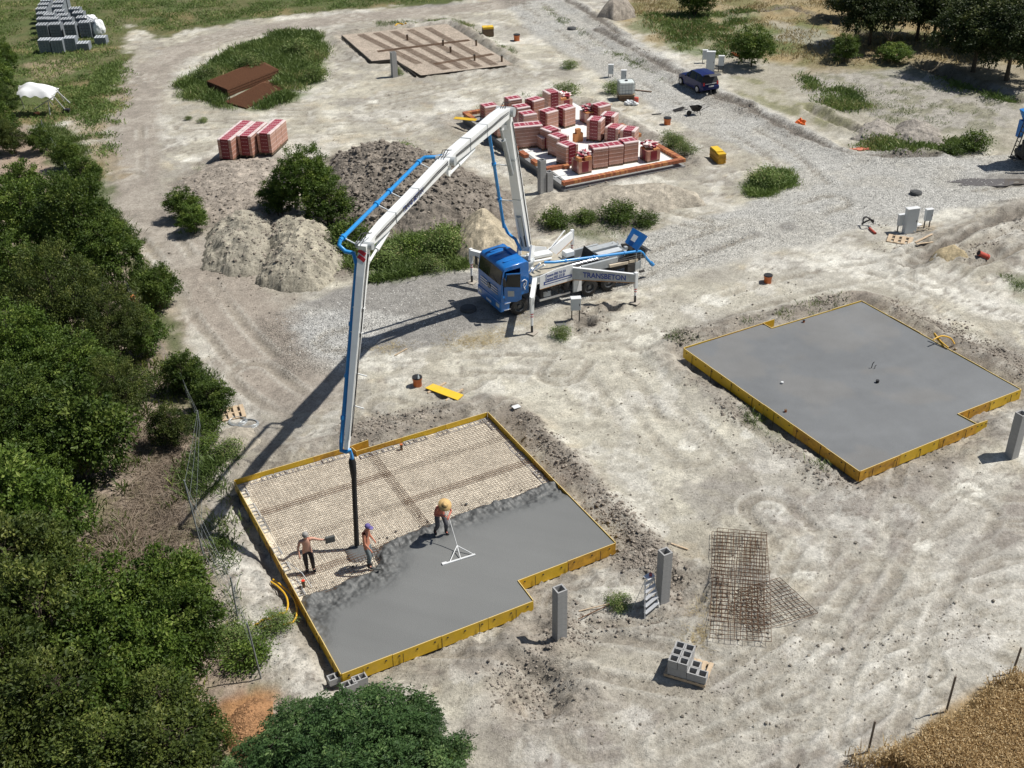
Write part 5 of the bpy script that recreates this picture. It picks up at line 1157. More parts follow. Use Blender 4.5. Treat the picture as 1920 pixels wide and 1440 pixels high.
# blue feed pipe, hoses, rear gear
k = MB(); k.tube([(1.75, .55, 2.28), (2.25, .4, 2.23), (4.8, .4, 1.93), (7.30, .4, 1.64), (7.50, .4, 1.60), (7.66, .38, 1.46), (7.95, .36, 1.05), (8.30, .36, .66)], .075, 12); fp = k.build('feed_pipe', M_BLUEP, truck)
for x, z in ((2.9, 2.155), (4.6, 1.955), (6.5, 1.735), (7.25, 1.65)): k = MB(); k.tube([(x - .05, .4, z + .006), (x + .05, .4, z - .006)], .10, 12); k.build('coupling', M_BLUEP, fp)
k = MB(); k.tube([(8.2, .36, .78), (8.34, .36, .62)], .11, 12); k.build('coupling', M_BLUEP, fp)
for i, (y, z) in enumerate(((.2, 1.52), (.14, 1.43), (.24, 1.36))):
    k = MB(); k.tube([(5.9, y + .1, z - .05), (6.4, y, z + .02), (7.0, y - .02, z + .02), (7.5, y, z - .04), (7.65, y + .1, z - .14)], .035, 7); k.build('rubber_hose', M_HOSE, truck)
k = MB(); k.bevbox((7.15, .12, 1.0), (.42, .14, .44), .02); k.build('rear_locker', M_LGREY, truck)
k = MB(); k.bevbox((7.45, .10, .58), (.30, .12, .10), .02); k.build('rear_lamp', M_DARK, truck)
k = MB(); k.bevbox((6.75, .2, .95), (.5, .3, .5), .03); k.build('tool_box', M_DARK, truck)
k = MB()
for x in (7.0, 7.3, 7.6): k.bar((x, .05, .7), (x + .02, .05, 1.75), .02)
k.build('handrail', M_LGREY, truck)['kind'] = 'stuff'
# turntable
k = MB(); k.cyl((1.0, YC, 1.85), (1.0, YC, 2.25), .46, 24); k.cyl((1.0, YC, 2.25), (1.0, YC, 2.34), .52, 24); k.build('slewing_ring', M_LGREY, truck)
# outriggers
def leg(x, y, ztop, parent, dark=True):
    o = None
    k = MB(); k.bevbox((x, y, ztop - .40), (.17, .17, .85), .015); o = k.build('leg', M_BWHITE, parent)
    k = MB(); k.cyl((x, y, .45), (x, y, ztop - .7), .065, 12); k.build('leg_tube', M_BWHITE, o)
    k = MB()
    for j in range(3): z = ztop - .78 - j * .13; k.tube([(x, y, z - .025), (x, y, z + .025)], .068, 12)
    k.build('red_band', M_RED, o)['kind'] = 'stuff'
    k = MB(); k.cyl((x, y, .03), (x, y, .5), .060, 12); k.build('ram', M_BLACK, o)
    k = MB(); k.bevbox((x, y, .045), (.46, .46, .05), .01, 0, Matrix.Rotation(.5, 3, 'Z')); k.build('foot_plate', mat('plywood_pad', (.42, .38, .32), .8), o)
for s in (0, 1):
    yy = (lambda y: y if s == 0 else 2.5 - y)
    e = Vector((-.42, yy(-1.99), 1.80)); a = Vector((.95, yy(.10), 1.70))
    k = MB(); k.bar(a, e + (e - a).normalized() * .06, .22, .28); fo_ = k.build('outrigger_arm', M_BWHITE, truck)
    leg(e.x, e.y, 1.98, fo_)
    e = Vector((5.72, yy(-1.86), 1.42)); a = Vector((3.12, yy(.02), 1.55))
    k = MB(); k.bar(a, e, .12, .66, 0, Vector((0, 0, 1)), .12, .46); ro = k.build('outrigger_arm', M_LGREY if s == 0 else M_BWHITE, truck)
    up = Vector((0, 0, .335)); k = MB(); k.bar(a - up, e - Vector((0, 0, .24)), .13, .04); k.build('rusty_edge', MATS['edge_rust'], ro)
    k = MB(); k.bar(a + up, e + Vector((0, 0, .235)), .14, .02); k.build('top_edge', M_BWHITE, ro)
    leg(e.x, e.y, 1.72, ro)
    if s == 0:
        t = (e - a).normalized(); nr = Vector((t.y, -t.x, 0)).normalized()
        if nr.y > 0: nr = -nr
        text_mesh('TRANSBETON', .40, 'lettering', ro, face_matrix(a + t * .52 + nr * .068 - Vector((0, 0, .14)), t, (0, 0, 1)) @ Matrix.Diagonal((.86, 1, 1, 1)), M_BLUED, .010)
    if s == 1:
        k = MB(); k.bar((3.2, 2.45, 1.95), (4.6, 3.3, 2.35), .05, .04); k.build('support_rod', M_BWHITE, ro)
# struts round the turntable
for i, (a, b) in enumerate((((1.05, .55, 1.95), (1.35, .25, 2.45)), ((1.3, .6, 1.95), (1.6, .25, 2.30)), ((1.2, .9, 2.3), (2.6, 1.3, 2.0)), ((1.2, 1.6, 2.3), (2.7, 1.9, 2.05)), ((.78, .35, 2.02), (.82, .12, 2.35)))):
    k = MB(); k.cyl(a, b, .055, 10); k.build('strut', M_BWHITE, truck)

# ---------------------------------------------------------------- boom, in one vertical plane
TTw = TWd((1.0, YC, 2.75)); HOSEw = atv(669, 1022, .32)
bd = Vector((HOSEw.x - TTw.x, HOSEw.y - TTw.y, 0)).normalized(); bn = Vector((-bd.y, bd.x, 0))   # bn points right of the picture
def BP(x, y): return Vector(on_plane(x, y, TTw, bn))
J0, J1, J2, J3, J4 = BP(987, 468), BP(948, 209), BP(836, 301), BP(684, 460), BP(650, 842)
if bn.x < 0: bn = -bn
def L_(p): return TL(p)
Rl = Matrix.Rotation(-TANG, 3, 'Z'); bnl = Rl @ bn
def arm(name, pts, hs, w, m, parent=truck, off=0.0, upref=None):
    hs = [q * .74 for q in hs]; w = [q * .84 for q in w] if isinstance(w, (list, tuple)) else w * .84
    "box beam through pts with height hs measured in the boom plane, walls closed"
    n = len(pts); vs = []
    for i, p in enumerate(pts):
        t = (pts[min(i + 1, n - 1)] - pts[max(i - 1, 0)]).normalized(); u = bn.cross(t).normalized()
        ww = w[i] if isinstance(w, (list, tuple)) else w
        h0, h1 = hs[i] if isinstance(hs[i], (list, tuple)) else (hs[i] / 2, hs[i] / 2)
        for sx, sy in ((-1, -h0), (1, -h0), (1, h1), (-1, h1)): vs.append(L_(p + bn * (sx * ww / 2 + off) + u * sy))
    fs = [(3, 2, 1, 0), (4 * n - 4, 4 * n - 3, 4 * n - 2, 4 * n - 1)] + [(4 * i + j, 4 * i + (j + 1) % 4, 4 * i + 4 + (j + 1) % 4, 4 * i + 4 + j) for i in range(n - 1) for j in range(4)]
    k = MB(); k.add(vs, fs); return k.build(name, m, parent)
def lerp(a, b, t): return a.lerp(b, t)
a1 = arm('boom_arm', [lerp(J0, J1, t) for t in (0, .06, .28, .55, .8, 1.0)], [.35, .55, .85, .80, .62, .5], [.56, .56, .54, .5, .5, .5], M_BWHITE)
# recess with the lift cylinder in the lower half of arm one
u1 = bn.cross((J1 - J0).normalized()).normalized()
frontdir = 1 if (u1.dot(Vector(CPOS) - J0)) > 0 else -1
k = MB(); c_ = [lerp(J0, J1, .05), lerp(J0, J1, .30)]
q0, q1 = [p + u1 * frontdir * (.22 if i == 0 else .325) for i, p in enumerate(c_)]
k.bar(L_(q0), L_(q1), .26, .02, 0, Rl @ (u1 * frontdir)); k.build('recess', M_DARK, a1)
k = MB(); k.cyl(L_(q0 + u1 * frontdir * .03), L_(lerp(q0, q1, .5) + u1 * frontdir * .06), .07, 12); k.cyl(L_(lerp(q0, q1, .4) + u1 * frontdir * .06), L_(q1 + u1 * frontdir * .02), .12, 14); k.build('lift_cylinder', M_LGREY, a1)['kind'] = 'stuff'
for s in (-1, 1):
    k = MB(); k.bar(L_(J0 + bn * s * .33 + Vector((0, 0, .28))), L_(Vector((TTw.x, TTw.y, 2.32 + TP0[2])) + bn * s * .33), .10, .6, 0, Rl @ bd); k.build('turret_plate', M_BWHITE, truck)
# knee one: cylinder and links under the knee
k1 = lerp(J0, J1, .62) + u1 * frontdir * .45; k2 = lerp(J1, J2, .10) - Vector((0, 0, .55))
k = MB(); k.cyl(L_(k1), L_(lerp(k1, k2, .75)), .11, 14); k.cyl(L_(lerp(k1, k2, .7)), L_(k2), .06, 10); k.build('knee_cylinder', M_LGREY, a1)['kind'] = 'stuff'
k = MB(); k.bar(L_(k2), L_(J1 - Vector((0, 0, .05)) + bd * .2), .12, .3, 0, Rl @ bd); k.bar(L_(k2), L_(lerp(J0, J1, .9)), .10, .22, 0, Rl @ bd); k.build('knee_link', M_BWHITE, a1)['kind'] = 'stuff'
k = MB(); k.cyl(L_(J1 - bn * .42), L_(J1 + bn * .42), .22, 18); k.build('knee_pin', M_LGREY, a1)
a2 = arm('boom_arm', [lerp(J1, J2, t) for t in (-.03, .05, .2, .45, .75, .95, 1.04)], [.45, .62, .78, .72, .68, .58, .3], [.62, .62, .55, .52, .52, .52, .5], M_BWHITE)
k = MB(); u2 = bn.cross((J2 - J1).normalized()); dn_ = -1 if u2.z > 0 else 1
c1 = lerp(J1, J2, .60) + u2 * dn_ * .42 + bn * .05; c2 = lerp(J1, J2, .97) + u2 * dn_ * .62 + bn * .05
k.cyl(L_(c1), L_(lerp(c1, c2, .65)), .11, 14); k.cyl(L_(lerp(c1, c2, .6)), L_(c2), .06, 10); k.build('knee_cylinder', M_BWHITE, a2)['kind'] = 'stuff'
k = MB(); k.bar(L_(c2), L_(J2 + bd * .5 + Vector((0, 0, -.1))), .09, .22, 0, Rl @ bd); k.bar(L_(c2), L_(J2 - bd * .3 + Vector((0, 0, -.05))), .09, .22, 0, Rl @ bd); k.build('knee_link', M_BWHITE, a2)['kind'] = 'stuff'
k = MB(); k.cyl(L_(J2 - bn * .40), L_(J2 + bn * .40), .17, 16); k.build('knee_pin', M_LGREY, a2)
a3 = arm('boom_arm', [lerp(J2, J3, t) for t in (-.03, .06, .2, .5, .8, .93, 1.03)], [.3, .55, .55, .50, .55, .42, .22], [.44, .44, .42, .40, .40, .36, .36], M_BWHITE)
u3 = bn.cross((J3 - J2).normalized()); dn3 = -1 if u3.z > 0 else 1
c1 = lerp(J2, J3, .76) + u3 * dn3 * .34; c2 = lerp(J2, J3, .98) + u3 * dn3 * .62 - Vector((0, 0, .1))
k = MB(); k.cyl(L_(c1), L_(lerp(c1, c2, .6)), .10, 12); k.cyl(L_(lerp(c1, c2, .5)), L_(c2), .05, 10); k.build('knee_cylinder', M_BWHITE, a3)['kind'] = 'stuff'
k = MB(); k.bar(L_(c2), L_(J3 + Vector((0, 0, .0))), .10, .16, 0, Rl @ bd); k.bar(L_(c2), L_(lerp(J3, J4, .06)), .10, .14, 0, Rl @ bd); k.build('knee_link', M_BWHITE, a3)['kind'] = 'stuff'
k = MB(); k.cyl(L_(J3 - bn * .30), L_(J3 + bn * .30), .13, 16); k.build('knee_pin', M_LGREY, a3)
a4 = arm('boom_arm', [lerp(J3, J4, t) for t in (-.01, .05, .15, .5, .85, 1.0)], [.30, .46, .50, .40, .28, .18], [.36, .36, .34, .28, .22, .18], M_BWHITE)
u4 = bn.cross((J4 - J3).normalized()).normalized(); fd4 = 1 if u4.dot(Vector(CPOS) - J3) > 0 else -1
k = MB()
for t in (.035, .062): 
    p = lerp(J3, J4, t) + u4 * fd4 * .180; k.bar(L_(p - bn * .13 - (J4 - J3).normalized() * .07), L_(p + bn * .13 + (J4 - J3).normalized() * .07), .012, .13, 0, Rl @ (J4 - J3).normalized())
k.build('red_marking', M_RED, a4)['kind'] = 'stuff'
k = MB()
for t in (.30, .42, .62, .78): p = lerp(J3, J4, t); k.bar(L_(p + bn * .12), L_(p + bn * .5 + Vector((0, 0, -.05))), .03) if t in (.62, .78) else k.bar(L_(p - bn * .2), L_(p + bn * .2), .5 * (.5 - t * .25), .03, 0, Rl @ (J4 - J3))
k.build('bracket', M_BWHITE, a4)['kind'] = 'stuff'
# lettering on the sunny side of the arms
def arm_text(s, P, Q_, t0, size, h, w, par):
    t = (P - Q_).normalized(); u = Vector((0, 0, 1)); u = (u - t * u.dot(t)).normalized(); o = lerp(Q_, P, t0) + bn * (w * .84 / 2 + .006) - u * h
    if t.cross(u).dot(bn) < 0: t = -t; o = lerp(Q_, P, 1 - t0) + bn * (w * .84 / 2 + .006) - u * h
    text_mesh(s, size, 'lettering', par, face_matrix(L_(o), Rl @ t, Rl @ u), M_BLUED, .006)
arm_text('TRANS BETON', J2, J3, .38, .30, .10, .41, a3)
# pipeline along the boom
off = -bn * .98
k = MB(); pr = .078
k.tube([L_(p) for p in (Vector(TTw) + Vector((0, 0, .1)) - bn * .2, BP(975, 449) + off * .25, BP(985, 446) + off * .75, BP(985, 440) + off * .95, BP(980, 425) + off)], pr, 10); k.build('boom_pipe', M_BLUEP, truck)
k = MB(); k.tube([L_(p) for p in (BP(980, 430) + off, BP(952, 232) + off)], pr, 10); bp_ = k.build('boom_pipe', M_BLUEP, truck)
for t in (.28, .62): 
    p = lerp(BP(980, 430), BP(952, 232), t) + off; q = (BP(952, 232) - BP(980, 430)).normalized() * .07
    k = MB(); k.cyl(L_(p - q), L_(p + q), .115, 12); k.build('coupling', M_BLUEP, bp_); k = MB(); k.bar(L_(p), L_(p - off * .8), .04); k.build('pipe_bracket', M_BWHITE, bp_)
k = MB(); k.tube([L_(p) for p in (lerp(J1, J2, .06) - bn * .36, lerp(J1, J2, .9) - bn * .36)], pr, 10); k.build('boom_pipe', M_BLUEP, truck)
g0, g1 = lerp(J2, J3, .04), lerp(J2, J3, .98)
k = MB(); k.tube([L_(p) for p in (lerp(J1, J2, .93) - bn * .30, J2 - bn * .45 + Vector((0, 0, .1)), lerp(J2, J3, .01) - bn * .85 + Vector((0, 0, .08)), g0 + off)], pr, 10); k.build('pipe_elbow', M_BLUEP, truck)
k = MB(); k.tube([L_(g0 + off), L_(g1 + off)], pr, 10); bp_ = k.build('boom_pipe', M_BLUEP, truck)
for t in (0.02, .42, .58, .97):
    p = lerp(g0, g1, t) + off; q = (g1 - g0).normalized() * .07
    k = MB(); k.cyl(L_(p - q), L_(p + q), .115, 12); k.build('coupling', M_BLUEP, bp_); k = MB(); k.tube([L_(p), L_(p - off * .45 - Vector((0, 0, .18))), L_(p - off * .85)], .025, 6); k.build('pipe_bracket', M_BWHITE, bp_)
p4a = lerp(J3, J4, .10) - bn * .26 - bd * .06; p4b = lerp(J3, J4, .97) - bn * .22
k = MB(); k.tube([L_(p) for p in (g1 + off, g1 + off + (J3 - J2).normalized() * .15 + Vector((0, 0, -.12)), J3 - bn * .75 + Vector((0, 0, -.32)), J3 - bn * .45 + Vector((0, 0, -.35)), p4a)], pr, 10); k.build('pipe_elbow', M_BLUEP, truck)
k = MB(); k.tube([L_(p4a), L_(p4b)], pr, 10); bp_ = k.build('boom_pipe', M_BLUEP, truck)
for t in (.33, .62, .86):
    p = lerp(p4a, p4b, t); q = (p4b - p4a).normalized() * .07; k = MB(); k.cyl(L_(p - q), L_(p + q), .11, 12); k.build('coupling', M_BLUEP, bp_)
H0 = BP(660, 862); H1 = HOSEw
k = MB(); k.tube([L_(p) for p in (p4b, lerp(J3, J4, 1.0) - bn * .22 + Vector((0, 0, -.10)), lerp(J3, J4, 1.0) - bn * .02 + Vector((0, 0, -.12)), J4 + bn * .14 + Vector((0, 0, -.02)), H0 + Vector((0, 0, .12)), H0)], pr, 10); k.build('pipe_elbow', M_BLUEP, truck)
k = MB(); k.tube([L_(p) for p in (H0 + Vector((0, 0, .05)), H0 - Vector((0, 0, .12)), H0 - Vector((0, 0, .55)), H0 - Vector((0, 0, .8)), lerp(H0, H1, .45) + bn * .02, lerp(H0, H1, .8) + bn * .01, H1)], [.10, .135, .12, .095, .09, .092, .095], 12); k.build('end_hose', M_HOSE, truck)

# clamps, seams and hydraulic lines along the arms
def seam(P, Q_, t, w, h, par):
    p = lerp(P, Q_, t); d = (Q_ - P).normalized(); u = bn.cross(d).normalized(); k = MB()
    for sx in (-1, 1): k.bar(L_(p + bn * sx * (w / 2 + .004) - u * h / 2), L_(p + bn * sx * (w / 2 + .004) + u * h / 2), .05, .012, 0, Rl @ bn)
    for sy in (-1, 1): k.bar(L_(p - bn * w / 2 + u * sy * (h / 2 + .004)), L_(p + bn * w / 2 + u * sy * (h / 2 + .004)), .05, .012, 0, Rl @ u)
    k.build('seam_plate', M_LGREY, par)['kind'] = 'stuff'
for P, Q_, w, hh, par in ((J0, J1, .42, .60, a1), (J1, J2, .435, .54, a2), (J2, J3, .34, .385, a3)):
    for t in (.42, .70): seam(P, Q_, t, w + .012, hh, par)
for P, Q_, w, hh, par, sg_ in ((J0, J1, .42, .5, a1, 1), (J1, J2, .44, .44, a2, 1), (J2, J3, .34, .30, a3, 1), (J3, J4, .26, .22, a4, 1)):
    d = (Q_ - P).normalized(); u = bn.cross(d).normalized()
    for j in range(2):
        k = MB(); k.tube([L_(lerp(P, Q_, t) + bn * (w / 2 + .03 + .01 * math.sin(t * 40)) + u * (-.10 + .07 * j + .02 * math.sin(t * 23 + j))) for t in (.04, .2, .36, .5, .66, .8, .93)], .014, 5); k.build('hydraulic_line', M_HOSE, par)
for Jn in (J1, J2, J3):
    k = MB()
    for j in range(3):
        a = -bn * (.10 - .1 * j); k.tube([L_(Jn + a + Vector((0, 0, .30)) - bd * .4), L_(Jn + a + Vector((0, 0, .42)) + bd * .0), L_(Jn + a + Vector((0, 0, .26)) + bd * .4)], .016, 5)
    k.build('knee_hoses', M_HOSE, truck)['kind'] = 'stuff'
# ================================================================ VEGETATION
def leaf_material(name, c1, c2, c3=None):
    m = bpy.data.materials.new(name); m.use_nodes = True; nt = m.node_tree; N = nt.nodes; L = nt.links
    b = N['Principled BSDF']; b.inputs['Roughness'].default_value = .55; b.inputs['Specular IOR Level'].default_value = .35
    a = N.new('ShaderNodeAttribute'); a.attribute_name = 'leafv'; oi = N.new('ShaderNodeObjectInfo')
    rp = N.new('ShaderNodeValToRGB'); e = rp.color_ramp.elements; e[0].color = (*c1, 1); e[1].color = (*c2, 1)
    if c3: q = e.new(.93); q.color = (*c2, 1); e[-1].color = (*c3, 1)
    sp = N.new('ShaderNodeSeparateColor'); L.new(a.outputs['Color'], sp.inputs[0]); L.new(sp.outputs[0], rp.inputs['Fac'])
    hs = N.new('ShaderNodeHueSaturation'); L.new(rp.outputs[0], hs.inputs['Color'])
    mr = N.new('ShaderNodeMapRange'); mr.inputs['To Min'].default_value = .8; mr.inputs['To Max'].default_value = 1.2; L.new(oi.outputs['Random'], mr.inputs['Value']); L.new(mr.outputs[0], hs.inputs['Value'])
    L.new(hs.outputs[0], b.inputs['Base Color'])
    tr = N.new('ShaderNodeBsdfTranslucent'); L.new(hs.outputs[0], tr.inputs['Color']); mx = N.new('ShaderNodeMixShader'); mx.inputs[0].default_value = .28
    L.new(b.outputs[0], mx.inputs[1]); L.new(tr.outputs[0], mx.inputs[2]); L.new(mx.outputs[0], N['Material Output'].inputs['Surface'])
    return m
ML_GREEN = leaf_material('leaf_green', (.045, .085, .012), (.125, .19, .028), (.22, .28, .06))
ML_OLIVE = leaf_material('leaf_olive', (.040, .066, .012), (.115, .150, .028), (.20, .225, .055))
ML_BLUE = leaf_material('leaf_bluegreen', (.034, .080, .022), (.095, .175, .050), (.18, .27, .09))
ML_DARK = leaf_material('leaf_dark', (.026, .044, .012), (.070, .095, .026), (.13, .15, .045))
ML_BRIGHT = leaf_material('leaf_bright', (.06, .11, .015), (.13, .20, .03), (.22, .26, .05))
ML_GRASS = leaf_material('grass_blades', (.095, .155, .035), (.21, .28, .08), (.40, .38, .17))
ML_STRAW = leaf_material('straw_blades', (.30, .24, .11), (.52, .42, .22), (.64, .55, .32))
ML_WHEAT = leaf_material('wheat_ears', (.40, .28, .13), (.62, .48, .27), (.78, .66, .43))
ML_TWIG = leaf_material('dry_twigs', (.18, .14, .10), (.36, .29, .22), (.46, .39, .30))
M_BARK = mat('bark', (.10, .078, .055), .9, var=.3, vscale=6)
RNG = np.random.default_rng(5)
def leaves_mesh(name, C, size, m, up=.45, flat=.55, val=None, aspect=.5, outward=None):
    "C (n,3) centres -> folded diamond leaves"
    n = len(C); d = RNG.normal(size=(n, 3)); d[:, 2] *= flat
    if outward is not None: d = d * .8 + outward * .9
    d /= np.linalg.norm(d, axis=1)[:, None] + 1e-9
    nrm = RNG.normal(size=(n, 3)) * .55 + np.array([0, 0, up])
    if outward is not None: nrm += outward * .5
    s = np.cross(d, nrm); s /= np.linalg.norm(s, axis=1)[:, None] + 1e-9
    L = (size * RNG.uniform(.65, 1.3, n))[:, None]; W = L * aspect
    droop = np.array([0, 0, -1.0]) * L * .15
    V = np.stack([C, C + d * L * .5 + s * W * .5, C + d * L + droop, C + d * L * .5 - s * W * .5], 1).reshape(-1, 3)
    F = np.arange(n * 4).reshape(n, 4)
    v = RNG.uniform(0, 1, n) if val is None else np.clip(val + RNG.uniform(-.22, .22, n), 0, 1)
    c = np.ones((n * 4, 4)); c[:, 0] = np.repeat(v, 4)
    return np_mesh(name, V, F, m, {'leafv': c})
def crown_points(lobes, n_cl, per, spread, seed=0):
    rg = np.random.default_rng(seed); P = []; O = []; Vv = []
    w = np.array([l[3] * l[4] for l in lobes]); w = w / w.sum()
    for i in range(n_cl):
        l = lobes[rg.choice(len(lobes), p=w)]
        d = rg.normal(size=3); d[2] = d[2] * .8 + .25; d /= np.linalg.norm(d); r = rg.uniform(.62, 1.12)
        c = np.array(l[:3]) + d * np.array([l[3], l[3], l[4]]) * r
        if c[2] < .1: c[2] = rg.uniform(.1, .5)
        k = rg.integers(int(per * .6), int(per * 1.4)); q = rg.normal(size=(k, 3)) * spread * np.array([1, 1, .6]) * rg.uniform(.6, 1.3)
        P.append(c + q); O.append(np.repeat(d[None], k, 0)); Vv.append(np.full(k, np.clip(rg.uniform(-.1, .85) + .25 * (d[2] > .5), 0, 1)))  # upward clumps get lighter leaves: light from above put into the colour
    return np.concatenate(P), np.concatenate(O), np.concatenate(Vv)
def limb_mesh(name, lobes, h, r, seed, multi=1):
    rg = random.Random(seed); k = MB()
    for t_ in range(multi):
        bx, by = (0, 0) if multi == 1 else (rg.uniform(-.3, .3), rg.uniform(-.3, .3)); top = Vector((bx * 2.5 + rg.uniform(-.2, .2), by * 2.5, h))
        k.tube([(bx, by, -.2), (bx * 1.2, by * 1.2, h * .3), (bx * 1.6 + .05, by * 1.6, h * .6), top], [r, r * .8, r * .6, r * .4], 8)
        for l in lobes:
            st = Vector((bx, by, h * rg.uniform(.3, .8))); e = Vector(l[:3]) + Vector((rg.uniform(-.4, .4), rg.uniform(-.4, .4), l[4] * .4)) 
            m1 = st.lerp(e, .5) + Vector((0, 0, .25)); k.tube([st, m1, e], [r * .4, r * .25, r * .08], 6)
            for q in range(3):
                e2 = e + Vector((rg.uniform(-1, 1), rg.uniform(-1, 1), rg.uniform(-.2, .8))) * l[3] * .7; k.tube([m1.lerp(e, .5), m1.lerp(e, .5).lerp(e2, .55)], [r * .12, r * .03], 5)
    return k
TREE_ME = {}
def tree_kind(key, lobes, n_cl, per, spread, leaf, m, h, r, seed, multi=1, aspect=.5):
    P, O, Vv = crown_points(lobes, n_cl, per, spread, seed)
    me = leaves_mesh('crown', P, leaf, m, outward=O, val=Vv, aspect=aspect)
    tm = limb_mesh('trunk', lobes, h, r, seed, multi); o = tm.build('trunk', M_BARK); tme = o.data; bpy.data.objects.remove(o)
    TREE_ME[key] = (me, tme)
big = [(0, 0, 4.6, 2.6, 2.2), (1.9, .6, 3.6, 1.9, 1.6), (-1.8, .8, 3.7, 1.9, 1.6), (.6, -1.9, 3.3, 1.8, 1.5), (-1.2, -1.5, 3.4, 1.7, 1.4), (.2, 1.9, 3.6, 1.8, 1.6)]
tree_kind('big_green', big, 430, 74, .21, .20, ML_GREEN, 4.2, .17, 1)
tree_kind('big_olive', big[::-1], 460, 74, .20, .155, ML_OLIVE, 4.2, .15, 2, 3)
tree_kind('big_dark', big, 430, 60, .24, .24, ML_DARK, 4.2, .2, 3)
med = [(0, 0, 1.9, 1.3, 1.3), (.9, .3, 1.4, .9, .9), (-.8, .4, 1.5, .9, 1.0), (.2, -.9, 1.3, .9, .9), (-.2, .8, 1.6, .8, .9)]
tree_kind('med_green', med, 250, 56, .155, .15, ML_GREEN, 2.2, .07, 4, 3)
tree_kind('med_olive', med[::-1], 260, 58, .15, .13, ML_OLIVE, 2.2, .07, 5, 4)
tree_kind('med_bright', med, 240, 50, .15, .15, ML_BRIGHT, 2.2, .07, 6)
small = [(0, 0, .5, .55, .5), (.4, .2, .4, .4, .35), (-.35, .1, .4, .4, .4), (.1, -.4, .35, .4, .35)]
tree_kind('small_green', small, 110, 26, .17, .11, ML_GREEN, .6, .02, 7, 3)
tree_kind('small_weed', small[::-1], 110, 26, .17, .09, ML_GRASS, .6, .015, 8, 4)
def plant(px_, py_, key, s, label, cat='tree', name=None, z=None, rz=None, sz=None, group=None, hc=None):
    "px,py = where the middle of the crown shows; hc = height of that middle at scale 1"
    hc = {'b': 3.7, 'm': 1.55, 's': .4}[key[0]] if hc is None else hc
    c = at(px_, py_, hc * (sz or s)); nm = name or ('tree' if cat == 'tree' else 'shrub'); z = hz(c[0], c[1]) if z is None else z
    r = random.uniform(0, 6.28) if rz is None else rz
    t = thing(nm, label, cat, (c[0], c[1], z), r, group); t.scale = (s * random.uniform(.9, 1.12), s * random.uniform(.9, 1.12), sz or s)
    link_mesh('crown', TREE_ME[key][0], t); link_mesh('trunk', TREE_ME[key][1], t); return t
GW = 'trees and shrubs of the wood at the left'
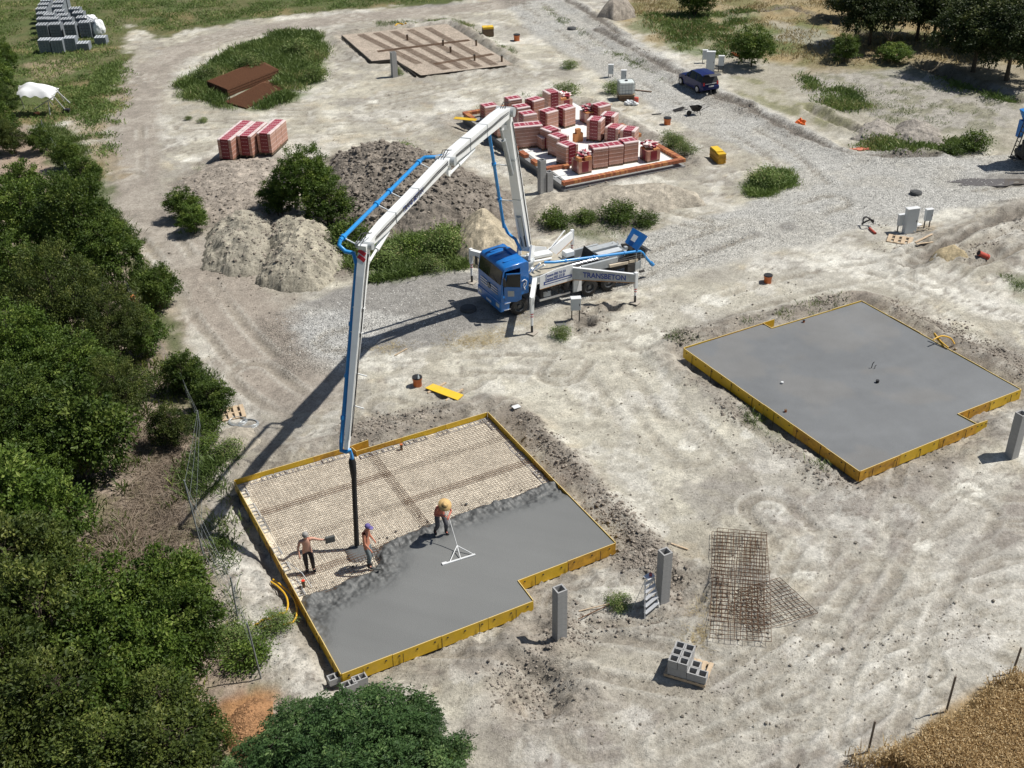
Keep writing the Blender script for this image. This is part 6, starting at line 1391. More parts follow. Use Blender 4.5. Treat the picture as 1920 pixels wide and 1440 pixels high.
for a in [
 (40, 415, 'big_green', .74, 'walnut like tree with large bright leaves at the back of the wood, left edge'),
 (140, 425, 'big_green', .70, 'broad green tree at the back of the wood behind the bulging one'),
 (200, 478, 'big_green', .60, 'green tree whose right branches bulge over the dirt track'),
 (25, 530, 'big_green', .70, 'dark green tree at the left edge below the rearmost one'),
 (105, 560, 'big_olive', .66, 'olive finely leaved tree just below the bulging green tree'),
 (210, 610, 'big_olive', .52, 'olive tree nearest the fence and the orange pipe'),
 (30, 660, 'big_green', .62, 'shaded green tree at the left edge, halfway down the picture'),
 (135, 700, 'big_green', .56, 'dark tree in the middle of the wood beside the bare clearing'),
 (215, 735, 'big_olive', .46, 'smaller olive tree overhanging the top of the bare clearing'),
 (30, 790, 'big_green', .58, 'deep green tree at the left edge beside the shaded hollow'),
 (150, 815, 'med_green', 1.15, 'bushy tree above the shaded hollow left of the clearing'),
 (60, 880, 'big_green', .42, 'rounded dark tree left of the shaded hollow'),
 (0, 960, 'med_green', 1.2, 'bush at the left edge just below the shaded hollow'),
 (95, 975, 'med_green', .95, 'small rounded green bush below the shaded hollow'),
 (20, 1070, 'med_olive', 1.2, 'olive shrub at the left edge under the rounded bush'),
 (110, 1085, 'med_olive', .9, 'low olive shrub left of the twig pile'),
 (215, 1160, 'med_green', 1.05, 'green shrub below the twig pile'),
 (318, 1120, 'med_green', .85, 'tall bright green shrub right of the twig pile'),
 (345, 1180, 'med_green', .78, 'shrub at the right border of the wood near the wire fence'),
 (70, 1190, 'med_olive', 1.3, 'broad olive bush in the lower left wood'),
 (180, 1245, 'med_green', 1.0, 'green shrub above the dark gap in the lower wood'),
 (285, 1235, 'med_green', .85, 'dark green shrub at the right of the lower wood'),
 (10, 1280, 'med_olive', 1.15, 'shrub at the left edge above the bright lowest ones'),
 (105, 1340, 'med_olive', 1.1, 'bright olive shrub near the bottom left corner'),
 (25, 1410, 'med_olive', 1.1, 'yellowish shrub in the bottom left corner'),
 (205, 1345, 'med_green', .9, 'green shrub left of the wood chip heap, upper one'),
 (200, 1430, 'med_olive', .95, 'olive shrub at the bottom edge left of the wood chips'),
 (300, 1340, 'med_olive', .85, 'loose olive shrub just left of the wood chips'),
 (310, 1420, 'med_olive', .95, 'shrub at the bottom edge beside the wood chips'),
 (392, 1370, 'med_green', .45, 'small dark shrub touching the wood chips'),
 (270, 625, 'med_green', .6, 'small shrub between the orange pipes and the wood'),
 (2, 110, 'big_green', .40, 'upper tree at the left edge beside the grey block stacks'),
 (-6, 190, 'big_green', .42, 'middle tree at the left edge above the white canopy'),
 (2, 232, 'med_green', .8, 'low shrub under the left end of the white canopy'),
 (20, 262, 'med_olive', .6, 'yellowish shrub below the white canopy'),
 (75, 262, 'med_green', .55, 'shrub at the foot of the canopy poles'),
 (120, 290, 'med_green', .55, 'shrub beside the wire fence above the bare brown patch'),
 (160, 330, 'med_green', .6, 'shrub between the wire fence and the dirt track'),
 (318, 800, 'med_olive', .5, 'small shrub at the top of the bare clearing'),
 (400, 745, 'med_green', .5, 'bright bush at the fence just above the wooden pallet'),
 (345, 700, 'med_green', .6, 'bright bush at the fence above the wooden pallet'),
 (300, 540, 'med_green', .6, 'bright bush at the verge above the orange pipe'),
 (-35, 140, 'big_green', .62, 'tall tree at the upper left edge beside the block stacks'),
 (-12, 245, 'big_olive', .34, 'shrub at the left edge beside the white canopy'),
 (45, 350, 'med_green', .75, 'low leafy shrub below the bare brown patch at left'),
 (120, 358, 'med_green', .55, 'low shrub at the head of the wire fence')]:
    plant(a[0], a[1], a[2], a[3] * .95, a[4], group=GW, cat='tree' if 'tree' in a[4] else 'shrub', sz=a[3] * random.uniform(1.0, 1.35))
plant(572, 345, 'big_green', .55, 'leafy young tree standing between the clay heaps', sz=.66, hc=3.3)
plant(520, 370, 'med_green', .75, 'low left side shrub under the leafy young tree', 'shrub')
plant(615, 385, 'med_green', .85, 'shrub on the right side under the leafy young tree', 'shrub')
plant(342, 385, 'med_green', .60, 'upper of two green shrubs on the clay bank by the track', 'shrub')
plant(360, 412, 'med_green', .55, 'lower of two green shrubs on the clay bank by the track', 'shrub')
# bottom tree with feathery leaves
P, O, Vv = crown_points([(0, 0, 3.0, 1.9, 1.4), (1.7, .8, 2.7, 1.2, .8), (-1.8, .4, 2.5, 1.2, .8), (.6, 1.6, 2.7, 1.1, .7), (-1.2, -1.2, 2.6, 1.3, .9), (1.6, -1.0, 2.4, 1.2, .9)], 420, 8, .20, 31)
fr = []; fo_ = []; fv = []
for p, o, v in zip(P, O, Vv):   # each point carries a feathery frond
    d = o + RNG.normal(size=3) * .6; d[2] = d[2] * .4; d /= np.linalg.norm(d); s = np.cross(d, [0, 0, 1.]); s /= np.linalg.norm(s) + 1e-9
    for i in range(7):
        q = p + d * (.06 * i) + np.array([0, 0, -.004 * i * i])
        for sg_ in (-1, 1): fr.append(q); fo_.append(s * sg_ + d * .5); fv.append(v)
TREE_ME['feather'] = (leaves_mesh('crown', np.array(fr), .15, ML_BLUE, outward=np.array(fo_) * 2.2, val=np.array(fv), aspect=.38, flat=.2), TREE_ME['med_green'][1])
plant(668, 1412, 'feather', .74, 'blue green tree with feathery leaves at the bottom edge in front of the blocks', hc=2.6, rz=.4)
plant(765, 1400, 'feather', .56, 'right hand feathery tree at the bottom edge beside the puddle crater', hc=2.6, rz=2.0)
plant(545, 1410, 'feather', .56, 'left hand feathery tree at the bottom edge beside the wood chips', hc=2.6, rz=4.0)
# far trees, top right
GF = 'dark trees in the field at the top right'
for a in [(1640, 10, 'big_dark', .95, 'leftmost dark tree cut by the top edge'), (1730, 6, 'big_dark', .85, 'dark spreading tree above the orchard at the top edge'), (1760, 15, 'big_dark', .8, 'dark tree right of the spreading one at the top edge'),
          (1840, 52, 'big_dark', .95, 'left one of the big dark trees at the top right'), (1905, 62, 'big_dark', 1.0, 'big dark tree cut by the right edge'), (1880, 20, 'big_dark', .9, 'dark tree behind the pair at the top right'), (1595, -8, 'big_dark', .6, 'small dark tree top at the top edge')]:
    plant(*a, group=GF)
plant(1412, 88, 'med_bright', 1.05, 'round bright green orchard tree left of the yellowish one', group='orchard trees')
plant(1586, 90, 'med_bright', .72, 'yellowish green small orchard tree', group='orchard trees')
plant(1684, 68, 'med_bright', .85, 'flat crowned orchard tree with bare fork of branches', group='orchard trees', sz=.5, hc=4.2)
plant(1306, -2, 'med_green', 1.0, 'little tree at the top edge above the meadow', group='orchard trees')
for x, y, hh, lab in ((1603, 72, 2.2, 'bare little tree behind the yellowish orchard tree'), (1664, 104, 2.6, 'bare forked trunk under the flat crowned orchard tree')):
    c = at(x, y, 0); t = thing('bare_tree', lab, 'tree', (c[0], c[1], hz(c[0], c[1])), 0); k = MB()
    k.tube([(0, 0, -.1), (.05, 0, hh * .45)], [.12, .09], 7)
    for a in range(6): an = a * 1.05; k.tube([(.05, 0, hh * .42), (math.cos(an) * .7, math.sin(an) * .7, hh * .75), (math.cos(an + .3) * 1.2, math.sin(an + .3) * 1.2, hh)], [.06, .04, .015], 5)
    k.build('trunk', M_BARK, t)
# ---------------------------------------------------------------- small shrubs and weeds one can tell apart
GP_ = 'single weeds and low bushes on the site'
for i, (x, y, key, s, lb) in enumerate([
 (755, 285, 'small_weed', 1.5, 'weed clump on top of the dark clod heap'), (845, 347, 'small_weed', 1.1, 'weed tuft beside the boom on the heap slope'), (1040, 413, 'small_green', 1.5, 'leftmost bush on the bank behind the truck'),
 (1098, 408, 'small_green', 1.3, 'second bush on the bank behind the truck'), (1160, 400, 'small_green', 1.7, 'largest bush on the bank behind the truck'), (1210, 412, 'small_green', 1.2, 'bush above the raised hopper lid'),
 (1052, 625, 'small_weed', .9, 'weed tuft below the truck by the lone cabinet'), (430, 845, 'small_weed', 1.2, 'weeds on the sandy bank by the coiled wire'), (392, 835, 'small_green', 1.2, 'dark weeds left of the sandy bank'), (380, 790, 'small_green', 1.1, 'dark bush beside the pallet and fence'),
 (1160, 1130, 'small_weed', .8, 'weed tuft at the tip of the ladder shadow'), (1060, 170, 'small_weed', 1.8, 'weed clump behind the rearmost brick pallets'), (1262, 270, 'small_weed', 1.5, 'weeds right of the brick wall, upper'), (1285, 285, 'small_weed', 1.3, 'weeds right of the brick wall, lower'),
 (1068, 122, 'small_weed', 1.1, 'dry weed on the sandy ridge beside the road'), (380, 225, 'small_weed', .7, 'single weed on the sand above the wrapped bricks'), (353, 222, 'small_weed', .6, 'smaller single weed left of its neighbour above the wrapped bricks'), (470, 1230, 'small_green', 1.2, 'weed beside the fence post near the yellow hose'),
 (1830, 268, 'small_green', 1.7, 'green bush at the end of the grey double heap'), (1785, 280, 'small_green', 1.4, 'bush at the foot of the grey double heap'), (1150, 165, 'small_weed', 1.3, 'weed behind the water tank'), (440, 1200, 'small_weed', 1.4, 'weeds at the wood border below the hose'),
 (655, 445, 'small_green', 2.0, 'tallest weed clump behind the pipe elbow of the boom'), (720, 475, 'small_weed', 2.1, 'weed clump right of the boom knee, in front of the clods'), (775, 462, 'small_green', 1.9, 'dark weed clump in the middle of the weeds behind the road'),
 (830, 455, 'small_weed', 2.2, 'weed clump left of the tan sand cone'), (805, 495, 'small_weed', 1.4, 'low weed clump at the road edge left of the cab'), (470, 120, 'small_weed', 2.0, 'weed clump above the tall rusty stack'), (560, 90, 'small_weed', 2.3, 'weed clump at the upper right of the weed patch'), (590, 140, 'small_weed', 1.9, 'weed clump at the right border of the weed patch'), (390, 140, 'small_weed', 1.6, 'weed clump at the left tip of the weed patch'), (1440, 335, 'small_weed', 1.8, 'weed clump in the patch beside the gravel road'),
 (600, 470, 'small_green', 1.6, 'weed bush left of the blue elbow'), (520, 1175, 'small_weed', .9, 'weeds around the lower end of the yellow hose'), (835, 1420, 'small_green', 1.1, 'thin shrub right of the feathery trees'), (745, 135, 'small_weed', .9, 'weed at the foot of the far column')]):
    plant(x, y, key, s * .72, lb, 'plant', 'weed', group=GP_, sz=s * random.uniform(.42, .8))
# ---------------------------------------------------------------- grass and weeds nobody could count
def sample_poly(pix, n, z=0.0):
    P = wp(pix, z); xs = [p[0] for p in P]; ys = [p[1] for p in P]; out = []
    tot = 0
    while tot < n:
        X = RNG.uniform(min(xs), max(xs), n * 2); Y = RNG.uniform(min(ys), max(ys), n * 2)
        sd__ = sdf(X, Y, P); k = (RNG.random(len(X)) < sm(.25, -1.3, sd__ + 2.2 * (fbm(X, Y, .5, 3, 501) - .5))) & (sd__ < .6); X, Y = X[k], Y[k]; out.append(np.stack([X, Y], 1)); tot += len(X)
        if not len(X): break
    return np.concatenate(out)[:n]
def tufts(name, label, XY, h, m, blades=6, w=.03, spread=.12, lean=.5, patchy=.0):
    if patchy: 
        k = RNG.random(len(XY)) < sm(patchy - .05, patchy + .14, fbm(XY[:, 0], XY[:, 1], .55, 4, 511)); XY = XY[k]
    n = len(XY); Z = T(XY[:, 0], XY[:, 1], False)
    c = np.repeat(np.stack([XY[:, 0], XY[:, 1], Z - .02], 1), blades, 0); N_ = len(c)
    c[:, :2] += RNG.normal(size=(N_, 2)) * spread
    d = RNG.normal(size=(N_, 2)) * lean; H = h * RNG.uniform(.5, 1.25, N_) * np.repeat(RNG.uniform(.6, 1.3, n), blades)
    tip = c + np.stack([d[:, 0] * H, d[:, 1] * H, H], 1)
    a = RNG.uniform(0, math.pi, N_); s = np.stack([np.cos(a), np.sin(a), a * 0], 1) * (w * .5 * (h / .25) ** .3)
    mid = c * .45 + tip * .55 + np.stack([a * 0, a * 0, H * .12], 1)
    V = np.stack([c - s * .6, mid - s, tip, mid + s], 1).reshape(-1, 3); F = np.arange(N_ * 4).reshape(-1, 4)
    col = np.ones((N_ * 4, 4)); col[:, 0] = np.repeat(np.clip(np.repeat(fbm(XY[:, 0], XY[:, 1], .6, 3, 521) * 1.6 - .3, blades) + RNG.uniform(-.25, .25, N_), 0, 1), 4)
    o = link_mesh(name, np_mesh(name, V, F, m, {'leafv': col})); tag(o, label, kind='stuff'); return o
def clear_stacks(XY):
    k = np.ones(len(XY), bool)
    for P in ([(384, 172), (430, 192), (530, 148), (488, 118)], [(412, 196), (462, 214), (540, 170), (500, 148)]): k &= sdf(XY[:, 0], XY[:, 1], wp(P)) > 0
    return XY[k]
tufts('tall_weeds', 'tall green weeds round the rusty mesh stack', clear_stacks(sample_poly([(335, 158), (420, 98), (520, 64), (600, 57), (620, 100), (598, 150), (560, 186), (500, 208), (425, 205), (345, 188)], 17000)), .42, ML_GRASS, 7, .055, .25, .45, .36)
tufts('weeds', 'green weeds in front of the clod heap', np.concatenate([sample_poly([(610, 440), (640, 410), (700, 470), (760, 450), (870, 425), (880, 480), (800, 505), (690, 515), (640, 490)], 8000), sample_poly([(690, 508), (880, 488), (880, 505), (700, 528)], 1500)]), .34, ML_GRASS, 7, .05, .22, .65, .38)
tufts('weeds', 'green weeds beside the gravel road right of the brick foundation', sample_poly([(1388, 352), (1440, 318), (1488, 322), (1478, 350), (1410, 370)], 2600), .28, ML_GRASS, 6, .045, .2, .6, .36)
tufts('weeds', 'fringe of weeds between the wood and the dirt track', np.concatenate([sample_poly([(75, 235), (150, 250), (185, 330), (215, 400), (290, 520), (335, 640), (395, 730), (415, 800), (380, 820), (330, 700), (280, 570), (200, 430), (120, 330)], 9000), sample_poly([(330, 790), (400, 790), (480, 1250), (420, 1220), (380, 1000)], 1200)]), .30, ML_GRASS, 6, .045, .2, .6, .42)
tufts('grass', 'short grass of the field at the top left', np.concatenate([sample_poly([(-100, -60), (1000, -60), (880, -3), (640, 19), (430, 42), (290, 66), (262, 42), (226, 38), (235, 120), (195, 195), (100, 235), (-100, 235)], 26000), sample_poly([(100, 160), (240, 100), (230, 200), (200, 320), (150, 250)], 3500)]), .20, ML_GRASS, 4, .09, .3, .7, .40)
tufts('dry_grass', 'dry and green grass of the meadow at the top right', sample_poly([(1190, -40), (2100, -120), (2100, 140), (1960, 120), (1700, 122), (1560, 128), (1460, 118), (1380, 98), (1230, 85), (1160, 20)], 13000), .30, ML_STRAW, 4, .08, .3, .7, .45)
tufts('meadow_grass', 'green patches of the meadow at the top right', np.concatenate([sample_poly([(1190, 25), (1420, 22), (1400, 72), (1500, 95), (1380, 97), (1330, 116), (1250, 83)], 3500), sample_poly([(1500, 140), (1600, 165), (1630, 205), (1590, 218), (1520, 195)], 1700), sample_poly([(1600, 262), (1700, 268), (1860, 252), (1870, 272), (1770, 290), (1650, 288), (1590, 276)], 1900), sample_poly([(1750, 150), (1830, 165), (1900, 185), (1880, 195), (1790, 175)], 600)]), .28, ML_GRASS, 6, .08, .35, .6, .40)
tufts('weeds', 'thin weeds along the banks and heaps of the site', np.concatenate([sample_poly(P, n) for P, n in (([(1240, 640), (1440, 590), (1620, 548), (1640, 560), (1440, 605), (1285, 650)], 160), ([(1390, 770), (1560, 880), (1600, 900), (1500, 870), (1400, 800)], 260), ([(640, 60), (700, 52), (850, 42), (845, 36), (700, 44)], 260), ([(850, 40), (970, 115), (985, 125), (975, 100), (880, 45)], 260), ([(1240, 250), (1300, 300), (1310, 290), (1255, 245)], 200), ([(860, 230), (960, 180), (1080, 170), (1090, 180), (960, 195), (860, 240)], 200), ([(1010, 0), (1120, 80), (1260, 150), (1250, 156), (1110, 90), (1000, 5)], 350), ([(1600, 150), (1900, 160), (1880, 240), (1650, 245), (1520, 170)], 700), ([(1000, 390), (1240, 395), (1230, 440), (1080, 450), (1010, 430)], 500), ([(310, 350), (380, 300), (560, 300), (560, 380), (420, 430)], 220), ([(1870, 512), (1925, 520), (1925, 550)], 120), ([(620, 300), (860, 300), (900, 400), (650, 420)], 160))]), .19, ML_GRASS, 6, .035, .14, .7, .42)
_w = sample_poly([(1990, 1225), (1925, 1266), (1832, 1302), (1708, 1376), (1604, 1416), (1560, 1460), (1990, 1500)], 30000)
_e = np.concatenate([np.stack([_w[:, 0], _w[:, 1], T(_w[:, 0], _w[:, 1], False) + RNG.uniform(.38, .62, len(_w))], 1)] * 2) + RNG.normal(size=(len(_w) * 2, 3)) * np.array([.06, .06, .03])
tag(link_mesh('wheat_ears', leaves_mesh('wheat_ears', _e, .10, ML_WHEAT, flat=1.2, aspect=.32)), 'golden ears of the wheat in the bottom right corner', kind='stuff')
tufts('wheat', 'ripe golden wheat field in the bottom right corner', sample_poly([(1990, 1225), (1925, 1266), (1832, 1302), (1708, 1376), (1604, 1416), (1560, 1460), (1990, 1500)], 9000), .42, ML_WHEAT, 5, .03, .08, .3)
tufts('wood_undergrowth', 'undergrowth and dry twigs on the floor of the wood', sample_poly([(-60, 350), (200, 400), (285, 470), (335, 600), (390, 740), (400, 840), (345, 890), (380, 1000), (430, 1140), (490, 1290), (400, 1440), (-60, 1440)], 7000), .35, ML_OLIVE, 6, .06, .2, .7, .42)
tufts('dry_twigs', 'dry brown twigs lying in the clearing of the wood', sample_poly([(240, 800), (330, 800), (340, 900), (370, 1000), (420, 1120), (260, 1120), (190, 1010), (230, 900)], 1500), .18, ML_TWIG, 5, .035, .2, 2.2)
tufts('twig_pile', 'pile of dry branches between the shrubs in the wood', sample_poly([(170, 1010), (250, 990), (290, 1040), (250, 1100), (180, 1080)], 500), .3, ML_TWIG, 6, .03, .15, 1.8)
tufts('straw_litter', 'yellow straw blown along the road edge below the truck', np.concatenate([sample_poly([(680, 655), (760, 640), (900, 625), (960, 600), (985, 580), (1000, 600), (930, 645), (780, 660)], 500), sample_poly([(1270, 1180), (1330, 1130), (1350, 1200), (1290, 1220)], 160), sample_poly([(160, 200), (215, 230), (200, 300), (150, 260)], 300)]), .07, ML_STRAW, 5, .02, .2, 3.0)
# ---------------------------------------------------------------- clods and stones
def rock_templates(n, seed):
    out = []
    for i in range(n):
        bm = bmesh.new(); bmesh.ops.create_icosphere(bm, subdivisions=1, radius=1.0); rg = random.Random(seed + i)
        for v in bm.verts: v.co *= rg.uniform(.65, 1.25)
        for v in bm.verts: v.co.z *= .7
        V = np.array([v.co[:] for v in bm.verts]); F = np.array([[v.index for v in f.verts] for f in bm.faces]); bm.free()
        out.append((V[None], F))
        bm = bmesh.new(); bmesh.ops.create_cube(bm, size=1.5)
        for v in bm.verts: v.co = Vector([c * rg.uniform(.6, 1.2) for c in v.co])
        V = np.array([v.co[:] for v in bm.verts]); F = np.array([[v.index for v in f.verts] for f in bm.faces for _ in (0,)]); bm.free()
    return [o[0][0] for o in out], [o[1] for o in out]
RT_, RF_ = rock_templates(6, 77)
def scatter_rocks(name, label, XY, size, col, jit=.25, grav=0.0, sink=.3, zfun=None, smax=3.0):
    n = len(XY); Z = T(XY[:, 0], XY[:, 1], False) if zfun is None else zfun(XY[:, 0], XY[:, 1]); Vs = []; Fs = []; Cs = []; base = 0
    s = size * np.minimum(smax, RNG.lognormal(0, .5, n)); a = RNG.uniform(0, 6.28, n); ti = RNG.integers(0, len(RT_), n)
    for t in range(len(RT_)):
        k = np.where(ti == t)[0]
        if not len(k): continue
        V = RT_[t]; c, sn = np.cos(a[k]), np.sin(a[k])
        x = V[None, :, 0] * c[:, None] - V[None, :, 1] * sn[:, None]; y = V[None, :, 0] * sn[:, None] + V[None, :, 1] * c[:, None]
        P = np.stack([x, y, np.repeat(V[None, :, 2], len(k), 0)], -1) * s[k][:, None, None] + np.stack([XY[k, 0], XY[k, 1], Z[k] + s[k] * sink], 1)[:, None, :]
        Vs.append(P.reshape(-1, 3)); Fs.append((RF_[t][None] + (np.arange(len(k)) * len(V))[:, None, None] + base).reshape(-1, 3)); base += len(k) * len(V)
        cc = np.clip(np.array(col)[None] * RNG.uniform(1 - jit, 1 + jit, len(k))[:, None], .01, .9); Cs.append(np.repeat(cc, len(V), 0))
    V = np.concatenate(Vs); F = np.concatenate(Fs); C = np.concatenate(Cs); z0 = np.zeros(len(V))
    o = link_mesh(name, np_mesh(name, V, F, M_SOIL, soil_attrs(C, z0, z0, z0))); tag(o, label, kind='stuff'); return o
def S(*a): return np.concatenate([sample_poly(P, n) for P, n in a])
XY = S(([(620, 800), (780, 768), (905, 756), (905, 770), (660, 832), (640, 830)], 420), ([(930, 760), (1000, 790), (1130, 930), (1240, 1040), (1290, 1110), (1240, 1130), (1180, 1060), (1165, 1010), (1050, 880), (925, 775)], 1500),
       ([(1020, 1170), (1120, 1150), (1250, 1120), (1300, 1150), (1200, 1200), (1050, 1240), (1000, 1210)], 300), ([(1240, 640), (1280, 620), (1430, 592), (1600, 548), (1600, 562), (1440, 600), (1285, 648)], 300),
       ([(1625, 556), (1700, 570), (1900, 660), (1960, 700), (1960, 722), (1915, 722), (1700, 605)], 700), ([(1260, 680), (1380, 770), (1590, 900), (1640, 900), (1600, 920), (1540, 900), (1370, 790)], 300),
       ([(1060, 580), (1160, 562), (1130, 610), (1100, 630), (1070, 610)], 120), ([(1590, 275), (1680, 292), (1850, 285), (1850, 292), (1680, 298), (1590, 280)], 200), ([(1740, 470), (1960, 370), (1960, 430), (1820, 500)], 350), ([(1640, 420), (1720, 430), (1740, 470), (1640, 470)], 60),
       ([(860, 1260), (1000, 1200), (1100, 1280), (1060, 1350), (920, 1340)], 300), ([(960, 340), (1060, 356), (1290, 306), (1300, 316), (1060, 368), (950, 350)], 150), ([(1100, 20), (1310, 160), (1420, 215), (1515, 262), (1500, 266), (1380, 212), (1240, 135)], 350), ([(300, 350), (400, 290), (560, 290), (600, 440), (480, 420), (320, 420)], 350))
scatter_rocks('soil_clods', 'dark brown clods along the trenches and banks', np.concatenate([XY + RNG.normal(size=XY.shape) * .2, XY + RNG.normal(size=XY.shape) * .35]), .026, CLAY * 1.7, .35, smax=4.5)
XY = S(([(620, 295), (790, 295), (870, 325), (960, 380), (900, 422), (720, 438), (650, 430), (625, 380)], 1500))
def heap_z(x, y):
    dgx = bpy.context.evaluated_depsgraph_get(); out = np.zeros(len(x))
    for i in range(len(x)):
        ok, loc, nn_, idx, ob, mm = SC.ray_cast(dgx, Vector((x[i], y[i], 3.2)), Vector((0, 0, -1)))
        out[i] = loc.z if ok else 0
    return out
scatter_rocks('soil_clods', 'lumps of clay on the dark clod heap', XY, .075, CLAY * 1.35, .3, zfun=heap_z)
XY = S(([(640, 760), (1400, 600), (1900, 900), (1900, 1000), (1400, 1200), (900, 1250)], 700), ([(1000, 1240), (1500, 1150), (1900, 1050), (1900, 1250), (1500, 1430), (900, 1430)], 600), ([(300, 450), (640, 560), (560, 760), (420, 760)], 150), ([(600, 160), (1200, 200), (1300, 280), (860, 340), (560, 260)], 400), ([(1000, 640), (1300, 560), (1500, 480), (1500, 560), (1250, 640)], 150), ([(1480, 150), (1900, 160), (1890, 240), (1650, 250)], 400), ([(320, 870), (420, 900), (620, 1290), (500, 1300)], 120))
scatter_rocks('loose_stones', 'small stones and crumbs scattered over the sand', np.concatenate([XY, XY + RNG.normal(size=XY.shape) * .8]), .020, C3(.33, .30, .25), .4, smax=4)
XY = S(([(1190, 448), (1400, 400), (1560, 380), (1620, 425), (1400, 476), (1200, 533)], 2200), ([(1620, 300), (1920, 300), (1920, 368), (1700, 415), (1600, 420), (1500, 350)], 2000), ([(1000, 20), (1110, 40), (1250, 112), (1380, 182), (1500, 240), (1500, 320), (1400, 280), (1200, 180), (1010, 60)], 800), ([(500, 600), (640, 560), (860, 520), (900, 560), (860, 620), (700, 640), (640, 685), (550, 690)], 1300))
scatter_rocks('gravel', 'light crushed stone of the gravel road', XY, .026, C3(.60, .59, .55), .22, sink=.1, smax=1.8)

XY = S(([(418, 1368), (436, 1326), (480, 1304), (518, 1314), (510, 1370), (488, 1428), (440, 1438)], 1000))
scatter_rocks('wood_chips', 'orange brown wood chips covering the heap and the ground round it', np.concatenate([XY, XY + RNG.normal(size=XY.shape) * .2]), .014, C3(.42, .24, .125), .5, zfun=heap_z, smax=2)

sp_ = []
for x_, y_ in FRONT:
    q = RNG.normal(size=(12, 2)) * np.array([.45, .35]) + np.array([x_, y_]); sp_.append(q)
sp_ = np.concatenate(sp_); sp_ = sp_[(sdf(sp_[:, 0], sp_[:, 1], PAi) < -.2) & (sdf(sp_[:, 0], sp_[:, 1], WETP) > 0)]
scatter_rocks('concrete_spatter', 'splashes of concrete on the mesh in front of the pour', sp_, .022, C3(.16, .165, .16), .2, zfun=lambda x, y: x * 0 + BEDZ + .03)
XY = S(([(385, 500), (400, 430), (560, 410), (640, 470), (640, 540), (480, 545), (400, 515)], 900), ([(310, 390), (340, 340), (560, 290), (600, 380), (420, 430)], 700))
scatter_rocks('soil_clods', 'clods strewn over the pale heaps and the clay bank', XY, .04, CLAY * 1.7, .35, zfun=heap_z)
# ================================================================ THINGS ON THE SITE
def G(x, y, dz=0.0):
    p = at(x, y, 0); z = hz(p[0], p[1]); p = at(x, y, z); return Vector((p[0], p[1], z + dz))
def one(name, label, cat, mb, m, group=None, loc=None, rz=None):
    o = mb.build(name, m, None, loc, rz); return tag(o, label, cat, group)
# ---- blocks on a pallet, front right
c = G(1291, 1258); r0 = math.radians(-24)
PR = Matrix.Rotation(r0, 3, 'Z')
def wooden_pallet(name, label, loc, rz, l=1.2, w=.8, n=5, tilt=None, m=M_WOOD):
    t = thing(name, label, 'pallet', tuple(loc), rz, 'wooden pallets')
    if tilt: t.rotation_euler = (tilt[0], tilt[1], rz)
    for y in (-w / 2 + .05, 0, w / 2 - .05): k = MB(); k.box((0, y, .05), (l, .09, .09)); k.build('runner', m, t)
    for i in range(n): k = MB(); k.box((-l / 2 + .06 + i * (l - .12) / (n - 1), 0, .108), (l / n * .72, w, .022)); k.build('slat', m, t)
    return t
wooden_pallet('wooden_pallet', 'wooden pallet half covered by the stack of grey hollow blocks', c, r0, 1.35, 1.05, 7)
bi = 0
rows = [((-.48, .32), 3), ((-.48, .04), 3), ((-.48 + .26, .32), 3), ((-.22, .04), 3), ((-.48, -.24), 1), ((-.22, -.24), 1), ((.06, -.24), 1), ((.32, -.24), 1)]
t = thing('hollow_block_stack', 'stepped stack of square grey hollow blocks on the pallet right of the columns', 'block stack', tuple(c + Vector((0, 0, .12))), r0)
for (x, y), n in [((-.42, .30), 2), ((-.42, -.02), 2), ((-.10, .30), 2), ((-.10, -.02), 2), ((-.42, -.34), 2), ((-.10, -.34), 2), ((.22, -.02), 1), ((.22, -.34), 1), ((.52, -.34), 1)]:
    for j in range(n): o = put_block(t, x + random.uniform(-.01, .01), y, j * .30, 0, CUBE_ME); o.scale = (1.28, 1.28, 1.22)
# ---- step ladder
b0 = G(1205, 1137); tp = Vector(at(1217, 1082, 1.38)); 
t = thing('step_ladder', 'open aluminium step ladder beside the right hand grey column', 'ladder', tuple(b0), 0)
M_ALU = mat('aluminium', (.68, .70, .72), .35, metal=.4, var=.05)
fdir = Vector((.78, .30, 0)).normalized(); sdir = Vector((-fdir.y, fdir.x, 0))
A0_ = G(1213, 1157) - b0; A1_ = G(1232, 1141) - b0; topc = tp - b0; topc.z = 1.42; w_ = (A1_ - A0_)
sd_ = w_.normalized()
fl_ = A0_; fr_ = A1_; fl_ = fl_ - sd_ * .10; fr_ = fr_ + sd_ * .10; tl_ = topc - sd_ * .19; trr_ = topc + sd_ * .19
for a, b in ((fl_, tl_), (fr_, trr_)): k = MB(); k.bar(a, b, .05, .025); k.build('rail', M_ALU, t)
back = (Vector((sd_.y, -sd_.x, 0)))
if back.x > 0: back = -back
for a, b in ((fl_ + back * .62 + Vector((0, 0, .02)), tl_), (fr_ + back * .62, trr_)): k = MB(); k.bar(a, b, .035, .02); k.build('rear_leg', M_ALU, t)
for i in range(5):
    f = .14 + i * .18; k = MB(); a = fl_.lerp(tl_, f); b = fr_.lerp(trr_, f); k.bar(a, b, .13, .03); k.build('tread', M_ALU, t)
k = MB(); k.bevbox(topc + Vector((0, 0, .02)), (.34, .26, .04), .01, 0, Matrix.Rotation(math.atan2(sd_.y, sd_.x), 3, 'Z')); k.build('platform', M_ALU, t)
k = MB(); k.bevbox(topc + Vector((.05, .02, .09)), (.10, .09, .12), .02); one('small_bucket', 'small reddish pot standing on top of the step ladder', 'bucket', k, mat('pot_red', (.35, .08, .10), .5), loc=tuple(b0))
